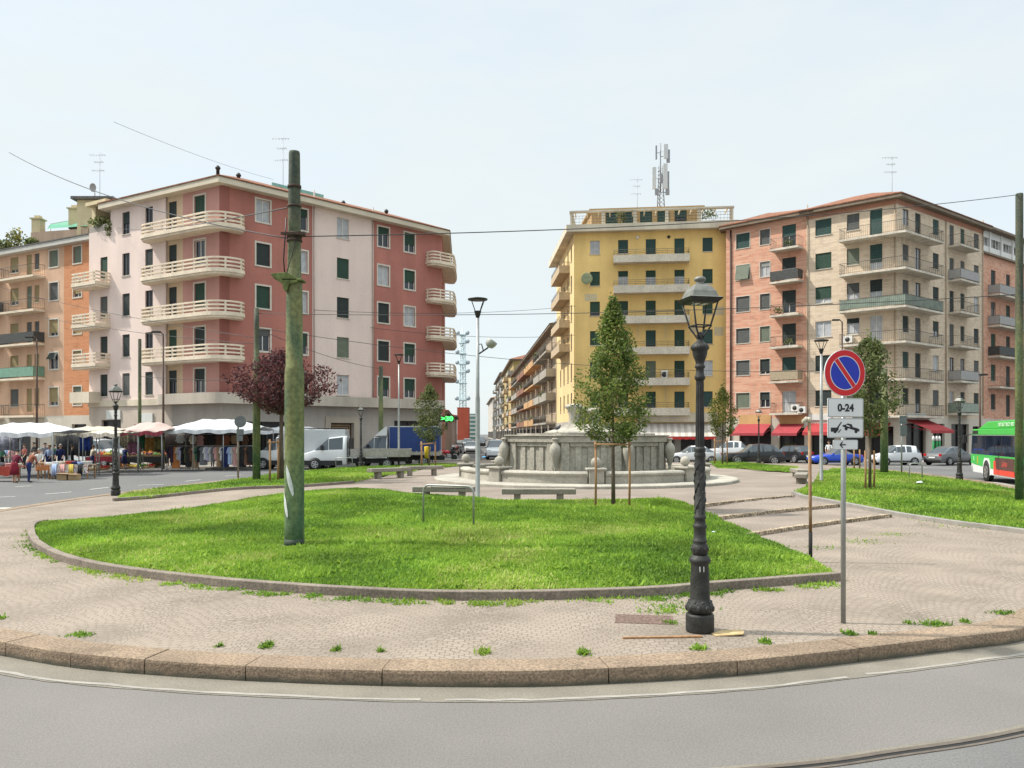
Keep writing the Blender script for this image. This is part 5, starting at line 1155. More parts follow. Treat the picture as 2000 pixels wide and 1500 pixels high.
awning(yb, FY, FY.s(1237), FY.s(1394), FY.z(1320,827), FY.z(1320,852), 1.7, STRIPE, 'striped_awning', .3, RED, mstripe=mat('awning_grey_stripe', (.46,.42,.37), .8, 0, .1, 5))
k = MB(); k.box(0,0,0,0,0,0) if False else None
p = FY.pt(FY.s(1298), FY.z(1298,735), .3); ac = MB(); ac.fbox(FY, FY.s(1291), FY.s(1304), FY.z(1298,740), FY.z(1298,724), .1, .55, 0); u_ = ac.build('air_conditioner', WHITE, yb, org); ac = MB()
Mx = Matrix.Translation(FY.pt(FY.s(1297),FY.z(1298,732),.56)) @ Matrix.Rotation(R(90),4,'X'); ac.lathe([(.28,0),(.28,.01)], 16, 0, Mx); ac.build('fan_grille', DARKM, u_, org)
def pipe(B, F, u, v0, v1, m=DARKM, r=.07): k = MB(); s_ = F.s(u); k.tube([F.pt(s_,F.z(u,v1),.1), F.pt(s_,F.z(u,v0),.1)], r, 6); k.build('drainpipe', m, B, B.location)
pipe(yb, FY, 1420, 448, 880, mat('drainpipe_brown', (.055,.028,.024), .6, 0, .1, 2), .10)
for u, v, wd, hh in ((1154,581,1.3,.75),(1405,607,.95,.9),(1404,647,.95,.9),(1356,643,.9,.7)):
    k = MB(); s_ = FY.s(u); z = FY.z(u,v); k.fbox(FY, s_-wd/2, s_+wd/2, z-hh/2, z+hh/2, -.01, .006); k.build('plaster_patch', wallmat('patch_plaster', (.56,.47,.30)), yb, org)
_d = FY.s(1146); k = MB(); _m = Matrix.Translation(FY.pt(_d, FY.z(1146,546), .55)) @ Matrix.Rotation(R(100),4,'X'); k.lathe([(.02,0),(.3,.03),(.5,.12),(.62,.22),(.60,.24),(.02,.04)], 18, 0, _m); k.tube([FY.pt(_d, FY.z(1146,556), 0), FY.pt(_d, FY.z(1146,550), .5)], .03, 5); k.build('satellite_dish', mat('greenish_dish', (.30,.34,.20), .7, 0, .2, 4), yb, org)
for _u, _v in ((1245,464),(1306,463)): k = MB(); k.lathe([(.16,0),(.16,.06)], 12, 0, Matrix.Translation(FY.pt(FY.s(_u), FY.z(_u,_v), .07)) @ Matrix.Rotation(R(90),4,'X')); k.build('wall_vent', DARKM if _u > 1300 else WHITE, yb, org)
for _u in (1300, 1246):
    for _v in (640, 760): k = MB(); k.fbox(FY, FY.s(_u)-.03, FY.s(_u)+.03, FY.z(_u,_v+22), FY.z(_u,_v-22), .0, .05); k.build('cable_duct', CREAM, yb, org)
for _u in (612.5, 727.5): pipe(pk_, FR_, _u, 372 if _u < 700 else 405, 776, mat('drainpipe_pale', (.42,.33,.29), .6, 0, .1, 3), .06)
pipe(pk_, FL_, 327, 375, 770, mat('drainpipe_pale', (.42,.33,.29)), .06)
# phone mast
mp_ = Vector((ray(1290)*(Yy+5), Yy+5, zat)); t = thing('phone_mast', 'lattice phone mast with white panel antennas on the roof of the yellow block', 'mast', mp_); mh = EYE-(280-VH)/FPX*mp_.y-zat
GALV = mat('mast_steel', (.27,.28,.30), .5, .5, .1, 5); k = MB()
legs = [(-.32,-.2),(.32,-.2),(0,.35)]
for x, y in legs: k.tube([(x*1.6,y*1.6,-.3),(x,y,mh*.4),(x*.7,y*.7,mh*.72)], .055, 6)
for i in range(14):
    z = mh*.70*i/14
    for a, b_ in ((0,1),(1,2),(2,0)):
        f0 = 1.6-.6*min(1,z/(mh*.4)); k.tube([(legs[a][0]*f0,legs[a][1]*f0,z), (legs[b_][0]*f0*.97,legs[b_][1]*f0*.97,z+mh*.05)], .03, 4)
k.tube([(0,0,mh*.4),(0,0,mh)], .07, 6); k.tube([(-.45,-.2,.2),(-1.9,-.2,-.2)], .03, 4); k.build('lattice', GALV, t)
PANW = mat('antenna_panel', (.55,.57,.58), .5, 0, .05, 4)
for x, y, z0, z1, w_, m_ in ((-.78,-.3,mh*.43,mh*.70,.32,0),(.46,-.4,mh*.43,mh*.74,.36,0),(.85,.1,mh*.40,mh*.66,.22,1),(-.5,-.1,mh*.80,mh*.97,.12,1),(.55,-.3,mh*.80,mh*.98,.34,0),(.86,-.1,mh*.76,mh*.92,.26,1),(-.45,-.2,mh*.36,mh*.44,.3,1),(.75,-.25,mh*.36,mh*.43,.3,1),(.1,-.3,mh*.5,mh*.62,.25,1)):
    w_ *= 1.45; k = MB(); k.box(x-w_/2,x+w_/2,y-.1,y+.1,z0,z1); k.box(min(x,0),max(x,0),y-.02+.1,y+.14,(z0+z1)/2-.04,(z0+z1)/2+.04); k.build('antenna_panel', GALV if m_ else PANW, t, bevel=.03)
aerial((ray(1245)*(Yy+3), Yy+3, zat), 4.8, 'thin roof aerial left of the phone mast')
# ---- 4: brick block on the right: salmon part, beige corner, far salmon wing (each a house of its own)
Yb = 73.8; Cb = Vector((ray(1752)*Yb, Yb)); BL = Facade(Cb, -750); BR = Facade(Cb, 3015)
BEI = brickmat('beige_brick', (.55,.43,.315), (.66,.54,.41), (.50,.41,.32), .9, .45); ORB = brickmat('salmon_brick', (.52,.235,.155), (.64,.37,.26), (.54,.36,.27), .9, .45)
BASE = wallmat('stone_shop_base', (.58,.52,.44), .06, .05, .12)
sB0 = BL.s(1575); sB1 = BL.s(1424); sBR = BR.s(1920); zt = BL.z(1752, 388); zg = BL.z(1608, 815); EAVB = mat('brown_eave', (.20,.155,.115), .9, 0, .15, 2)
rows = [(BL.z(1608,b_), BL.z(1608,a)) for a, b_ in ((428,459),(494,525),(560,592),(627,658),(694,725),(762,793))]
def rail_balc_corner(B, A, Bf, sa, sb, z, dep, panel=None, org=None):
    path = corner_path(A, Bf, sa, sb, dep, 0); k = MB(); k.prism([tuple(p) for p in path]+[tuple(A.pt(0,0).xy)], z-.18, z); b_ = k.build('balcony', SLAB, B, B.location)
    k = MB()
    inner = corner_path(A, Bf, sa-.06, sb-.06, dep-.06, 0)
    for zq, r in ((1.0,.024),(.1,.016)): k.tube([(p.x,p.y,z+zq) for p in inner], r, 5)
    for a, c_ in zip(inner[:-1], inner[1:]):
        m = max(1, int((c_-a).length/.17))
        for j in range(m+1): p = a.lerp(c_, j/m); k.tube([(p.x,p.y,z),(p.x,p.y,z+1.0)], .010, 4)
    k.build('railing', RAILM, b_, B.location)
    if panel:
        k = MB(); P2 = [(p.x,p.y,z+.1) for p in corner_path(A, Bf, sa-.1, sb-.1, dep-.09, 0)]; k.sweep(P2, .015, .86); k.build('screen', panel, b_, B.location)
AWR = mat('awning_red', (.36,.04,.045), .75, 0, .15, 2)
# beige corner
bb = thing('apartment_block', 'beige brick corner apartment block above the red awnings', 'building', (Cb.x, Cb.y, 0)); org = bb.location
ops = []; st = []
for ci, (u, wd, dr_) in enumerate(((1608,1.55,0),(1666,1.15,0),(1711,1.1,1))):
    s_ = BL.s(u)
    for ri, (a, b_) in enumerate(rows): a2 = a-(.75 if dr_ else 0); ops.append((s_-wd/2, s_+wd/2, a2, b_+(.08 if dr_ else 0))); st.append((ci, ri, dr_))
k = MB(); wall(k, BL, 0, sB0, zg, zt, ops, lambda s: 0, .22)
opr = []; str_ = []
for ci, (u, wd, dr_) in enumerate(((1769,1.15,0),(1793,1.1,1),(1828,1.25,0),(1859,1.0,1),(1880,.95,0),(1907,1.2,0))):
    s_ = BR.s(u)
    for ri, (a, b_) in enumerate(rows): a2 = a-(.75 if dr_ else 0); opr.append((s_-wd/2, s_+wd/2, a2, b_)); str_.append((ci, ri, dr_))
wall(k, BR, 0, sBR, zg, zt, opr, lambda s: 0, .22)
gl = [(BL.s(1745), BL.s(1700), .2, 3.1), (BL.s(1690), BL.s(1640), .2, 3.1), (BL.s(1630), BL.s(1584), .2, 3.1)]; wall(k, BL, 0, sB0, 0, zg, gl, lambda s: 1, .35)
gr = [(BR.s(1770), BR.s(1808), .2, 3.4), (BR.s(1822), BR.s(1845), .2, 3.4), (BR.s(1858), BR.s(1892), .2, 3.4), (BR.s(1900), BR.s(1914), .2, 3.2)]; wall(k, BR, 0, sBR, 0, zg, gr, lambda s: 1, .35)
e1 = BR.pt(sBR,0).xy; e2 = e1+Vector((-8,10)); e3 = BL.pt(sB0,0).xy+Vector((4,10)); e0 = BL.pt(sB0,0).xy
for a, b_ in ((e1,e2),(e2,e3),(e3,e0)): k.quad((*a,0),(*b_,0),(*b_,zt),(*a,zt),0)
k.build('wall', [BEI, BASE], bb, org)
k = MB(); k.fbox(BL, 0, sB0, zt-.45, zt-.02, -.02, .05); k.fbox(BR, .06, sBR, zt-.45, zt-.02, -.02, .05); k.build('frieze', wallmat('pink_frieze', (.42,.20,.13), .1), bb, org)
def shops(B, F, L_):
    for o in L_:
        k = MB(); k.quad(F.pt(o[0],o[2],-.33), F.pt(o[1],o[2],-.33), F.pt(o[1],o[3],-.33), F.pt(o[0],o[3],-.33)); sf = k.build('shop_front', DARKIN, B, B.location)
        k = MB(); [k.fbox(F, x-.05, x+.05, o[2], o[3], -.32, -.22) for x in np.linspace(o[0]+.06, o[1]-.06, 3)]; k.fbox(F, o[0]+.12, o[1]-.12, o[3]-.7, o[3]-.62, -.32, -.24); k.build('shop_frame', FRD, sf, B.location)
shops(bb, BL, gl); shops(bb, BR, gr)
for (ci, ri, dr_), o in zip(st, ops):
    sh = [[('teal',1),('green',1),('green',.72),('pale',0),('dark',1),('dark',1)],[('grey',1),('olive',1),('grey',.6),('dark',.3),('dark',1),('grey',1)],[('teal',1),('teal',.7),('dark',.45),('pale',0),('dark',1),('dark',1)]][ci][ri]
    window(bb, BL, *o, *sh, None, .1, FRW, CURT if sh[1] < .8 else GLASS, door=bool(dr_))
for (ci, ri, dr_), o in zip(str_, opr):
    sh = rnd.choice((('dark',1),('dark',.6),('teal',1),('grey',1),('dark',0),('grey',1),('pale',0))); window(bb, BR, *o, *sh, None, .1, rnd.choice((FRW,FRD)), None if sh[1] else CURT, door=bool(dr_))
SCG = mat('glass_balcony_screen', (.22,.265,.215), .4, 0, .2, 2); SCT = mat('tan_screen', (.36,.29,.20), .9, 0, .15, 6); SCGY = mat('grey_screen', (.33,.32,.31), .8, 0, .1, 4)
for i, v in enumerate((458, 528, 601, 669, 741, 812)): rail_balc_corner(bb, BL, BR, BL.s(1648), BR.s(1816), BL.z(1752, v), 1.35, [None,None,SCG,None,None,None][i])
for i, v in enumerate((489, 555, 617, 682, 749, 811)): balcony(bb, BR, BR.s(1851), BR.s(1889), BR.z(1870, v-3), 1.25, 'bars', 1.0, SLAB, .18, 0, [None,SCGY,None,None,SCGY,SCG][i])
roof(bb, [Cb, e1, e2, e3, e0], zt, .65, .28, 1.85, 4.2, EAVB, TILE)
for F_, s0, s1 in ((BL, BL.s(1740), BL.s(1640)),): awning(bb, F_, s0, s1, 3.45, 2.6, 1.55, AWR, valance=.3)
awning(bb, BL, BL.s(1632), BL.s(1580), 3.45, 2.6, 1.55, AWR, valance=.3)
awning(bb, BR, BR.s(1766), BR.s(1812), 3.75, 2.75, 2.4, AWR, valance=.25)
k = MB(); k.fbox(BR, BR.s(1768), BR.s(1806), 3.78, 4.35, .03, .14); sg = k.build('shop_sign', SGN[0], bb, org)
def ftext(body, size, F, sc_, z, o, m, B, flip=False, **kw):
    d = F.d if F.d.x > 0 else -F.d; X = Vector((d.x,d.y,0)); Nn = Vector((F.n.x,F.n.y,0)); p = F.pt(sc_, z, o)
    M_ = Matrix((( X.x, 0, Nn.x, p.x), (X.y, 0, Nn.y, p.y), (0, 1, 0, p.z), (0,0,0,1))); return text(body, size, M_, m, B, org=B.location, **kw)
ftext('BAR   WINE   CAFE', .34, BR, BR.s(1787), 4.06, .145, mat('sign_text_grey', (.10,.10,.12)), sg)
k = MB(); k.fbox(BL, BL.s(1624), BL.s(1580), 3.75, 4.3, .03, .12); sg = k.build('shop_sign', SGN[0], bb, org); ftext('O  RISTOBAR', .3, BL, BL.s(1602), 4.02, .125, mat('sign_text_grey', (.10,.10,.12)), sg)
aerial((BL.pt(2,0,-5).x, BL.pt(2,0,-5).y, zt+1.4), 4.2, 'faint roof aerial above the beige brick corner')
# salmon brick house between yellow and beige
C2 = BL.pt(sB0,0).xy; S2 = Facade(C2, -750); ss = thing('apartment_block', 'salmon brick apartment house between the yellow block and the beige corner', 'building', (C2.x, C2.y, 0)); org = ss.location
sS1 = S2.s(1418); ops = []; st = []
for ci, (u, wd, dr_) in enumerate(((1541,1.4,1),(1494,1.05,0),(1451,1.5,0))):
    s_ = S2.s(u)
    for ri, (a, b_) in enumerate(rows): a2 = a-(.7 if dr_ else 0); ops.append((s_-wd/2, s_+wd/2, a2, b_+(.05 if dr_ else 0))); st.append((ci, ri, dr_))
k = MB(); wall(k, S2, 0, sS1, zg, zt, ops, lambda s: 0, .22)
g2 = [(S2.s(1571), S2.s(1522), .2, 3.0), (S2.s(1506), S2.s(1444), .2, 3.0)]; wall(k, S2, 0, sS1, 0, zg, g2, lambda s: 1, .35)
f0 = S2.pt(sS1,0).xy; f1 = f0+Vector((4,10)); f2 = C2+Vector((4,10))
for a, b_ in ((f0,f1),(f1,f2),(f2,C2)): k.quad((*a,0),(*b_,0),(*b_,zt),(*a,zt),0)
k.build('wall', [ORB, BASE], ss, org); shops(ss, S2, g2)
for (ci, ri, dr_), o in zip(st, ops):
    sh = [[('teal',.5),('dark',.45),('dark',.6),('dark',.8),('teal',1),('pale',0)],[('grey',1),('pale',.3),('grey',1),('olive',1),('dark',.8),('dark',.5)],[('teal',1),('olive',1),('grey',1),('grey',1),('grey',1),('olive',1)]][ci][ri]
    window(ss, S2, *o, *sh, TRIM if ci else None, .07, FRW, CURT if sh[1] < .5 else GLASS, door=bool(dr_), tilt=(ci == 2 and ri == 1))
for i, v in enumerate((491, 555, 620, 682, 749, 811)): balcony(ss, S2, S2.s(1569), S2.s(1513), S2.z(1541, v-4), 1.2, 'bars', 1.0, SLAB, .18, 0, [None,DKP,None,None,SCT,None][i])
for i, v in enumerate((491, 620, 682)):
    p = S2.pt(S2.s(1541+(-12 if i == 1 else 8)), S2.z(1541, v-6), .95); bush('balcony_plant', p, .55, .7, 90, LOLIVE, 70+i, ['green plant on the topmost balcony of the salmon brick house','leafy flower boxes on the third balcony down of the salmon brick house','pot plant on the fourth balcony down of the salmon brick house'][i], .1)
roof(ss, [C2, f0, f1, f2], zt-.02, .65, .28, 1.85, 4.2, EAVB, TILE)
ORW = wallmat('orange_shop_wall', (.56,.35,.16))
for i, (a, b_, tx) in enumerate(((1571,1522,'(G)'), (1507,1443,'Alice'))):
    k = MB(); k.fbox(S2, S2.s(a)+.05, S2.s(b_)-.05, 3.05, 4.35, .02, .08); sg = k.build('shop_sign', ORW, ss, org)
    ftext(tx, .95 if i else .8, S2, S2.s((a+b_)/2-(8 if i else 0)), 3.85, .085, WHITE, sg, xs=1.3 if i else 1, bold=.02)
    awning(ss, S2, S2.s(a), S2.s(b_), 3.45, 2.5, 1.8, mat('crimson_awning', (.32,.045,.055), .7, 0, .1, 3), valance=.25)
for _u, _v, _F, _B in ((1556,797,S2,ss),(1569,801,S2,ss),(1659,664,BL,bb)):
    k = MB(); k.fbox(_F, _F.s(_u)-.4, _F.s(_u)+.4, _F.z(_u,_v+6), _F.z(_u,_v-7), .1, .5); _c = k.build('air_conditioner', WHITE, _B, _B.location); k = MB(); _n = _F.n; k.lathe([(.22,0),(.22,.012)], 14, 0, Matrix.Translation(_F.pt(_F.s(_u), _F.z(_u,_v), .505)) @ Vector((_n.x,_n.y,0)).to_track_quat('Z','Y').to_matrix().to_4x4()); k.build('fan_grille', DARKM, _c, _B.location)
for _u in (1578, 1748): pipe(bb, BL, _u, 400, 812, mat('drainpipe_tan', (.34,.26,.18), .6, 0, .1, 3), .05)
for _u in (1846, 1918): pipe(bb, BR, _u, 430, 812, mat('drainpipe_tan', (.34,.26,.18)), .05)
pipe(ss, S2, 1428, 450, 880, mat('drainpipe_brown', (.055,.028,.024)), .08)
# far salmon wing with white terrace
C3 = BR.pt(sBR,0,-.3).xy; F3 = Facade(C3, 3015); fw = thing('apartment_block', 'far salmon brick wing with a white glazed top terrace beside the right edge', 'building', (C3.x, C3.y, 0)); org = fw.location; s3 = F3.s(2060)
z3 = F3.z(1925, 497); ops = []; st = []
r3 = [(F3.z(1940,b_), F3.z(1940,a)) for a, b_ in ((528,562),(590,622),(652,684),(712,744),(770,800))]
for ci, (u, wd, dr_) in enumerate(((1940,1.2,0),(1969,1.1,1),(2010,1.2,0))):
    s_ = F3.s(u)
    for ri, (a, b_) in enumerate(r3): ops.append((s_-wd/2, s_+wd/2, a-(.7 if dr_ else 0), b_)); st.append((ci, ri, dr_))
k = MB(); wall(k, F3, 0, s3, zg, z3, ops, lambda s: 0, .22); wall(k, F3, 0, s3, 0, zg, [(F3.s(1925),F3.s(1990),.2,3.4)], lambda s: 1, .3); h1 = F3.pt(s3,0).xy
for a, b_ in ((C3,C3+Vector((-7,10))),(C3+Vector((-7,10)),h1+Vector((-7,10))),(h1+Vector((-7,10)),h1)): k.quad((*a,0),(*b_,0),(*b_,z3),(*a,z3),0)
k.build('wall', [ORB, BASE], fw, org); shops(fw, F3, [(F3.s(1925),F3.s(1990),.2,3.4)])
for (ci, ri, dr_), o in zip(st, ops): window(fw, F3, *o, *rnd.choice((('dark',1),('green',1),('grey',.4),('dark',.6))), None, .1, FRW, None, door=bool(dr_))
for i, v in enumerate((583, 642, 700, 758)): balcony(fw, F3, F3.s(1929), F3.s(1995), F3.z(1960, v), 1.2, 'bars', 1.0, SLAB, .18, 0, [SCGY,SCGY,DKP,None][i])
k = MB(); k.fbox(F3, 0, s3, z3, z3+.2, -9, .3, 0); z4 = F3.z(1925,447)
for i in range(8): x = s3*i/7; k.fbox(F3, x, x+.35, z3+.2, z4, -.6, -.2, 1)
[k.fbox(F3, s3*i/30, s3*i/30+.06, z3+.203, z4, -.45, -.38, 1) for i in range(31)]; k.fbox(F3, 0, s3, z3+.203, z3+1.1, -.37, -.32, 1); k.fbox(F3, 0, s3, z4-.7, z4-.002, -.37, -.32, 1); k.fbox(F3, 0, s3, z3+.203, z4, -1.4, -1.2, 1); k.fbox(F3, 0, s3, z4, z4+.25, -9, .5, 0); k.build('terrace', [EAVB, WHITE], fw, org)
p = F3.pt(F3.s(1962), z3+.3, -1.2); bush('terrace_plant', p, .9, 1.5, 160, LOLIVE, 81, 'green bush on the white top terrace beside the right edge pole', .13)

# ---- 5: the street between pink and yellow: houses along its right side
def row_house(label, X0, Y0, Y1, z, floors, cols, wm, bm, roofm, dirv=(-.055,1), dep=10, base_m=None, balc=True, seed=1, gable=False, side_wall=None):
    Cc_ = Vector((X0, Y0)); F_ = Facade(Cc_, d=dirv); L_ = (Y1-Y0)/F_.d.y; B = thing('apartment_block', label, 'building', (X0, Y0, 0)); org = B.location; r_ = random.Random(seed)
    zg_ = 3.8; fh = (z-zg_)/floors; ops = []; k = MB()
    for i in range(cols):
        for j in range(floors): s_ = L_*(i+.5)/cols; ops.append((s_-.65, s_+.65, zg_+fh*j+.3, zg_+fh*j+fh-.55))
    wall(k, F_, 0, L_, zg_, z, ops, lambda s: 0, .2)
    gs_ = [(L_*i/cols+.4, L_*(i+1)/cols-.4, .2, 3.2) for i in range(cols)]; wall(k, F_, 0, L_, 0, zg_, gs_, lambda s: 1, .3)
    e_ = F_.pt(L_,0).xy; q0, q1 = Cc_+Vector((dep,0)), e_+Vector((dep,0))
    for a, b_ in ((Cc_,q0),(e_,q1),(q0,q1)): k.quad((*a,0),(*b_,0),(*b_,z),(*a,z), 2 if (a is Cc_) else 0)
    k.build('wall', [wm, base_m or BASE, side_wall or wm], B, org); shops(B, F_, gs_)
    for o in ops: window(B, F_, *o, r_.choice(('dark','grey','olive','green')), r_.choice((1,.6,.3,0)), None, .1, FRD, GLASS)
    if balc:
        for j in range(floors):
            for i in range(cols):
                if (i+j*0) % 2 == 0 or balc == 'all':
                    s_ = L_*(i+.5)/cols; b_ = balcony(B, F_, s_-L_/cols*.46, s_+L_/cols*.46, zg_+fh*j+.1, 1.3, 'bars', 1.0, bm[(i//2) % len(bm)], .25, .75 if (i//2+j) % 3 else 0)
                    if r_.random() < .35: bush('balcony_greenery', F_.pt(s_+r_.uniform(-1.5,1.5), zg_+fh*j+.5, 1.15), .6, .9, 60, LOLIVE, seed*100+i*9+j, ls=.14, parent=b_, org=org)
    roof(B, [Cc_, e_, q1, q0], z, .9, .25, 1.6, 3.5, EAVB, roofm); return B, F_
WARM = mat('warm_balcony', (.46,.36,.24)); ORBAL = wallmat('orange_balcony', (.52,.31,.15)); BRBAL = wallmat('brown_balcony', (.26,.13,.085)); GRBAL = wallmat('grey_balcony', (.36,.33,.28))
X5 = ray(1087)*104.5
row_house('long house with orange and brown balconies receding down the street beside the yellow block', X5, 105.5, 200, 16.2, 4, 9, wallmat('tan_house', (.43,.34,.24)), [GRBAL, ORBAL, BRBAL], TILEG, balc='all', seed=3, side_wall=wallmat('grey_gable', (.33,.30,.27)))
row_house('yellow rendered house with tiled roof farther down the street', X5-.055*97, 203, 262, 20.5, 5, 5, wallmat('ochre_house', (.50,.38,.19)), [GRBAL, WARM], TILE, seed=4, side_wall=wallmat('ochre_gable', (.50,.38,.16)))
row_house('tall grey house far down the street', X5-.055*160, 268, 330, 22, 5, 5, wallmat('grey_house', (.34,.33,.32)), [GRBAL], TILEG, seed=5)
row_house('small white and red house at the far end of the street', X5-.055*240-.6, 345, 420, 17, 4, 4, wallmat('white_house', (.52,.48,.43)), [BRBAL], TILE, seed=6, balc=False)
# left side of the street beyond the pink block
def left_house(label, Y0, Y1, z, u0, wm, seed):
    X0 = ray(u0)*Y0; F_ = Facade((X0, Y0), d=(-.055,1)); L_ = (Y1-Y0)/F_.d.y; B = thing('apartment_block', label, 'building', (X0,Y0,0)); org = B.location; k = MB(); ops = [(L_*(i+.5)/5-.6, L_*(i+.5)/5+.6, 4.2+3*j, 5.9+3*j) for i in range(5) for j in range(int((z-4)/3.2))]
    wall(k, F_, 0, L_, 0, z, ops, lambda s: 0, .2); e_ = F_.pt(L_,0).xy; q0, q1 = Vector((X0-9,Y0)), e_-Vector((9,0))
    for a, b_ in ((F_.C,q0),(e_,q1),(q0,q1)): k.quad((*a,0),(*b_,0),(*b_,z),(*a,z),0)
    k.build('wall', wm, B, org)
    for o in ops: window(B, F_, *o, 'dark', 1, None, .1, FRD, GLASS)
    roof(B, [F_.C, e_, q1, q0], z, .5, .2, 1.0, 3, EAVB, TILE)
left_house('low brown house on the left side of the street behind the pharmacy sign', 100, 150, 5.0, 868, wallmat('brown_house', (.34,.24,.18)), 1)
left_house('low dusky house on the left side of the street before the broadcasting tower', 175, 215, 6.0, 888, wallmat('dusky_house', (.30,.22,.18)), 2)
rb = thing('tower_block', 'plain red block at the foot of the broadcasting tower', 'building', (ray(904)*300, 300, 0)); k = MB(); w_ = 11/FPX*300; zt_ = EYE+49/FPX*300; k.box(-w_,w_,0,9,0,zt_); k.build('wall', wallmat('red_panel', (.50,.11,.065), .06, .04, .1), rb)
k = MB(); k.box(-w_-.1,w_+.1,-.1,9.1,zt_+.003,zt_+.25); k.build('parapet', wallmat('red_panel', (.50,.11,.065)), rb)
gb = thing('office_block', 'pale green glazed block right of the red block', 'building', (ray(922)*330, 330, 0)); k = MB(); w_ = 9/FPX*330; zt_ = EYE+38/FPX*330; k.box(-w_,w_,0,9,0,zt_,0); gb_ = k.build('wall', mat('green_glass_wall', (.16,.30,.26), .3, 0, .1, .3), gb)
for i in range(6): k = MB(); k.box(-w_-.1,w_+.1,-.12,.0,1+zt_*i/6.3,1.6+zt_*i/6.3); k.build('floor_band', WHITE, gb)
# broadcasting tower far away
tb = Vector((ray(904)*430, 430, 0)); t = thing('broadcasting_tower', 'haze-paled steel lattice broadcasting tower hung with dishes at the end of the street', 'tower', tb); TWM = mat('hazed_tower_steel', (.58,.70,.73), .6, .0, .1, .1); k = MB(); ht = EYE+196/FPX*430  # distance haze is put into the steel's pale blue colour
def hw(z): return 1.9-.8*min(1, z/ht)
for x, y in ((-1,-1),(1,-1),(1,1),(-1,1)): k.tube([(x*hw(0),y*hw(0),0),(x*hw(ht),y*hw(ht),ht)], .22, 5)
nb = 22
for i in range(nb):
    z0_, z1_ = ht*i/nb, ht*(i+1)/nb
    for (ax_, ay), (bx_, by_) in (((-1,-1),(1,-1)),((1,-1),(1,1)),((1,1),(-1,1)),((-1,1),(-1,-1))):
        k.tube([(ax_*hw(z0_),ay*hw(z0_),z0_),(bx_*hw(z1_),by_*hw(z1_),z1_)], .13, 4); k.tube([(bx_*hw(z0_),by_*hw(z0_),z0_),(ax_*hw(z1_),ay*hw(z1_),z1_)], .13, 4)
k.tube([(0,0,0),(0,0,ht+3)], .35, 5); k.build('lattice', TWM, t)
for i, f_ in enumerate((.98,.90,.80,.70,.62,.52,.36)):
    k = MB(); z = ht*f_; w_ = hw(z)+.7; k.box(-w_,w_,-w_,w_,z-.15,z+.15); pl = k.build('platform', TWM, t)
    for s_ in (-1, 1):
        if (i+s_) % 3 == 0: continue
        k = MB(); k.lathe([(.1,0),(.9,.15),(1.15,.55),(.1,.5)], 12, 0, Matrix.Translation((s_*(w_+.7),-w_,z+.8)) @ Matrix.Rotation(R(90),4,'X')); k.build('dish', mat('tower_dish', (.36,.42,.45), .6, 0, .1, .2), pl)
# pharmacy sign
ps = at(872, 818, 76); t = thing('pharmacy_sign', 'glowing green dot-matrix pharmacy sign at the street corner', 'sign', ps); k = MB(); k.box(-.7,.7,-.1,.1,-.28,.28); k.build('sign_case', DARKM, t); k = MB(); k.box(-1.0,-.85,-.03,.03,-.05,.05); k.tube([(0,0,-.33),(0,.1,-1.0)], .1, 6); k.build('bracket', DARKM, t)
text('>30', .58, Matrix.Translation((.05,-.115,0)) @ Matrix.Rotation(R(90),4,'X'), mat('green_led', (.06,1,.12), .5, 0, 0, emit=2.2), t, 'display', bold=.02, xs=1.25)
# pavements in front of the houses, road markings
def flat(name, pts, z, m): k = MB(); k.prism([tuple(p) for p in pts], z-.12 if z > .05 else z-.003, z); return struct(k.build(name, m))
PAV = speckle(mat('pavement_stone', (.27,.25,.225), .9, 0, .12, .5), 10, .9, 1.08)
flat('pavement', [FL_.pt(sL,0,0).xy, Cc, FR_.pt(sR,0).xy, FR_.pt(sR+2,0,4).xy, corner_path(FL_,FR_,1,1,4)[2], FL_.pt(sL+30,0,4).xy, FL_.pt(sL+30,0,0).xy], .12, PAV)
flat('pavement', [FY.pt(0,0).xy, FY.pt(-2,0,4).xy, FY.pt(sY,0,4.5).xy, S2.pt(sS1,0,4.5).xy, corner_path(BL,BR,1,1,4.5)[2], BR.pt(40,0,4.5).xy, BR.pt(40,0,0).xy, Cb, S2.pt(sS1,0).xy, b2], .12, PAV)
def stripe(u0, v0, u1, v1, w_, m=PAINT, nm='lane_marking'):
    a, b_ = gpt(u0,v0).xy, gpt(u1,v1).xy; d = (b_-a).normalized(); n_ = Vector((-d.y,d.x))*w_/2; k = MB(); k.prism([tuple(a+n_),tuple(b_+n_),tuple(b_-n_),tuple(a-n_)], -.001, .004); struct(k.build(nm, m))
for s_ in ((30,951,62,949),(88,965,140,961),(175,956,212,952),(270,948,320,946),(362,940,392,937),(440,930,470,928),(575,922,600,920),(0,971,30,970)): stripe(*s_, .14)
for i, v in enumerate((992, 998, 1005)): stripe(-60, v+2, 34-i*10, v, .42, PAINT, 'crossing_stripe')
for i, (u0, v0, u1, v1) in enumerate(((1843,934,1990,947),(1880,939,2010,955),(1860,936.5,2010,951))): stripe(u0, v0, u1, v1, .4, PAINT, 'crossing_stripe')
YLW = mat('yellow_road_paint', (.38,.29,.10), .85, 0, .3, 4)
for s_ in ((1748,926,1768,925),(1790,932,1815,931),(1660,912,1675,911)): stripe(*s_, .2, YLW)
stripe(1500, 899, 1640, 901, .12); stripe(1690, 909, 1860, 915, .12)
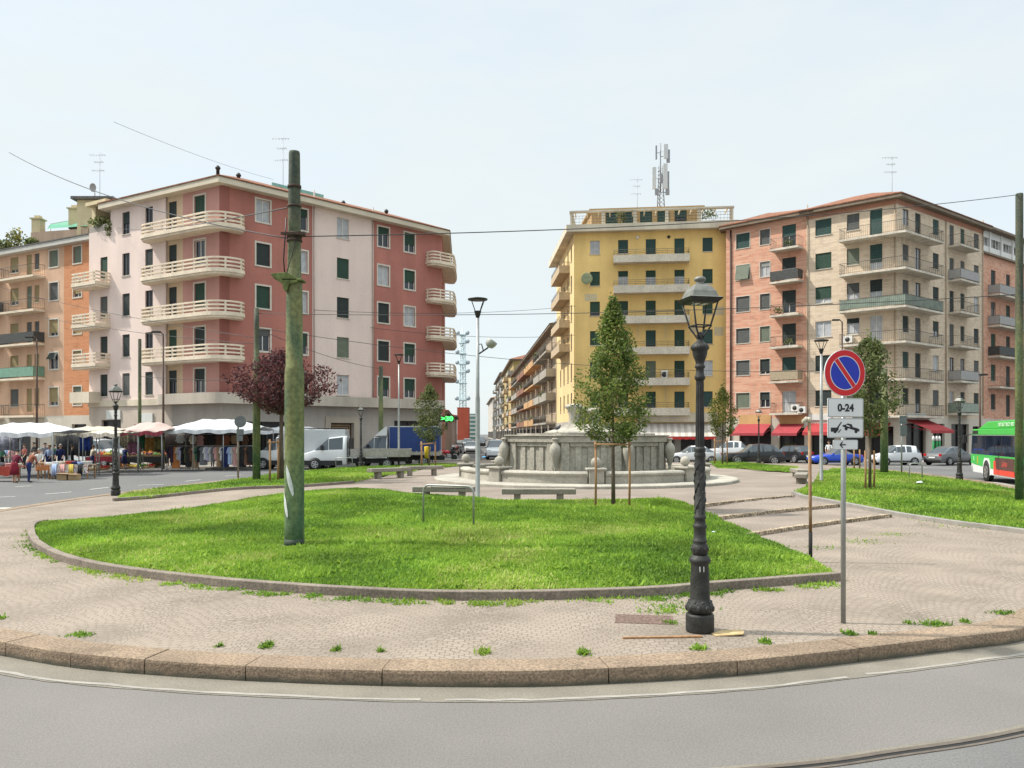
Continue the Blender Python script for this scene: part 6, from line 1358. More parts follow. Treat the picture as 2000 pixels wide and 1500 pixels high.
# ---------------------------------------------------------------- vehicles
TYRE = mat('tyre', (.02,.02,.02), .9, 0, 0); RIM = mat('wheel_rim', (.42,.42,.43), .35, .6, .05, 5); CGL = mat('car_glass', (.085,.105,.12), .04, 0, 0, spec=.6)  # car glass base lightened to stand in for the pale sky's reflection
LAMPW = mat('headlight_glass', (.55,.56,.56), .1, 0, 0); LAMPR = mat('tail_light', (.42,.01,.012), .15, 0, 0); PLATE = mat('licence_plate', (.62,.62,.60), .5, 0, 0); TRIMB = mat('black_trim', (.022,.022,.023), .6, 0, 0)
def carpaint(nm, c_): return mat('car_paint_'+nm, c_, .22, .0, .05, 1.5, spec=.6)
def wheel(par, x, y, r, w_=.2, side=1, hub=RIM):
    M_ = Matrix.Translation((x, y, r)) @ Matrix.Rotation(R(90), 4, 'X'); k = MB(); h = w_/2
    k.lathe([(r*.62,-h),(r*.93,-h),(r,-h*.7),(r,h*.7),(r*.93,h),(r*.62,h)], 24, 0, M_); wl = k.build('wheel', TYRE, par)
    k = MB(); s_ = -side
    k.lathe([(r*.66,s_*h*.98),(r*.64,s_*h*1.10),(r*.56,s_*h*1.02),(r*.2,s_*h*1.0),(.02,s_*h*1.05)], 20, 1, M_); k.lathe([(r*.66,s_*h*.99),(r*.66,s_*h*1.11),(r*.58,s_*h*1.11),(r*.58,s_*h*1.0)], 20, 0, M_)
    for i in range(5):
        a = i*1.2566; k.box(.0, r*.6, -.034, .034, min(s_*h*1.0,s_*h*1.16), max(s_*h*1.0,s_*h*1.16), 0, M_ @ Matrix.Rotation(a,4,'Z'))
    k.build('rim', [hub, mat('rim_shadow', (.09,.09,.09), .5, .4, 0)], wl)
    return wl
def loft(par, st, paint, glass=CGL, nm='body'):
    """st: (x, zlow, zbelt, ztop, wbelt, wtop, kind) along the car; kind of the stretch to the next: h bonnet, g glazed front or rear, c cabin, p pillar"""
    N_ = 8; rings = []
    for x, zl, zb, zt, wb, wt, kd in st:
        rings.append([Vector((x,wb*.90,zl)), Vector((x,wb*.985,zl+.10)), Vector((x,wb,zl+(zb-zl)*.55)), Vector((x,wb*.965,zb)), Vector((x,wb*.955,zb+min(.03,(zt-zb)*.3))), Vector((x,wt,zt-min(.06,(zt-zb)*.35))), Vector((x,wt*.82,zt)), Vector((x,0,zt+.015))])
    body = MB(); glz = {'windscreen': MB(), 'rear_window': MB(), 'side_window': []}
    full = [r_+[Vector((p.x,-p.y,p.z)) for p in r_[-2::-1]] for r_ in rings]; m = len(full[0]); ng = 0
    for f_ in full: body.v += f_
    for i in range(len(st)-1):
        kd = st[i][6]
        for j in range(m-1):
            jj = j if j < N_-1 else m-2-j
            q = [i*m+j, i*m+j+1, (i+1)*m+j+1, (i+1)*m+j]
            isg = (kd == 'g' and jj >= 4) or (kd == 'c' and jj == 4)
            if isg:
                P_ = [body.v[t] for t in q]; c_ = sum(P_, Vector())/4
                tgt = (glz['windscreen'] if st[i][0] < 0 else glz['rear_window']) if kd == 'g' else None
                if tgt is None: tgt = MB(); glz['side_window'].append(tgt)
                if kd == 'c':
                    P_ = [c_+(p-c_)*.94 for p in P_]
                    fr_ = [body.v[t] for t in q]; kk = len(body.v)
                    body.v += [Vector(p) for p in P_]
                    for e in range(4): body.f.append([q[e], q[(e+1)%4], kk+(e+1)%4, kk+e]); body.mi.append(0); body.sm.append(False)
                tgt.add(P_, [(0,1,2,3)])
            else: body.f.append(q); body.mi.append(0); body.sm.append(True)
        body.f.append([i*m, (i+1)*m, (i+1)*m+m-1, i*m+m-1]); body.mi.append(1); body.sm.append(False)
    body.f.append(list(range(m))); body.mi.append(0); body.sm.append(False); body.f.append([(len(st)-1)*m+t for t in range(m)][::-1]); body.mi.append(0); body.sm.append(False)
    b_ = body.build(nm, [paint, TRIMB], par)
    for a in ('windscreen', 'rear_window'):
        if glz[a].f: glz[a].build(a, glass, par, recalc=False)
    for s_ in glz['side_window']: s_.build('side_window', glass, par, recalc=False)
    return b_
def car(label, loc, ang, L_, W_, Hh, paint, style='hatch', wr=.31, group='cars parked before the right-hand houses', plates=True, name='parked_car'):
    t = thing(name, label, 'car', loc, R(ang), group); h = L_/2; w_ = W_/2; g = .20; bl = Hh*.60; hd = Hh*.55
    if style == 'hatch': st = [(-h,.32,.55,.60,w_*.72,w_*.6,'h'),(-h+.10,g,.68,.72,w_*.88,w_*.75,'h'),(-h+.55,g,hd-.02,hd,w_*.97,w_*.8,'h'),(-h+1.02,g,bl,bl+.03,w_,w_*.84,'g'),(-h+1.60,g,bl+.01,Hh-.05,w_,w_*.78,'c'),(-h+2.3,g,bl+.02,Hh,w_,w_*.78,'p'),(-h+2.38,g,bl+.02,Hh,w_,w_*.78,'c'),(h-.85,g,bl+.03,Hh-.02,w_,w_*.77,'p'),(h-.45,g,bl+.03,Hh-.06,w_*.98,w_*.75,'g'),(h-.14,g+.02,bl,bl+.06,w_*.93,w_*.8,'h'),(h,.34,.6,.66,w_*.85,w_*.7,'h')]
    elif style == 'suv': st = [(-h,.40,.70,.78,w_*.78,w_*.66,'h'),(-h+.12,.26,.88,.93,w_*.92,w_*.8,'h'),(-h+.9,.26,hd+.02,hd+.05,w_*.98,w_*.84,'h'),(-h+1.35,.26,bl,bl+.04,w_,w_*.85,'g'),(-h+2.05,.26,bl+.01,Hh-.05,w_,w_*.77,'c'),(-h+2.8,.26,bl+.03,Hh,w_,w_*.77,'p'),(-h+2.88,.26,bl+.03,Hh,w_,w_*.77,'c'),(h-1.0,.26,bl+.06,Hh-.04,w_,w_*.76,'p'),(h-.78,.26,bl+.07,Hh-.07,w_*.99,w_*.74,'g'),(h-.16,.3,bl,bl+.06,w_*.94,w_*.8,'h'),(h,.42,.72,.8,w_*.86,w_*.74,'h')]
    elif style == 'sedan': st = [(-h,.32,.56,.62,w_*.74,w_*.6,'h'),(-h+.12,g,.68,.72,w_*.90,w_*.76,'h'),(-h+.85,g,hd,hd+.03,w_*.98,w_*.82,'h'),(-h+1.35,g,bl,bl+.03,w_,w_*.84,'g'),(-h+2.05,g,bl+.01,Hh-.04,w_,w_*.74,'c'),(-h+2.75,g,bl+.02,Hh,w_,w_*.73,'p'),(-h+2.83,g,bl+.02,Hh,w_,w_*.73,'c'),(h-1.25,g,bl+.04,Hh-.10,w_,w_*.72,'g'),(h-.55,g,bl+.02,bl+.07,w_*.97,w_*.8,'h'),(h-.12,g,bl-.02,bl+.03,w_*.92,w_*.78,'h'),(h,.34,.62,.68,w_*.84,w_*.7,'h')]
    elif style == 'cabrio': st = [(-h,.30,.52,.56,w_*.74,w_*.6,'h'),(-h+.15,g,.62,.66,w_*.9,w_*.76,'h'),(-h+.9,g,.74,.78,w_*.98,w_*.82,'h'),(-h+1.45,g,.80,.83,w_,w_*.84,'g'),(-h+2.0,g,.80,Hh-.02,w_,w_*.74,'c'),(-h+2.6,g,.81,Hh,w_,w_*.73,'p'),(h-1.35,g,.83,Hh-.12,w_,w_*.72,'g'),(h-.85,g,.84,.90,w_*.98,w_*.8,'h'),(h-.12,g,.78,.82,w_*.92,w_*.76,'h'),(h,.32,.6,.65,w_*.84,w_*.7,'h')]
    loft(t, st, paint)
    fx, rx = -h+.78*(L_/4), h-.74*(L_/4)
    for x in (fx, rx):
        for s_ in (-1, 1):
            k = MB(); M_ = Matrix.Translation((x, s_*(w_-.004), wr)) @ Matrix.Rotation(R(90),4,'X'); k.lathe([(wr*1.2,-.006),(wr*1.2,.006)], 24, 0, M_); k.build('wheel_arch', TRIMB, t)
            wheel(t, x, s_*(w_-.045), wr, .2, s_)
    for s_ in (-1, 1):
        k = MB(); k.box(-h+.03,-h+.26,s_*w_*.60-.14,s_*w_*.60+.14,hd*.78,hd*.92); k.build('headlight', LAMPW, t, bevel=.03)
        k = MB(); k.box(h-.24,h-.02,s_*w_*.72-.11,s_*w_*.72+.11,bl*.78,bl*1.02); k.build('tail_light', LAMPR, t, bevel=.03)
        k = MB(); mx_ = -h+1.5*(L_/4); k.box(mx_-.06,mx_+.08,s_*(w_+.01),s_*(w_+.17),bl+.02,bl+.16); k.build('mirror', paint, t, bevel=.03)
    k = MB(); k.box(-h-.03,-h+.2,-w_*.74,w_*.74,.26,.44); k.build('bumper', TRIMB, t, bevel=.03); k = MB(); k.box(h-.2,h+.03,-w_*.78,w_*.78,.30,.48); k.build('bumper', TRIMB, t, bevel=.03)
    k = MB(); k.box(h+.005,h+.035,-.26,.26,.56,.67); k.build('licence_plate', PLATE, t)
    k = MB(); 
    for s_ in (-1,1): k.box(-h*.55,h*.5,s_*(w_+.002)-.01,s_*(w_+.002)+.01,.27,.36)
    k.build('sill_trim', TRIMB, t)
    return t
def cpos(u, v): p = gpt(u, v); return (p.x, p.y, 0)
car('white saloon car parked left of the near lamp post, beyond the fountain', cpos(1352,906), -4, 4.5, 1.75, 1.5, carpaint('white',(.62,.63,.64)), 'sedan')
car('white pick-up style car behind the young narrow tree', cpos(1420,897), -20, 4.3, 1.8, 1.75, carpaint('white',(.62,.63,.64)), 'suv', .33)
car('black SUV with silver wheels parked behind the small distant lamp', cpos(1471,908), -4, 4.5, 1.85, 1.66, carpaint('black',(.016,.018,.021)), 'suv', .36)
car('black hatchback seen from behind next to the black SUV', cpos(1545,903), -62, 3.7, 1.65, 1.48, carpaint('black',(.016,.018,.021)), 'hatch')
car('bright blue convertible behind the no parking sign', cpos(1630,908), 2, 4.0, 1.72, 1.32, carpaint('blue',(.015,.07,.50)), 'cabrio', .31)
car('white small hatchback behind the tall slim tree', cpos(1748,908), 2, 3.65, 1.62, 1.55, carpaint('white',(.62,.63,.64)), 'hatch', .29)
car('grey saloon seen slanting from behind, left of the bus', cpos(1857,908), 207, 4.5, 1.78, 1.47, carpaint('grey',(.13,.13,.135)), 'sedan', .32)
# street traffic
gst = 'cars in the street between the pink and yellow blocks'
car('white small van facing the square at the mouth of the street', (gpt(969,897).x, gpt(969,897).y, 0), 88, 4.2, 1.8, 1.85, carpaint('white',(.62,.63,.64)), 'suv', .31, gst)
car('silver car on the left side of the street behind the tall cage lamp', (gpt(921,886).x, 100, 0), 92, 4.3, 1.76, 1.5, carpaint('silver',(.40,.41,.42)), 'hatch', .31, gst)
car('white car far down the street behind the silver one', (ray(913)*150, 150, 0), 92, 4.3, 1.76, 1.5, carpaint('white',(.62,.63,.64)), 'sedan', .31, gst)
car('dark car far down the street beside the grey house', (ray(938)*140, 140, 0), 92, 4.4, 1.8, 1.9, carpaint('black',(.016,.018,.021)), 'suv', .31, gst)
# vans and trucks of the market traders
def cab(t, paint, x0=0.0, W_=1.9, Hh=2.2, tail=1.7, wr=.36):
    """forward face at -x: short bonnet, raked screen, one door"""
    w_ = W_/2; loft(t, [(x0-2.1,.42,.86,.95,w_*.80,w_*.66,'h'),(x0-1.98,.30,1.02,1.10,w_*.92,w_*.8,'h'),(x0-1.35,.30,1.22,1.28,w_*.98,w_*.84,'h'),(x0-1.15,.30,1.27,1.36,w_,w_*.86,'g'),(x0-.25,.30,1.30,Hh-.12,w_,w_*.80,'c'),(x0+.75,.30,1.32,Hh,w_,w_*.80,'p'),(x0+tail-1.05,.30,1.32,Hh,w_,w_*.82,'h')], paint, nm='cab')
    for s_ in (-1, 1):
        k = MB(); k.box(x0-.75,x0-.55,s_*(w_+.02),s_*(w_+.20),1.32,1.68); k.build('mirror', TRIMB, t, bevel=.03)
        k = MB(); k.box(x0-2.08,x0-1.75,s_*w_*.66-.13,s_*w_*.66+.13,.92,1.12); k.build('headlight', LAMPW, t, bevel=.03)
        k = MB(); k.box(x0-2.0,x0+.7,s_*(w_+.003)-.014,s_*(w_+.003)+.014,.30,.62); k.build('sill_trim', TRIMB, t)
        k = MB(); M_ = Matrix.Translation((x0-1.15,s_*(w_-.004),wr)) @ Matrix.Rotation(R(90),4,'X'); k.lathe([(wr*1.28,-.006),(wr*1.28,.006)], 24, 0, M_); k.build('wheel_arch', TRIMB, t); wheel(t, x0-1.15, s_*(w_-.05), wr, .22, s_)
    k = MB(); k.box(x0-2.18,x0-1.75,-w_*.93,w_*.93,.30,.66); k.build('bumper', TRIMB, t, bevel=.03); k = MB(); k.box(x0-2.125,x0-2.05,-w_*.5,w_*.5,.72,.86); k.build('grille', TRIMB, t)
    k = MB(); k.box(x0-2.18,x0-2.155,-.26,.26,.44,.55); k.build('licence_plate', PLATE, t)
WP = carpaint('white',(.62,.63,.64)); GV = 'lorries and vans of the market traders'
GREYBED = speckle(mat('grey_dropside', (.36,.34,.31), .6, .2, .12, 2), 8, .9, 1.1)
p = gpt(655, 916); t = thing('flatbed_truck', 'white flatbed truck with grey dropside bed behind the massive green pole', 'truck', (p.x-.1, p.y, 0), R(4), GV); cab(t, WP, 0, 1.95, 2.3, 2.05)
k = MB(); k.box(.80,5.1,-.45,.45,.52,.72); k.build('chassis', TRIMB, t); k = MB(); k.box(1.25,5.3,-1.02,1.02,.86,.96); k.build('bed_floor', GREYBED, t)
for y in (-1.04, 1.0):
    for i in range(3): pass
    k = MB(); [k.box(1.26,5.3,y,y+.04,.965+.15*i,.965+.15*i+.142) for i in range(3)]; [k.box(x,x+.06,y-.012,y+.052,.93,1.42) for x in (1.26,3.2,5.24)]; k.build('dropside', GREYBED, t)
k = MB(); k.box(1.17,1.25,-1.02,1.02,.965,2.15); k.build('headboard', DARKM, t); k = MB(); k.box(5.305,5.34,-1.0,1.0,.965,1.40); k.build('tailboard', GREYBED, t)
for s_ in (-1,1): wheel(t, 3.75, s_*.86, .36, .3, s_)
k = MB(); k.lathe([(.09,0),(.10,.10),(.06,.18),(.01,.20)], 12, 0, Matrix.Translation((.1,0,2.32))); k.build('beacon', mat('beacon_orange', (.6,.5,.38), .3, 0, 0), t)
p = gpt(765, 908); t = thing('tarpaulin_truck', 'white truck with blue tarpaulin box behind the flatbed truck', 'truck', (ray(740)*61.2, 61.2, 0), R(2), GV); cab(t, WP, 0, 2.0, 2.35)
k = MB(); k.add([(-.2,-.9,2.30),(.72,-.95,2.32),(.72,.95,2.32),(-.2,.9,2.30),(.55,-.95,2.95),(.72,-.95,3.0),(.72,.95,3.0),(.55,.95,2.95)], [(0,1,2,3),(4,5,6,7),(0,1,5,4),(1,2,6,5),(2,3,7,6),(3,0,4,7)]); k.build('wind_deflector', WP, t)
k = MB(); k.box(.8,4.9,-.45,.45,.5,.8); k.build('chassis', TRIMB, t); k = MB(); k.box(.85,4.6,-1.08,1.08,.9,1.2); k.build('bed', GREYBED, t)
k = MB(); nx = 26
for s_ in (-1.09, 1.09):
    vs = []; 
    for i in range(nx+1): x = .9+3.65*i/nx; o = .025*math.sin(i*2.1)+.012*math.sin(i*5); vs += [(x, s_+o*(1 if s_ > 0 else -1), 1.15), (x, s_+o*.3, 2.95)]
    k.add(vs, [(2*i,2*i+2,2*i+3,2*i+1) for i in range(nx)], 0, True)
k.box(.88,4.57,-1.09,1.09,2.951,3.02,1); k.box(.88,.9,-1.09,1.09,1.2,2.95,1); k.box(4.55,4.57,-1.09,1.09,1.2,2.95); k.build('tarpaulin_box', [mat('blue_tarpaulin', (.018,.045,.17), .55, 0, .12, 2), mat('tarp_white', (.5,.5,.5), .6, 0, .05, 3)], t)
for s_ in (-1,1): wheel(t, 3.4, s_*.9, .38, .3, s_)
t = thing('box_van', 'white high-roofed van partly hidden by the green poles, beside the clothes stall', 'van', (ray(552)*57.5, 57.5, 0), R(3), GV); cab(t, WP, 0, 1.95, 2.35)
k = MB(); k.add([(.70,-1.02,.45),(4.5,-1.02,.45),(4.5,1.02,.45),(.70,1.02,.45),(.70,-.96,2.75),(4.5,-.96,2.75),(4.5,.96,2.75),(.70,.96,2.75),(-.15,-.85,2.33),(-.15,.85,2.33)], [(0,1,2,3),(4,5,6,7),(0,1,5,4),(1,2,6,5),(2,3,7,6),(3,0,4,7),(8,4,7,9),(8,0,4),(9,7,3)]); k.build('box_body', carpaint('dull_white',(.46,.475,.49)), t, bevel=.03)
k = MB(); k.box(.9,4.3,-.4,.4,2.78,2.84); [k.box(x,x+.06,-.9,.9,2.76,2.80) for x in (1,2,3,4.2)]; k.build('roof_rack', TRIMB, t)
for s_ in (-1,1): wheel(t, 3.3, s_*.86, .36, .24, s_)
t = thing('trader_van', 'white van with dark windscreen parked behind the fruit stall', 'van', (ray(203)*61.5, 61.5, 0), R(158), GV); cab(t, WP, 0, 1.9, 2.1)
k = MB(); k.add([(.70,-.98,.45),(3.0,-.98,.45),(3.0,.98,.45),(.70,.98,.45),(.70,-.86,2.1),(3.0,-.86,2.1),(3.0,.86,2.1),(.70,.86,2.1)], [(0,1,2,3),(4,5,6,7),(0,1,5,4),(1,2,6,5),(2,3,7,6),(3,0,4,7)]); k.build('van_body', WP, t, bevel=.03)
for s_ in (-1,1): wheel(t, 2.2, s_*.84, .35, .22, s_)
# motorcycles and scooters
def motorbike(label, loc, ang, col, scooter=False):
    t = thing('motorcycle' if not scooter else 'scooter', label, 'motorcycle', loc, R(ang), 'two-wheelers parked at the corner'); r = .28 if not scooter else .22
    for x in (-.65,.65):
        M_ = Matrix.Translation((x,0,r)) @ Matrix.Rotation(R(90),4,'X'); k = MB(); k.lathe([(r*.7,-.05),(r,-.045),(r,.045),(r*.7,.05)], 20, 0, M_); wl = k.build('wheel', TYRE, t); k = MB(); k.lathe([(r*.69,-.02),(.03,-.05),(.03,.05),(r*.69,.02)], 12, 0, M_); k.build('rim', RIM, wl)
    k = MB(); k.tube([(-.65,0,r),(-.48,0,.75),(-.40,0,.98)], .035, 6); k.tube([(-.4,-.34,1.0),(-.42,0,.97),(-.4,.34,1.0)], .02, 6); k.tube([(.65,0,r),(.1,0,.38),(-.4,0,.7)], .05, 6); k.build('frame', DARKM, t)
    k = MB(); k.tube([(-.5,0,.80),(-.3,0,.82),(0,0,.80),(.2,0,.72)], [.10,.15,.17,.10], 10)
    if scooter: k.hexa([(-.5,-.2,.25),(-.4,-.2,.25),(-.4,.2,.25),(-.5,.2,.25),(-.55,-.17,.95),(-.48,-.17,.95),(-.48,.17,.95),(-.55,.17,.95)])
    k.sphere((-.52,0,.86), .13, 10); k.build('body', col, t); k = MB(); k.tube([(.05,0,.80),(.35,0,.80),(.75,0,.86)], [.10,.14,.07], 8); k.build('seat', BLACK, t)
    k = MB(); k.box(-.15,.25,-.16,.16,.3,.58); k.tube([(0,.16,.32),(.5,.18,.3),(.85,.18,.38)], .04, 6); k.build('engine', STEEL, t, bevel=.03)
    k = MB(); k.sphere((-.62,0,.84), .07, 8); k.build('headlight', LAMPW, t)
BK = carpaint('black',(.016,.018,.021)); RDP = carpaint('red',(.45,.02,.03))
motorbike('dark motorcycle between the blue tarpaulin truck and the olive green tree', (*gpt(814,908).xy,0), 20, BK); motorbike('red and white motorcycle at the corner by the pharmacy sign', (*gpt(875,900).xy,0), 35, RDP); motorbike('dark scooter behind the red motorcycle', (*gpt(889,890).xy,0), 60, BK, True)
motorbike('grey scooter leaning at the street corner behind the others', (*gpt(897,886).xy,0), 75, carpaint('silver',(.40,.41,.42)), True); motorbike('red scooter farthest down the left side of the street', (ray(893)*98, 98, 0), 80, RDP, True)
# bus: the long side faces the square
A0, A1 = Vector((25.55, 45.6)), Vector((22.75, 35.6)); dv = (A1-A0).normalized(); LB = 12.0
ang = math.atan2(dv.y, dv.x); t = thing('city_bus', 'green and white electric city bus at the right edge, cut off by the frame', 'bus', (A0.x, A0.y, 0), ang)
GRB = mat('bus_green', (.055,.42,.075), .35, 0, .05, 1); WHB = mat('bus_white', (.66,.67,.66), .4, 0, .06, 1.5); BGL = mat('bus_glass', (.015,.022,.04), .04, 0, .3, .8, spec=.6)
# local x runs back from the nose, local y points to the far side (-y is the square side)
sgn = 1 if (Matrix.Rotation(ang,4,'Z') @ Vector((0,1,0))).x > 0 else -1
W2 = 2.5; Y0_ = 0.0
def bx(k, x0, x1, y0, y1, z0, z1, mi=0):
    k.box(x0, x1, min(y0*sgn,y1*sgn), max(y0*sgn,y1*sgn), z0, z1, mi)
k = MB(); 
prof = [(.25,.34),(.06,.55),(.0,1.0),(.02,1.5),(.22,2.5),(.5,2.6)]
k.extr(prof+[(LB-.1,2.6),(LB,2.4),(LB,.34)], .001*sgn if sgn > 0 else -W2, W2 if sgn > 0 else -.001, 0); k.build('body', WHB, t, bevel=.05)
def side(name, polys, m, o, par=t):
    k = MB()
    for p_ in polys: k.extr(p_, -o*sgn if sgn > 0 else 0, 0 if sgn > 0 else o, 0)
    return k.build(name, m, par)
side('green_side_panel', [[(.03,.86),(.02,1.36),(LB-.02,1.36),(LB-.02,.78),(8.2,.78),(7.2,.62),(3.2,.70),(.9,.80)]], GRB, .012)
side('white_wheel_surround', [[(2.35,.34),(2.45,.95),(2.65,1.2),(3.45,1.2),(3.68,.95),(3.75,.34)]], WHB, .02)
side('window_band', [[(.10,1.37),(.28,2.38),(LB-.05,2.38),(LB-.05,1.37)]], BGL, .016)
for x in (1.35, 2.8, 4.4, 5.6, 7.2, 8.6): side('window_pillar', [[(x,1.38),(x,2.37),(x+.07,2.37),(x+.07,1.38)]], TRIMB, .022)
k = MB(); k.add([(.10,-.008*sgn,1.35),(.30,-.008*sgn,2.55),(.30,W2*sgn,2.55),(.0,W2*sgn,1.3)], [(0,1,2,3)]); k = MB(); k.hexa([(-.012,.05*sgn,1.15),(.05,.05*sgn,1.15),(.05,(W2-.05)*sgn,1.15),(-.012,(W2-.05)*sgn,1.15),(.19,.05*sgn,2.42),(.3,.05*sgn,2.42),(.3,(W2-.05)*sgn,2.42),(.19,(W2-.05)*sgn,2.42)]); k.build('windscreen', BGL, t)
k = MB(); k.extr([(.22,2.40),(.45,2.72),(LB,2.72),(LB,2.40)], -.025*sgn if sgn > 0 else -W2-.02, W2+.02 if sgn > 0 else .025, 0); k.build('roof_edge', GRB, t, bevel=.03)
k = MB(); k.extr([(.9,2.722),(2.6,3.10),(LB-1,3.16),(LB-.4,2.722)], .12*sgn if sgn > 0 else -W2+.12, W2-.12 if sgn > 0 else -.12, 0); k.build('roof_fairing', GRB, t, bevel=.05)
side('destination_display', [[(.42,2.46),(.52,2.64),(1.5,2.64),(1.5,2.46)]], TRIMB, .04)
wb_ = MB()
for x in (3.05, 8.9):
    M_ = Matrix.Translation((x, (-.022)*sgn, .50)) @ Matrix.Rotation(R(90),4,'X'); k = MB(); k.lathe([(.60,-.004),(.60,.004)], 24, 0, M_); k.build('wheel_arch', TRIMB, t); wheel(t, x, .10*sgn, .48, .28, -sgn, mat('bus_hub', (.28,.27,.26), .5, .4, .1, 8))
ad = side('advert_panel', [[(4.5,.50),(4.5,1.28),(7.6,1.28),(7.6,.50)]], mat('advert_dark', (.09,.04,.035), .5, 0, .3, 4), .02)
side('advert_red_band', [[(4.3,.42),(4.3,1.1),(4.65,1.1),(4.72,.68),(7.6,.68),(7.6,.42)]], mat('advert_red', (.60,.06,.035), .5, 0, .1, 3), .026, ad)
SM = Matrix(((1,0,0,0),(0,0,-sgn,0),(0,1,0,0),(0,0,0,1)))
def btext(body, size, x, z, m, nm='lettering', o=.03, par=t):
    # text reads along +x when seen from the square side only if that is rightwards
    rx = (Matrix.Rotation(ang,4,'Z') @ Vector((1,0,0))); right = rx.cross(Vector((0,0,1)))
    fl = 1 if ray(1) is None else (1 if True else -1)
    return text(body, size, Matrix.Translation((x, -o*sgn, z)) @ Matrix(((1,0,0,0),(0,0,-1*sgn,0),(0,1,0,0),(0,0,0,1))), m, par, 'sign_writing')
BW = mat('bus_lettering', (.62,.72,.60), .5, 0, 0)
lt = btext('100% ELETTRICO 100%', .25, 6.0, 2.92, BW, o=-.06); btext('GARA', .34, 6.1, .95, mat('advert_letter', (.55,.10,.08), .5, 0, 0), o=.028, par=ad)
side('sign_emblem', [[(.55,1.0),(.55,1.24),(.72,1.24),(.72,1.0)]], mat('bus_emblem', (.25,.62,.25), .5, 0, 0), .02)
side('indicator', [[(1.3,.86),(1.3,1.24),(1.45,1.24),(1.45,.86)]], mat('bus_amber', (.55,.36,.03), .4, 0, 0), .022)
k = MB(); k.tube([(.2,-.02*sgn,2.45),(-.15,-.25*sgn,2.35)], .03, 6); k.box(-.28,-.08,min(-.36*sgn,-.16*sgn),max(-.36*sgn,-.16*sgn),1.95,2.38); k.build('mirror', TRIMB, t, bevel=.03)
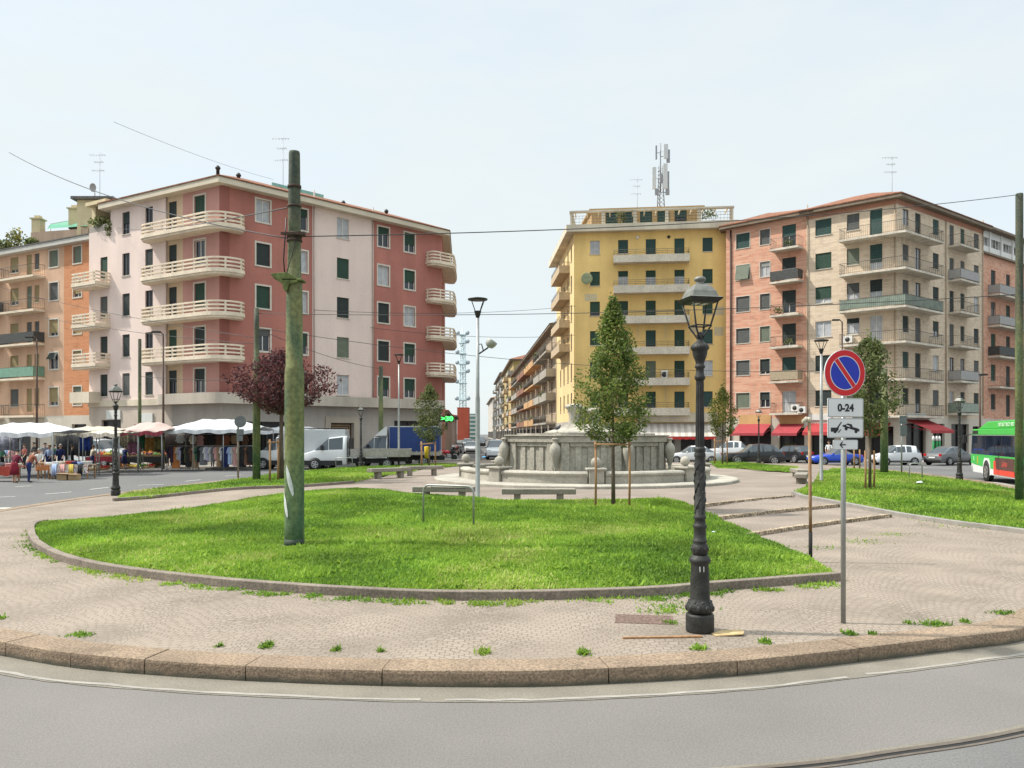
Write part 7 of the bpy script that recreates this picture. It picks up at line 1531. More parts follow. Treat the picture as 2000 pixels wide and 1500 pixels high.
# ---------------------------------------------------------------- people
SKIN = mat('skin', (.48,.29,.205), .6, 0, .05, 8); EYEM = mat('eye_dark', (.03,.02,.02), .4, 0, 0)
HAIR = {k: mat('hair_'+k, c_, .8, 0, .2, 20) for k, c_ in dict(black=(.015,.012,.01), brown=(.06,.035,.02), grey=(.30,.29,.28), blond=(.30,.20,.10)).items()}
def cloth(nm, c_): return mat('cloth_'+nm, c_, .9, 0, .15, 4)
def person(label, loc, face, top, legs, hair='black', skirt=None, bend=0.0, armf=.3, armr=None, h=1.68, cover=None, hat=None, sit=False, bag=None):
    """face: heading in degrees (0 looks along +x). One skinned body; hair, skirt and bag are its children."""
    t = thing('person', label, 'person', loc, R(face), 'people at the market and in the square'); s = h/1.7
    bs = math.sin(R(bend)); bc = math.cos(R(bend))
    def up(x, y, z):  # bend the upper body forward about the hips
        zz_ = z-.92; return Vector((x*bc+zz_*bs, y, .92+zz_*bc-x*bs))*s
    V = []; E = []; Rr = []; reg = []
    def av(p, r, g): V.append(p); Rr.append(r*s); reg.append(g); return len(V)-1
    pel = av(up(0,0,.95), .135, 'legs'); wst = av(up(0,0,1.08), .125, 'top'); ch = av(up(0,0,1.28), .145, 'top'); nk0 = av(up(0,0,1.43), .075, 'top'); nk = av(up(.01,0,1.50), .052, 'skin'); E += [(pel,wst),(wst,ch),(ch,nk0),(nk0,nk)]
    hd = [av(up(.025,0,1.555), .072, 'skin'), av(up(.025,0,1.62), .092, 'skin'), av(up(.01,0,1.675), .072, 'skin')]; E += [(nk,hd[0]),(hd[0],hd[1]),(hd[1],hd[2])]
    for sd in (-1, 1):
        hp = av(Vector((0,sd*.09,.88))*s, .10, 'legs'); off = sd*.04
        if sit: kn = av(Vector((.40,sd*.10,.50))*s, .068, 'legs'); an = av(Vector((.42,sd*.10,.10))*s, .045, 'skin' if skirt else 'legs')
        else: kn = av(Vector((.03+off,sd*.10,.50))*s, .066, 'legs'); an = av(Vector((off,sd*.10,.09))*s, .042, 'skin' if skirt else 'legs')
        toe = av(Vector((an*0+(.42 if sit else off)+.16,sd*.12,.04))*s, .034, 'shoe'); hl = av(Vector(((.42 if sit else off)-.02,sd*.10,.045))*s, .04, 'shoe'); E += [(pel,hp),(hp,kn),(kn,an),(an,hl),(hl,toe)]
        sh = av(up(0,sd*.19,1.385), .066, 'top'); af = armf if sd > 0 or armr is None else armr
        el = av(up(.0+.22*af,sd*.25,1.12+.04*af), .046, 'top' if not cover else 'top'); wr_ = av(up(.05+.46*af,sd*(.23-.05*af),.90+.22*af), .030, 'skin'); pm = av(up(.07+.53*af,sd*(.22-.05*af),.84+.24*af), .038, 'skin'); E += [(ch,sh),(sh,el),(el,wr_),(wr_,pm)]
        dr_ = (V[pm]-V[wr_]).normalized(); sx = Vector((0,1,0)); sx = (sx-dr_*sx.dot(dr_)).normalized(); nx_ = dr_.cross(sx)
        for i, (o, l) in enumerate(((-.026,.062),(-.009,.075),(.009,.072),(.026,.056))):
            a = av(V[pm]+sx*o*s+dr_*.03*s, .009, 'skin'); b_ = av(V[a]+dr_*l*.55*s+nx_*.006*s, .008, 'skin'); c_ = av(V[b_]+dr_*l*.4*s+nx_*.022*s, .007, 'skin'); E += [(pm,a),(a,b_),(b_,c_)]
        a = av(V[pm]-sx*sd*.03*s, .011, 'skin'); b_ = av(V[a]-sx*sd*.022*s+dr_*.035*s, .009, 'skin'); E += [(pm,a),(a,b_)]
    me = bpy.data.meshes.new('tmp'); me.from_pydata([tuple(v) for v in V], E, []); o = bpy.data.objects.new('tmp', me); C.objects.link(o)
    md = o.modifiers.new('s', 'SKIN'); 
    for i, r in enumerate(Rr): me.skin_vertices[0].data[i].radius = (r, r*(1.0))
    for i in (wst, ch, pel): me.skin_vertices[0].data[i].radius = (Rr[i]*.85, Rr[i]*1.15)
    me.skin_vertices[0].data[pel].use_root = True
    o.modifiers.new('u', 'SUBSURF').levels = 1
    b_ = bpy.data.meshes.new_from_object(o.evaluated_get(bpy.context.evaluated_depsgraph_get())); bpy.data.objects.remove(o)
    b_.name = 'body'; b_.materials.clear()
    order = ['skin','top','legs','shoe','eye']; 
    for m in (SKIN, top, legs if not skirt else SKIN, mat('shoe_dark', (.03,.025,.02), .6, 0, .1, 9), EYEM): b_.materials.append(m)
    Va = np.array([tuple(v) for v in V]); segs = [(Va[a], Va[c_], reg[a], reg[c_]) for a, c_ in E]
    S0 = np.array([x[0] for x in segs]); S1 = np.array([x[1] for x in segs]); D = S1-S0; dd = (D*D).sum(1)+1e-9
    for f in b_.polygons:
        c_ = np.array(f.center); tt = np.clip(((c_-S0)*D).sum(1)/dd, 0, 1); q = S0+D*tt[:,None]; i = int(((c_-q)**2).sum(1).argmin()); g = segs[i][2] if tt[i] < .5 else segs[i][3]
        if segs[i][2] == 'top' and segs[i][3] == 'skin' and tt[i] > .35: g = 'skin'
        f.material_index = order.index(g); f.use_smooth = True
    bo = bpy.data.objects.new('body', b_); C.objects.link(bo); bo.parent = t
    hc = up(.01,0,1.63); k = MB()   # nose, ears and eyes
    Mh = Matrix.Translation(hc) @ Matrix.Rotation(R(bend),4,'Y')
    k.hexa([(.085*s,-.014*s,-.03*s),(.085*s,.014*s,-.03*s),(.122*s,.01*s,-.025*s),(.122*s,-.01*s,-.025*s),(.085*s,-.007*s,.025*s),(.085*s,.007*s,.025*s),(.096*s,.005*s,.022*s),(.096*s,-.005*s,.022*s)],0,Mh)
    for sd in (-1,1): k.sphere((0,sd*.092*s,-.01*s), .022*s, 6, 0, 1.4, Mh); k.sphere((.088*s,sd*.032*s,.008*s), .012*s, 6, 1, 1, Mh)
    k.box(.085*s,.097*s,-.022*s,.022*s,-.058*s,-.048*s,2,Mh); k.build('face', [SKIN, EYEM, mat('lips', (.30,.10,.08), .6, 0, 0)], bo)
    if hair:
        k = MB(); n_ = 12; vs = []; fs = []
        for i in range(6):
            th = math.pi*.56*i/5
            for j in range(n_):
                a = 2*math.pi*j/n_; fr_ = math.cos(a); drop = 1.0 if fr_ < .2 else (.62 if i > 3 else 1); r = .108*s; tz = th*drop
                vs.append((r*math.sin(tz)*math.cos(a)*1.03-.008*s, r*math.sin(tz)*math.sin(a), .028*s+r*math.cos(tz)*1.02))
        for i in range(5):
            for j in range(n_): fs.append((i*n_+j, i*n_+(j+1)%n_, (i+1)*n_+(j+1)%n_, (i+1)*n_+j))
        k.add(vs, fs, 0, True, Mh); k.build('hair', HAIR[hair], bo)
    if skirt:
        k = MB(); L_ = .42; k.lathe([(.15*s,1.06*s),(.175*s,.92*s),(.19*s,.8*s),(.22*s,(.92-L_-.08)*s),(.20*s,(.92-L_-.08)*s),(.16*s,.9*s)], 18); k.build('skirt', skirt, bo)
    if bag is not None:
        k = MB(); k.box(-.16,.16,.24,.38,.42,.78); k.tube([(-.1,.31,.78),(0,.31,.95),(.1,.31,.78)], .012, 5); k.build('bag', bag, t, bevel=.03) if False else None
    return t
MAR, NAVY, WHT, LBL, BLK, PNKC, GRN, TAN, CRM, GRYC = (cloth(n_, c_) for n_, c_ in (('maroon',(.13,.015,.035)),('navy',(.015,.025,.10)),('white',(.60,.60,.58)),('light_blue',(.36,.46,.68)),('black',(.016,.016,.018)),('pink',(.55,.30,.28)),('green',(.04,.13,.08)),('tan',(.36,.24,.14)),('cream',(.52,.46,.36)),('grey',(.16,.16,.17))))
def G(u, v): p = gpt(u, v); return (p.x, p.y, 0)
person('person in a maroon dress bending over the left table, seen from behind', G(28,943), 80, MAR, SKIN, 'black', cloth('wine',(.20,.015,.03)), 18, .7, h=1.66)
person('person in an orange patterned top and navy shorts leaning over the table', G(56,942), 60, cloth('rust',(.26,.09,.05)), NAVY, 'black', None, 25, .8, h=1.68)
person('grey-haired person in a white blouse standing behind the brown display table', G(78,934), -85, WHT, TAN, 'grey', None, 8, .75, h=1.6)
person('person in a light blue shirt and dark tie-like strap behind the goods table', G(97,925), -95, LBL, NAVY, 'blond', None, 0, .45, h=1.74)
person('person in a dark navy jacket over a pale shirt behind the goods table', G(118,924), -80, NAVY, NAVY, 'grey', None, 0, .35, h=1.76)
person('person in a black top carrying things at the right end of the goods table', G(141,921), 30, BLK, BLK, 'black', None, 0, .5, h=1.7)
person('person in a pale pink top with covered hair at the left stall', G(22,921), -30, PNKC, GRYC, 'blond', None, 5, .4, h=1.62)
person('person in a white shirt and dark waistcoat standing in the left stall', G(36,919), 200, WHT, BLK, 'brown', None, 0, .3, h=1.76)
person('person in a green top at the left edge of the photo', G(4,924), 10, GRN, BLK, 'black', None, 0, .4, h=1.7)
person('person in a tan jacket looking at the fruit behind the van', G(199,905), -60, TAN, GRYC, 'blond', None, 5, .5, h=1.7)
person('person in a dark purple top at the left end of the clothes rail', G(336,913), 70, cloth('plum',(.06,.03,.06)), GRYC, 'black', None, 0, .5, h=1.72)
person('person in a dark green top looking through the clothes next to the orange dress', G(344,911), 60, cloth('deep_green',(.03,.06,.045)), BLK, 'black', None, 5, .7, h=1.7)
person('person in a white shirt at the right end of the clothes rail', G(491,914), 150, WHT, BLK, 'brown', None, 5, .6, h=1.7)
person('person in a white shirt standing behind the blue convertible', G(1619,903), -120, WHT, TAN, 'brown', None, 0, .3, h=1.78)
person('person in dark clothes walking on the pavement by the street corner', (ray(842)*70,70,.0), -70, BLK, cloth('denim',(.06,.09,.17)), 'black', None, 0, .3, h=1.72)
person('person in a grey top near the parked scooters', (ray(862)*82,82,.0), 20, GRYC, NAVY, 'grey', None, 0, .35, h=1.7)

# ---------------------------------------------------------------- market stalls
def canopy(label, u0, u1, vfront, vpeak, Yf, dep, m, vm=None, hang=.22, npole=3, hip=True):
    x0, x1 = ray(u0)*Yf, ray(u1)*Yf; zf = EYE-(vfront-VH)/FPX*Yf+hang; Yp = Yf+dep/2; zp = EYE-(vpeak-VH)/FPX*Yp
    t = thing('market_canopy', label, 'market canopy', ((x0+x1)/2, Yf, 0), 0, 'fabric canopies of the market'); W_ = x1-x0; nx, ny = 16, 8; vs = []; fs = []; sd = rnd.random()*9
    for j in range(ny+1):
        for i in range(nx+1):
            a, b_ = i/nx, j/ny; ex = min(1, min(a,1-a)*3.2) if hip else 1; ridge = 1-abs(2*b_-1); z = zf+(zp-zf)*min(ridge*1.15,1)*(.25+.75*ex if hip else 1)-.10*math.sin(math.pi*a*npole)**2*(1-ridge)+.03*math.sin(i*1.9+j*2.3+sd)
            vs.append((-W_/2+W_*a, dep*b_, z))
    for j in range(ny):
        for i in range(nx): q = j*(nx+1)+i; fs.append((q,q+1,q+nx+2,q+nx+1))
    k = MB(); k.add(vs, fs, 0, True); cv = k.build('cover', m, t); sm_ = cv.modifiers.new('thick','SOLIDIFY'); sm_.thickness = .015
    k = MB(); vs = []; fs = []
    for i in range(49): a = i/48; z = zf-.10*math.sin(math.pi*a*npole)**2; o = .02*math.sin(i*1.3); vs += [(-W_/2+W_*a, -.02+o*.3, z-.0), (-W_/2+W_*a, -.04+o, z-hang-(.05 if vm and i % 2 else 0))]
    fs = [(2*i,2*i+2,2*i+3,2*i+1) for i in range(48)]; k.add(vs, fs, 0, False); vl = k.build('valance', vm or m, t); vl.modifiers.new('thick','SOLIDIFY').thickness = .012
    for i in range(npole):
        for y in (.05, dep-.05):
            x = -W_/2+.1+(W_-.2)*i/(npole-1); k = MB(); k.tube([(x,y,0),(x,y,zf-.02)], .03, 6); k.build('pole', STEEL, t)
    return t
def fabric(nm, c_):
    m = mat(nm, c_, .9, 0, .06, 1.5); b_ = m.node_tree.nodes['Principled BSDF']; return m
CW = fabric('white_canvas', (.54,.55,.565)); CB = fabric('beige_canvas', (.45,.40,.33)); CP = fabric('pink_canvas', (.46,.35,.315)); CRD = fabric('wine_valance', (.22,.035,.05))
canopy('large white canopy over the left stall at the left edge', -90, 104, 852, 826, 45.5, 5, CW, npole=4); canopy('beige canopy between the white left canopy and the ornate lamp', 100, 222, 848, 833, 51.5, 4, CB, fabric('beige_valance', (.42,.38,.30)), npole=3)
canopy('pinkish canopy with wine-red fringe over the fruit stall', 222, 318, 848, 825, 52.5, 4, CP, CRD, npole=3); canopy('broad white canopy over the clothes rail', 314, 498, 845, 819, 54, 4.5, CW, npole=4); canopy('white canopy behind the purple plum tree and massive pole', 496, 628, 846, 833, 61.5, 3, CW, npole=3)
canopy('second beige canopy over the fruit crates', 150, 235, 852, 842, 48.5, 2.5, fabric('sand_canvas', (.56,.50,.41)), npole=3)
def table(label, u0, u1, vt, vb, cm, dep=.9, drop=.25, name='market_table'):
    Y = gpt(0, vb).y; x0, x1 = ray(u0)*Y, ray(u1)*Y; h_ = EYE-(vt-VH)/FPX*Y; t = thing(name, label, 'table', ((x0+x1)/2, Y, 0), 0, 'trestle tables of the market'); W_ = (x1-x0)/2
    k = MB(); k.box(-W_,W_,0,dep,h_-.04,h_); k.build('table_top', WOOD, t); k = MB(); k.box(-W_-.01,W_+.01,-.01,dep+.01,h_+.002,h_+.012)
    vs = []; n_ = 30
    for i in range(n_+1): x = -W_-.01+(2*W_+.02)*i/n_; vs += [(x,-.015,h_+.008),(x,-.02-.025*abs(math.sin(i*.9)),h_-drop-.03*math.sin(i*.7))]
    k.add(vs, [(2*i,2*i+2,2*i+3,2*i+1) for i in range(n_)]); k.build('table_cloth', cm, t)
    for x in (-W_+.08, W_-.08):
        for y in (.08, dep-.08): k = MB(); k.box(x-.03,x+.03,y-.03,y+.03,0,h_-.041); k.build('leg', WOOD, t)
    return t, h_, W_
LNEN = mat('printed_cloth', (.5,.45,.4), .9, 0, .1, 3.2); _r = [x for x in LNEN.node_tree.nodes if x.type == 'VALTORGB'][0].color_ramp; _r.interpolation = 'CONSTANT'
for _p, _c in ((.42,(.6,.57,.52,1)),(.5,(.35,.05,.05,1)),(.53,(.62,.6,.56,1)),(.58,(.05,.07,.2,1)),(.61,(.55,.5,.42,1)),(.66,(.5,.38,.08,1))): _e = _r.elements.new(_p); _e.color = _c; RCL = cloth('red_cover',(.36,.06,.04)); OCL = cloth('orange_cover',(.42,.16,.06))
T1 = table('table with a red cloth at the left edge', -40, 38, 912, 941, RCL, 1.0, .45); T2 = table('small brown-orange display table in front of the white blouse', 70, 97, 909, 936, OCL, .8, .28); T3 = table('long table draped with white and coloured clothes right of the brown one', 97, 172, 908, 936, LNEN, .95, .45)
T4 = table('fruit stall table behind the left ornate lamp', 168, 235, 893, 916, cloth('stall_red',(.25,.03,.04)), 1.2, .3); T5 = table('vegetable table with dark skirt right of the left ornate lamp', 232, 330, 893, 914, cloth('dark_skirt',(.03,.03,.03)), 1.2, .4)
def top_of(T, fx, fy): t, h_, W_ = T; return Vector((t.location.x+fx*W_, t.location.y+fy, h_+.014))
def pile(p, w_, d_, h_, m, label, seed):
    """a heap of folded cloth"""
    r_ = random.Random(seed); k = MB(); z = 0
    for i in range(3): hh = h_*r_.uniform(.25,.42); a, b_ = w_*r_.uniform(.8,1)/2, d_*r_.uniform(.8,1)/2; M_ = Matrix.Rotation(r_.uniform(-.3,.3),4,'Z'); k.prism([(a*q*math.copysign(abs(math.cos(th))**.6,math.cos(th)), b_*math.copysign(abs(math.sin(th))**.6,math.sin(th))) for th, q in ((2*math.pi*j/12, r_.uniform(.92,1.05)) for j in range(12))], z, z+hh, 0, M_); z += hh+.002
    o = k.build('folded_clothes', m, bevel=.015); o.location = p; tag(o, label, 'clothes', 'folded clothes on the market tables')
for i, (T, fx, m, lab) in enumerate(((T1,.35,'pink','pile of pink cloth on the red table'),(T1,.65,'cream','cream folded cloth at the right end of the red table'),(T1,-.2,'grey','grey folded cloth on the left part of the red table'),(T2,-.3,'tan','tan folded cloth on the small brown table'),(T2,.4,'white','white folded cloth on the small brown table'),
        (T3,-.8,'white','white folded shirt at the left end of the long table'),(T3,-.45,'cream','cream folded cloth on the long table beside the white shirt'),(T3,-.12,'red_cover','bright red folded cloth in the middle of the long table'),(T3,.2,'navy','navy folded cloth right of the bright red one'),(T3,.5,'light_blue','light blue folded cloth on the right half of the long table'),(T3,.8,'white2','off-white folded cloth at the right end of the long table'))):
    mm = cloth(m, dict(white2=(.5,.5,.47)).get(m, (.5,.4,.35))) if 'cloth_'+m not in MATS else MATS['cloth_'+m]
    pile(top_of(T, fx, .35), .5, .5, .16, mm, lab, 300+i)
for i, (dx, m, lab) in enumerate(((-.72,'light_blue','pale blue cloth hanging over the front of the long table'),(-.3,'pink','pink printed cloth hanging over the front of the long table'),(.15,'yellow_print','yellow printed cloth hanging over the front of the long table'),(.62,'black','black and white cloth hanging over the front of the long table'))):
    t_, h_, W_ = T3; k = MB(); x = dx*W_; vs = []; n_ = 10
    for j in range(n_+1): xx = -.13+.26*j/n_; vs += [(xx,.35,h_+.03),(xx,-.07,h_+.03),(xx+.02*math.sin(j),-.10-.03*math.sin(j*1.7),h_-.55-.06*math.sin(j*.8+i))]
    k.add(vs, [(3*j+q,3*j+3+q,3*j+4+q,3*j+1+q) for j in range(n_) for q in (0,1)], 0, True); o = k.build('draped_cloth', cloth(m,(.52,.40,.08)), org=None); o.location = (t_.location.x+x, t_.location.y, 0); o.modifiers.new('thick','SOLIDIFY').thickness = .012; tag(o, lab, 'cloth', 'cloths draped over the long table')
FRU = {n_: mat('produce_'+n_, c_, .6, 0, .2, 9) for n_, c_ in dict(orange=(.55,.20,.02), red=(.42,.03,.03), green=(.10,.24,.03), yellow=(.55,.42,.06), purple=(.10,.02,.06), brown=(.24,.14,.07), pale=(.50,.47,.36)).items()}
CRT = mat('crate_wood', (.36,.24,.13), .9, 0, .2, 9)
def crate(p, kind, label, w_=.5, d_=.36, tilt=14):
    t = thing('produce_crate', label, 'crate', p, R(rnd.uniform(-5,5)), 'produce crates on the fruit stall'); M_ = Matrix.Rotation(R(tilt),4,'X'); k = MB()
    k.box(-w_/2,w_/2,-d_/2,d_/2,0.05,.07,0,M_)
    for z in (.06,.13): 
        for q in ((-w_/2,w_/2,-d_/2-.012,-d_/2),(-w_/2,w_/2,d_/2,d_/2+.012),(-w_/2-.012,-w_/2,-d_/2,d_/2),(w_/2,w_/2+.012,-d_/2,d_/2)): k.box(*q,z,z+.055,0,M_)
    k.build('box', CRT, t); k = MB(); r_ = random.Random(hash(label) % 999)
    for i in range(16): k.sphere((r_.uniform(-w_*.42,w_*.42), r_.uniform(-d_*.4,d_*.4), .17+r_.uniform(0,.07)), .06, 6, 0, 1, M_)
    k.build('fruit', FRU[kind], t)
for i, (T, fx, fy, kd, lab) in enumerate(((T4,-.75,.3,'pale','crate of pale vegetables at the left end of the fruit table'),(T4,-.3,.3,'red','crate of red fruit left of the ornate lamp'),(T4,.15,.3,'yellow','crate of yellow fruit just left of the ornate lamp'),(T4,.62,.3,'green','crate of green vegetables behind the ornate lamp'),(T4,-.4,.85,'orange','back-row crate of oranges on the fruit table'),(T4,.3,.85,'brown','back-row crate of brown potatoes on the fruit table'),
        (T5,-.82,.3,'green','crate of greens at the left end of the vegetable table'),(T5,-.5,.3,'purple','crate of aubergines on the vegetable table'),(T5,-.18,.3,'pale','crate of pale onions on the vegetable table'),(T5,.14,.3,'purple','second crate of dark plums on the vegetable table'),(T5,.46,.3,'green','crate of lettuces near the right end of the vegetable table'),(T5,.80,.3,'orange','crate of oranges at the right end of the vegetable table'),
        (T5,-.6,.85,'red','back-row crate of tomatoes on the vegetable table'),(T5,-.2,.85,'orange','back-row crate of carrots on the vegetable table'),(T5,.25,.85,'brown','back-row crate of mushrooms on the vegetable table'),(T5,.7,.85,'red','back-row crate of red peppers on the vegetable table'))):
    crate(top_of(T, fx, fy)+Vector((0,0,.1 if fy > .5 else .02)), kd, lab)
for i, (u, v, w_, lab) in enumerate(((306,913,.75,'cardboard box on the road in front of the vegetable table'),(160,921,.5,'red plastic box under the fruit table'),(250,915,.9,'flat pale box lying at the foot of the vegetable table'),(122,938,.6,'brown cardboard box under the long table'),(140,938,.55,'second brown cardboard box under the long table, right one'),(125,906,.45,'white cardboard box between the traders'))):
    p = gpt(u, v); k = MB(); h_ = (.42,.4,.14,.36,.32,.4)[i]; k.box(-w_/2,w_/2,0,.4,0,h_); k.box(-w_/2-.02,w_/2+.02,-.10,-.001,h_-.02,h_-.005); o = k.build('storage_box', [cloth('card',(.36,.25,.14)), RCL, cloth('card_pale',(.50,.46,.38)), cloth('card',(.36,.25,.14)), cloth('card',(.36,.25,.14)), WHITE][i], bevel=.008); o.location = (p.x, p.y, .35 if i == 5 else .004); tag(o, lab, 'box')
# hanging clothes
RY = 55.0
rl = thing('clothes_rail', 'long steel rail of the clothes stall under the broad white canopy', 'clothes rail', (ray(410)*RY, RY, 0)); x0, x1 = ray(326)*RY, ray(496)*RY; z1 = EYE-(871-VH)/FPX*RY; cx = ray(410)*RY
k = MB(); k.tube([(x0-cx,0,z1),(x1-cx,0,z1)], .025, 6); k.build('rail', STEEL, rl)
for x in np.linspace(x0-cx, x1-cx, 4): k = MB(); k.tube([(x,0,z1),(x,0,.05)], .022, 6); k.tube([(x,-.3,.03),(x,.3,.03)], .022, 6); k.build('leg', STEEL, rl)
kinds = [('plum','jacket',.62),('plum2','jacket',.85),('orange','dress',1.28),('cream','shirt',.7),('lilac','shirt',.75),('black','dress',1.0),('olive','jacket',.85),('black2','dress',1.1),('brown','jacket',.8),('tan','dress',1.15),('green','shirt',.7),('black','jacket',.85),('grey','dress',1.0),('white','shirt',.7),('lilac','shirt',.75),('white2','blouse',.8),('grey','jacket',.75),('pink','shirt',.7),('tan','dress',1.1),('white','blouse',.75),('navy','dress',1.1),('navy','jacket',.9),('light_blue','shirt',.95),('white2','shirt',.9),('pink','dress',1.05),('cream','shirt',.75),('black','dress',1.1),('black2','jacket',.9),('brown','dress',1.0),('black','jacket',.85)]
CC = dict(plum2=(.05,.03,.05), orange=(.52,.19,.06), lilac=(.40,.38,.50), olive=(.09,.095,.05), black2=(.03,.028,.028), brown=(.14,.07,.045), white2=(.5,.5,.47))
CN = dict(plum='dark plum', plum2='very dark purple', lilac='pale lilac', black2='charcoal', white2='off-white', light_blue='light blue')
def garment(p, m, L_, kind, rz):
    w_ = .25; k = MB(); n_ = 8; sl = .42 if kind != 'dress' else .2; fl = 1.35 if kind == 'dress' else 1.05
    out_ = [(-.07,0),(-w_*.85,-.05),(-w_*1.25,-sl),(-w_*.95,-sl-.03),(-w_*.78,-.24),(-w_*.78*fl,-L_),(0,-L_-.02),(w_*.78*fl,-L_),(w_*.78,-.24),(w_*.95,-sl-.03),(w_*1.25,-sl),(w_*.85,-.05),(.07,0),(0,-.05)]
    vs = [(x, -.04, z) for x, z in out_]+[(x, .04, z) for x, z in out_]; c_ = len(out_); k.add(vs, [tuple(range(c_)), tuple(range(2*c_-1,c_-1,-1))]+[(i,(i+1)%c_,c_+(i+1)%c_,c_+i) for i in range(c_)])
    k.tube([(0,0,-.03),(0,0,.05),(.03,0,.08)], .008, 4)
    o = k.build('hanging_%s' % kind, m, bevel=.012); o.location = p; o.rotation_euler = (0,0,rz); return o
labs = []
for i, (cn, kd, L_) in enumerate(kinds):
    f = (i+.5)/len(kinds); p = Vector((x0+.15+(x1-x0-.3)*f, RY-.02+rnd.uniform(-.03,.03), z1-.06)); m = MATS.get('cloth_'+cn) or cloth(cn, CC.get(cn, (.3,.3,.3)))
    nm = lambda q: '%s %s' % (CN.get(kinds[q][0], kinds[q][0]), kinds[q][1])
    lab = '%s on the rail between the %s and the %s' % (nm(i), nm(i-1), nm(i+1)) if 0 < i < len(kinds)-1 else '%s hanging at the %s end of the clothes rail' % (nm(i), 'left' if i == 0 else 'right')
    if cn == 'orange': lab = 'long bright orange dress hanging near the left end of the rail'
    if cn == 'lilac' and i > 10: lab = 'pale lilac shirt in the middle of the clothes rail'
    L_ *= 1.22; o = garment(p, m, min(L_, 1.42), kd, R(rnd.uniform(20,70)) if cn != 'orange' else R(5)); tag(o, lab, 'garment', 'clothes hanging on the long rail')
for i, (u, cn, kd, L_, lab) in enumerate(((352,'white2','shirt',.55,'off-white shirt hung high under the left part of the broad white canopy'),(377,'cream','shirt',.6,'cream shirt hung high under the broad canopy'),(391,'pink','dress',.7,'pink dress hung high under the broad canopy'),(412,'black2','jacket',.6,'charcoal jacket hung high under the middle of the broad canopy'),(428,'brown','dress',.75,'brown dress hung high in the back of the clothes stall'),(442,'rust','jacket',.65,'rust jacket hung high right of the brown dress'),(458,'tan','shirt',.6,'tan shirt hung high near the round sign'),(478,'brown','jacket',.65,'brown jacket hung high at the right end of the clothes stall'))):
    z = EYE-(850-VH)/FPX*57; o = garment(Vector((ray(u)*57, 57, z)), MATS.get('cloth_'+cn) or cloth(cn, CC.get(cn)), L_, kd, R(rnd.uniform(-15,15))); tag(o, lab, 'garment', 'clothes hung high in the clothes stall')
k = MB(); k.tube([(ray(345)*57,57,EYE-(848-VH)/FPX*57),(ray(490)*57,57,EYE-(848-VH)/FPX*57)], .02, 6); o = k.build('upper_rail', STEEL); tag(o, 'upper rail at the back of the clothes stall', 'clothes rail')
# goods hung in the fruit stall, backs of the left stall
for i, (u, v, Y, w_, h_, c_, lab) in enumerate(((20,866,50.5,1.6,.9,(.20,.20,.24),'grey hanging cloths at the back of the left stall'),(146,868,57,2.6,1.6,(.02,.02,.022),'dark cloth wall behind the traders'),(165,862,52,.8,1.2,(.03,.06,.25),'blue sheet hanging left of the trader van'),(262,874,54.5,.9,.7,(.30,.14,.20),'pink bags heaped behind the vegetable table'),(295,868,54.5,.8,.9,(.30,.16,.04),'orange cloth hanging in the fruit stall'),(312,866,54.5,.7,.9,(.15,.13,.05),'olive cloth hanging at the right end of the fruit stall'),(276,862,54.5,.5,.9,(.03,.12,.06),'green cloth hanging in the fruit stall'))):
    p = at(u, v, Y); k = MB(); n_ = 12; vs = []
    for j in range(n_+1): x = -w_/2+w_*j/n_; vs += [(x, .04*math.sin(j*1.4+i), h_/2), (x+.02*math.sin(j), .07*math.sin(j*1.4+i), -h_/2-.05*math.sin(j*.9))]
    k.add(vs, [(2*j,2*j+2,2*j+3,2*j+1) for j in range(n_)], 0, True); o = k.build('hanging_cloth', mat('hang_%d' % i, c_, .9, 0, .45, 5)); o.location = p; o.modifiers.new('thick','SOLIDIFY').thickness = .015; tag(o, lab, 'cloth')

# ---------------------------------------------------------------- small signs, posts and wires
SB = mat('sign_back_grey', (.15,.165,.17), .6, .3, .15, 6)
def sign(label, u, vb, parts, post_top, r=.035, m=STEEL, on_island=True):
    b_ = gp(u, vb) if on_island else gpt(u, vb); t = thing('traffic_sign', label, 'traffic sign', b_); f = lambda v: EYE-(v-VH)/FPX*b_.y-b_.z; k = MB(); k.tube([(0,0,0),(0,0,f(post_top))], r, 8); k.build('post', m, t)
    for kind, du, v0, v1, wpx, mm in parts:
        z0_, z1_ = f(v1), f(v0); w_ = wpx/FPX*b_.y/2; x = du/FPX*b_.y; k = MB()
        if kind == 'disc': k.prism(circ((z1_-z0_)/2, 24), -.012, .012, 0, Matrix.Translation((x,-.06,(z0_+z1_)/2)) @ Matrix.Rotation(R(90),4,'X'))
        else: k.box(x-w_,x+w_,-.075,-.05,z0_,z1_)
        k.build('sign_plate', mm, t)
    return t
sign('round sign seen from behind above two plates, left of the second green pole', 465, 936, (('disc',5,812,835,0,SB),('plate',5,838,850,14,SB),('plate',4,851,861,12,SB)), 812, .05, mat('sign_post_brown',(.20,.17,.14)))
sign('tall sign post with grey sign backs behind the right lawn', 1761, 927, (('plate',2,812,828,14,SB),('plate',3,830,852,13,SB)), 814, .045)
sign('white and blue sign plate on a post before the red corner awning', 1812, 897, (('plate',0,832,850,17,mat('sign_pale',(.45,.50,.52))),('plate',0,843,845.5,15,SBL),('plate',0,846.5,848.5,15,SBL)), 832, .06, on_island=False)
for i, u in enumerate((1823, 1829.5, 1835)):
    b_ = Vector((ray(u)*69, 69, .1)); k = MB(); k.tube([(0,0,0),(0,0,1.75)], .09, 10); t = thing('green_post', ['left','middle','right'][i]+' one of three green posts with white tops before the corner bar', 'post', b_, 0, 'green posts before the bar'); k.build('shaft', mat('post_green',(.03,.20,.07)), t); k = MB(); k.lathe([(.10,1.75),(.10,2.0),(.05,2.15),(.01,2.17)], 10); k.build('top', WHITE, t)
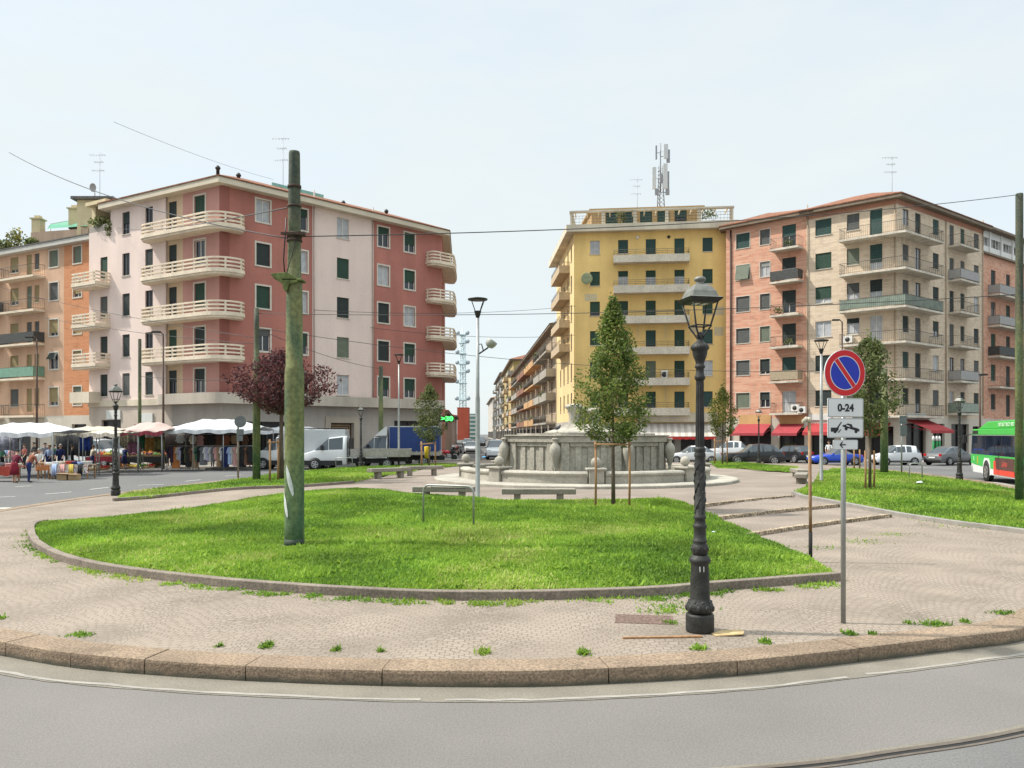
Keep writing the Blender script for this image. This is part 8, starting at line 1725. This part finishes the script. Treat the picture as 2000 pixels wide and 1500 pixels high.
for i, (u, v, lab) in enumerate(((1560,898,'dark green hedge pot before the red awnings'),(1592,897,'second green hedge pot before the red awnings, right one'))):
    p = gpt(u, v); t = bush('hedge', (p.x+.2, p.y+3, .12), .9, 1.5, 260, LGREEN, 90+i, lab, .12)
k = MB(); p = gpt(838, 905); k.lathe([(.18,0),(.22,.8),(.20,.82),(.02,.83)], 12, 0); o = k.build('litter_bin', mat('bin_yellow',(.55,.38,.03)),None); o.location = (ray(834.5)*57,57,.75); tag(o, 'yellow rubbish bag hung on the stakes of the olive green tree', 'bag')
# overhead wires
WIRE = mat('overhead_wire', (.06,.062,.062), .6, .3, 0)
def wire(label, a, b_, sag=.4, r=.018):
    r *= .75
    k = MB(); a = Vector(a); b_ = Vector(b_); n_ = 20; k.tube([a.lerp(b_, i/n_)-Vector((0,0,sag*4*(i/n_)*(1-i/n_))) for i in range(n_+1)], r, 5); o = k.build('overhead_wire', WIRE); tag(o, label, 'wire', 'overhead wires of the tram lines')
PX, PY = bp_.x, bp_.y; PZW = lambda v: zz(v, PY)
RP = at(1991, 380, gp(1991,985).y)
wire('long dark wire from the massive pole up to the left edge of the sky', (PX-.1,PY,PZW(466)), at(18,298,29), .35, .016); wire('dark wire across the sky from the massive pole to the right edge pole', (PX+.1,PY,PZW(462)), RP, .25, .015)
wire('pale wire from high on the massive pole to the pink block', (PX,PY,PZW(403)), FL_.pt(FL_.s(235), FL_.z(235,446), .2), .3, .018)
wire('middle-height wire crossing behind the lamp to the right edge pole', at(501,612,gp(501,940).y), at(1991,575,RP.y), .3, .018); wire('lower wire crossing the street mouth below the middle one', at(501,640,gp(501,940).y), at(1727,720,45.8), .8, .016)
wire('wire over the street between the pink and yellow blocks', FR_.pt(FR_.s(610), FR_.z(610,606), .2), FY.pt(FY.s(1125), FY.z(1125,598), .2), .5, .025); wire('second, lower wire over the street between the two blocks', FR_.pt(FR_.s(720), FR_.z(720,640), .2), FY.pt(FY.s(1123), FY.z(1123,655), .2), .5, .025)
wire('wire across the orange block down to the second green pole', FO.pt(FO.s(0), FO.z(0,560), .3), at(499,660,40), .3, .02); wire('lower wire across the orange block to the second green pole', FO.pt(FO.s(0), FO.z(0,600), .3), at(499,672,40), .4, .02); wire('wire across the pink block from the thin green pole to the second one', at(273,735,58), at(499,742,40), .1, .022)
wire('faint wire from the left sky to the red corner', at(222,238,40), FR_.pt(FR_.s(530), FR_.z(530,352), .3), .2, .012); wire('wire before the pink block between the second green pole and the mossy one', at(499,640,40), at(744,720,60.6), .3, .02)
# more of the market: crowd at the left, heaps of fruit and cloth walls
person('person in a red cap-like headscarf and dark coat behind the white left canopy pole', G(48,916), 250, cloth('brick',(.30,.10,.08)), BLK, 'brown', None, 0, .3, h=1.66)
person('person in a black jacket at the back between the two canopies', G(66,913), 230, BLK, GRYC, 'black', None, 0, .2, h=1.78)
person('person in a grey shirt behind the light blue shirt', G(88,913), -60, GRYC, NAVY, 'black', None, 0, .3, h=1.74)
person('person in a cream blouse buying fruit at the red-skirted table', G(180,918), 60, CRM, NAVY, 'brown', None, 8, .6, h=1.64)
person('person in a navy dress at the vegetable table', G(243,917), 75, NAVY, SKIN, 'black', cloth('navy_skirt',(.02,.03,.09)), 8, .6, h=1.62)
person('person in a lilac top behind the vegetable table', G(288,905), -80, cloth('lilac',(.40,.38,.50)), BLK, 'black', None, 5, .5, h=1.66)
for i, (u, v, Y, w_, h_, c_, lab) in enumerate(((400,862,58.3,7.2,1.5,(.045,.032,.026),'dark brown back cloth of the clothes stall'),(275,868,63.0,4.0,2.0,(.04,.03,.022),'dark back cloth of the fruit stall'),(236,868,62.0,1.2,1.9,(.10,.085,.05),'olive back cloth beside the trader van'))):
    p = at(u, v, Y); k = MB(); n_ = 26; vs = []
    for j in range(n_+1): x = -w_/2+w_*j/n_; vs += [(x, .05*math.sin(j*1.4+i), h_/2), (x+.02*math.sin(j), .08*math.sin(j*1.4+i), -h_/2)]
    k.add(vs, [(2*j,2*j+2,2*j+3,2*j+1) for j in range(n_)], 0, True); o = k.build('back_cloth', mat('back_cloth_%d' % i, c_, .9, 0, .6, 2.5)); o.location = p; o.modifiers.new('thick','SOLIDIFY').thickness = .015; tag(o, lab, 'cloth')
for i, (u, v, kd, w_, lab) in enumerate(((244,914,'orange',.7,'open box of oranges on the ground before the vegetable table'),(262,915,'yellow',.7,'open box of lemons on the ground before the vegetable table'),(279,915,'green',.7,'open box of greens on the ground before the vegetable table'),(294,914,'red',.6,'open box of tomatoes on the ground next to the cardboard box'),(184,919,'pale',.7,'open box of pale vegetables on the ground before the red skirt'),(204,918,'red',.7,'open box of red apples on the ground left of the ornate lamp'),(316,910,'orange',.6,'open box of oranges at the far right foot of the vegetable table'))):
    p = gpt(u, v); crate(Vector((p.x, p.y, .02)), kd, lab, w_, .5, 20)
for i, (T, fx, kd) in enumerate(((T5,-.05,'orange'),(T5,.62,'yellow'),(T4,.0,'green'))):
    p = top_of(T, fx, 1.15); k = MB(); r_ = random.Random(i)
    for j in range(60): a = r_.uniform(0,6.28); rr = r_.random()**.6*.5; k.sphere((rr*math.cos(a), rr*.7*math.sin(a), .06+.42*(1-rr/.5)*r_.uniform(.75,1)), .065, 6)
    o = k.build('fruit_heap', FRU[kd]); o.location = p; tag(o, ['heap of oranges at the back of the vegetable table','heap of yellow fruit at the back right of the vegetable table','heap of greens at the back of the red-skirted fruit table'][i], 'fruit', kind='stuff')

for a in (('person in a pale blue dress standing at the far left under the white canopy', 12, 917, 40, 'light_blue', 'grey'),('person in a rust top and black trousers behind the red table', 30, 914, 250, 'rust', 'brown'),('person in a green jacket between the beige canopies', 107, 912, 200, 'green', 'black'),('person in a pink top walking behind the goods table', 130, 911, 10, 'pink', 'blond'),('person in a white top with dark hair beside the blue hanging sheet', 156, 911, 230, 'white', 'black'),
          ('person in a brown coat at the back of the fruit stall', 262, 904, 260, 'brown', 'grey'),('person in a black top under the pinkish canopy', 308, 906, 120, 'black', 'black'),('person in a cream top looking at the hanging clothes in the middle of the rail', 415, 914.5, 80, 'cream', 'brown')):
    person(a[0], G(a[1], a[2]), a[3], MATS['cloth_'+a[4]], rnd.choice((BLK, NAVY, GRYC)), a[5], None, rnd.uniform(0, 8), rnd.uniform(.2, .6), h=rnd.uniform(1.6, 1.8))
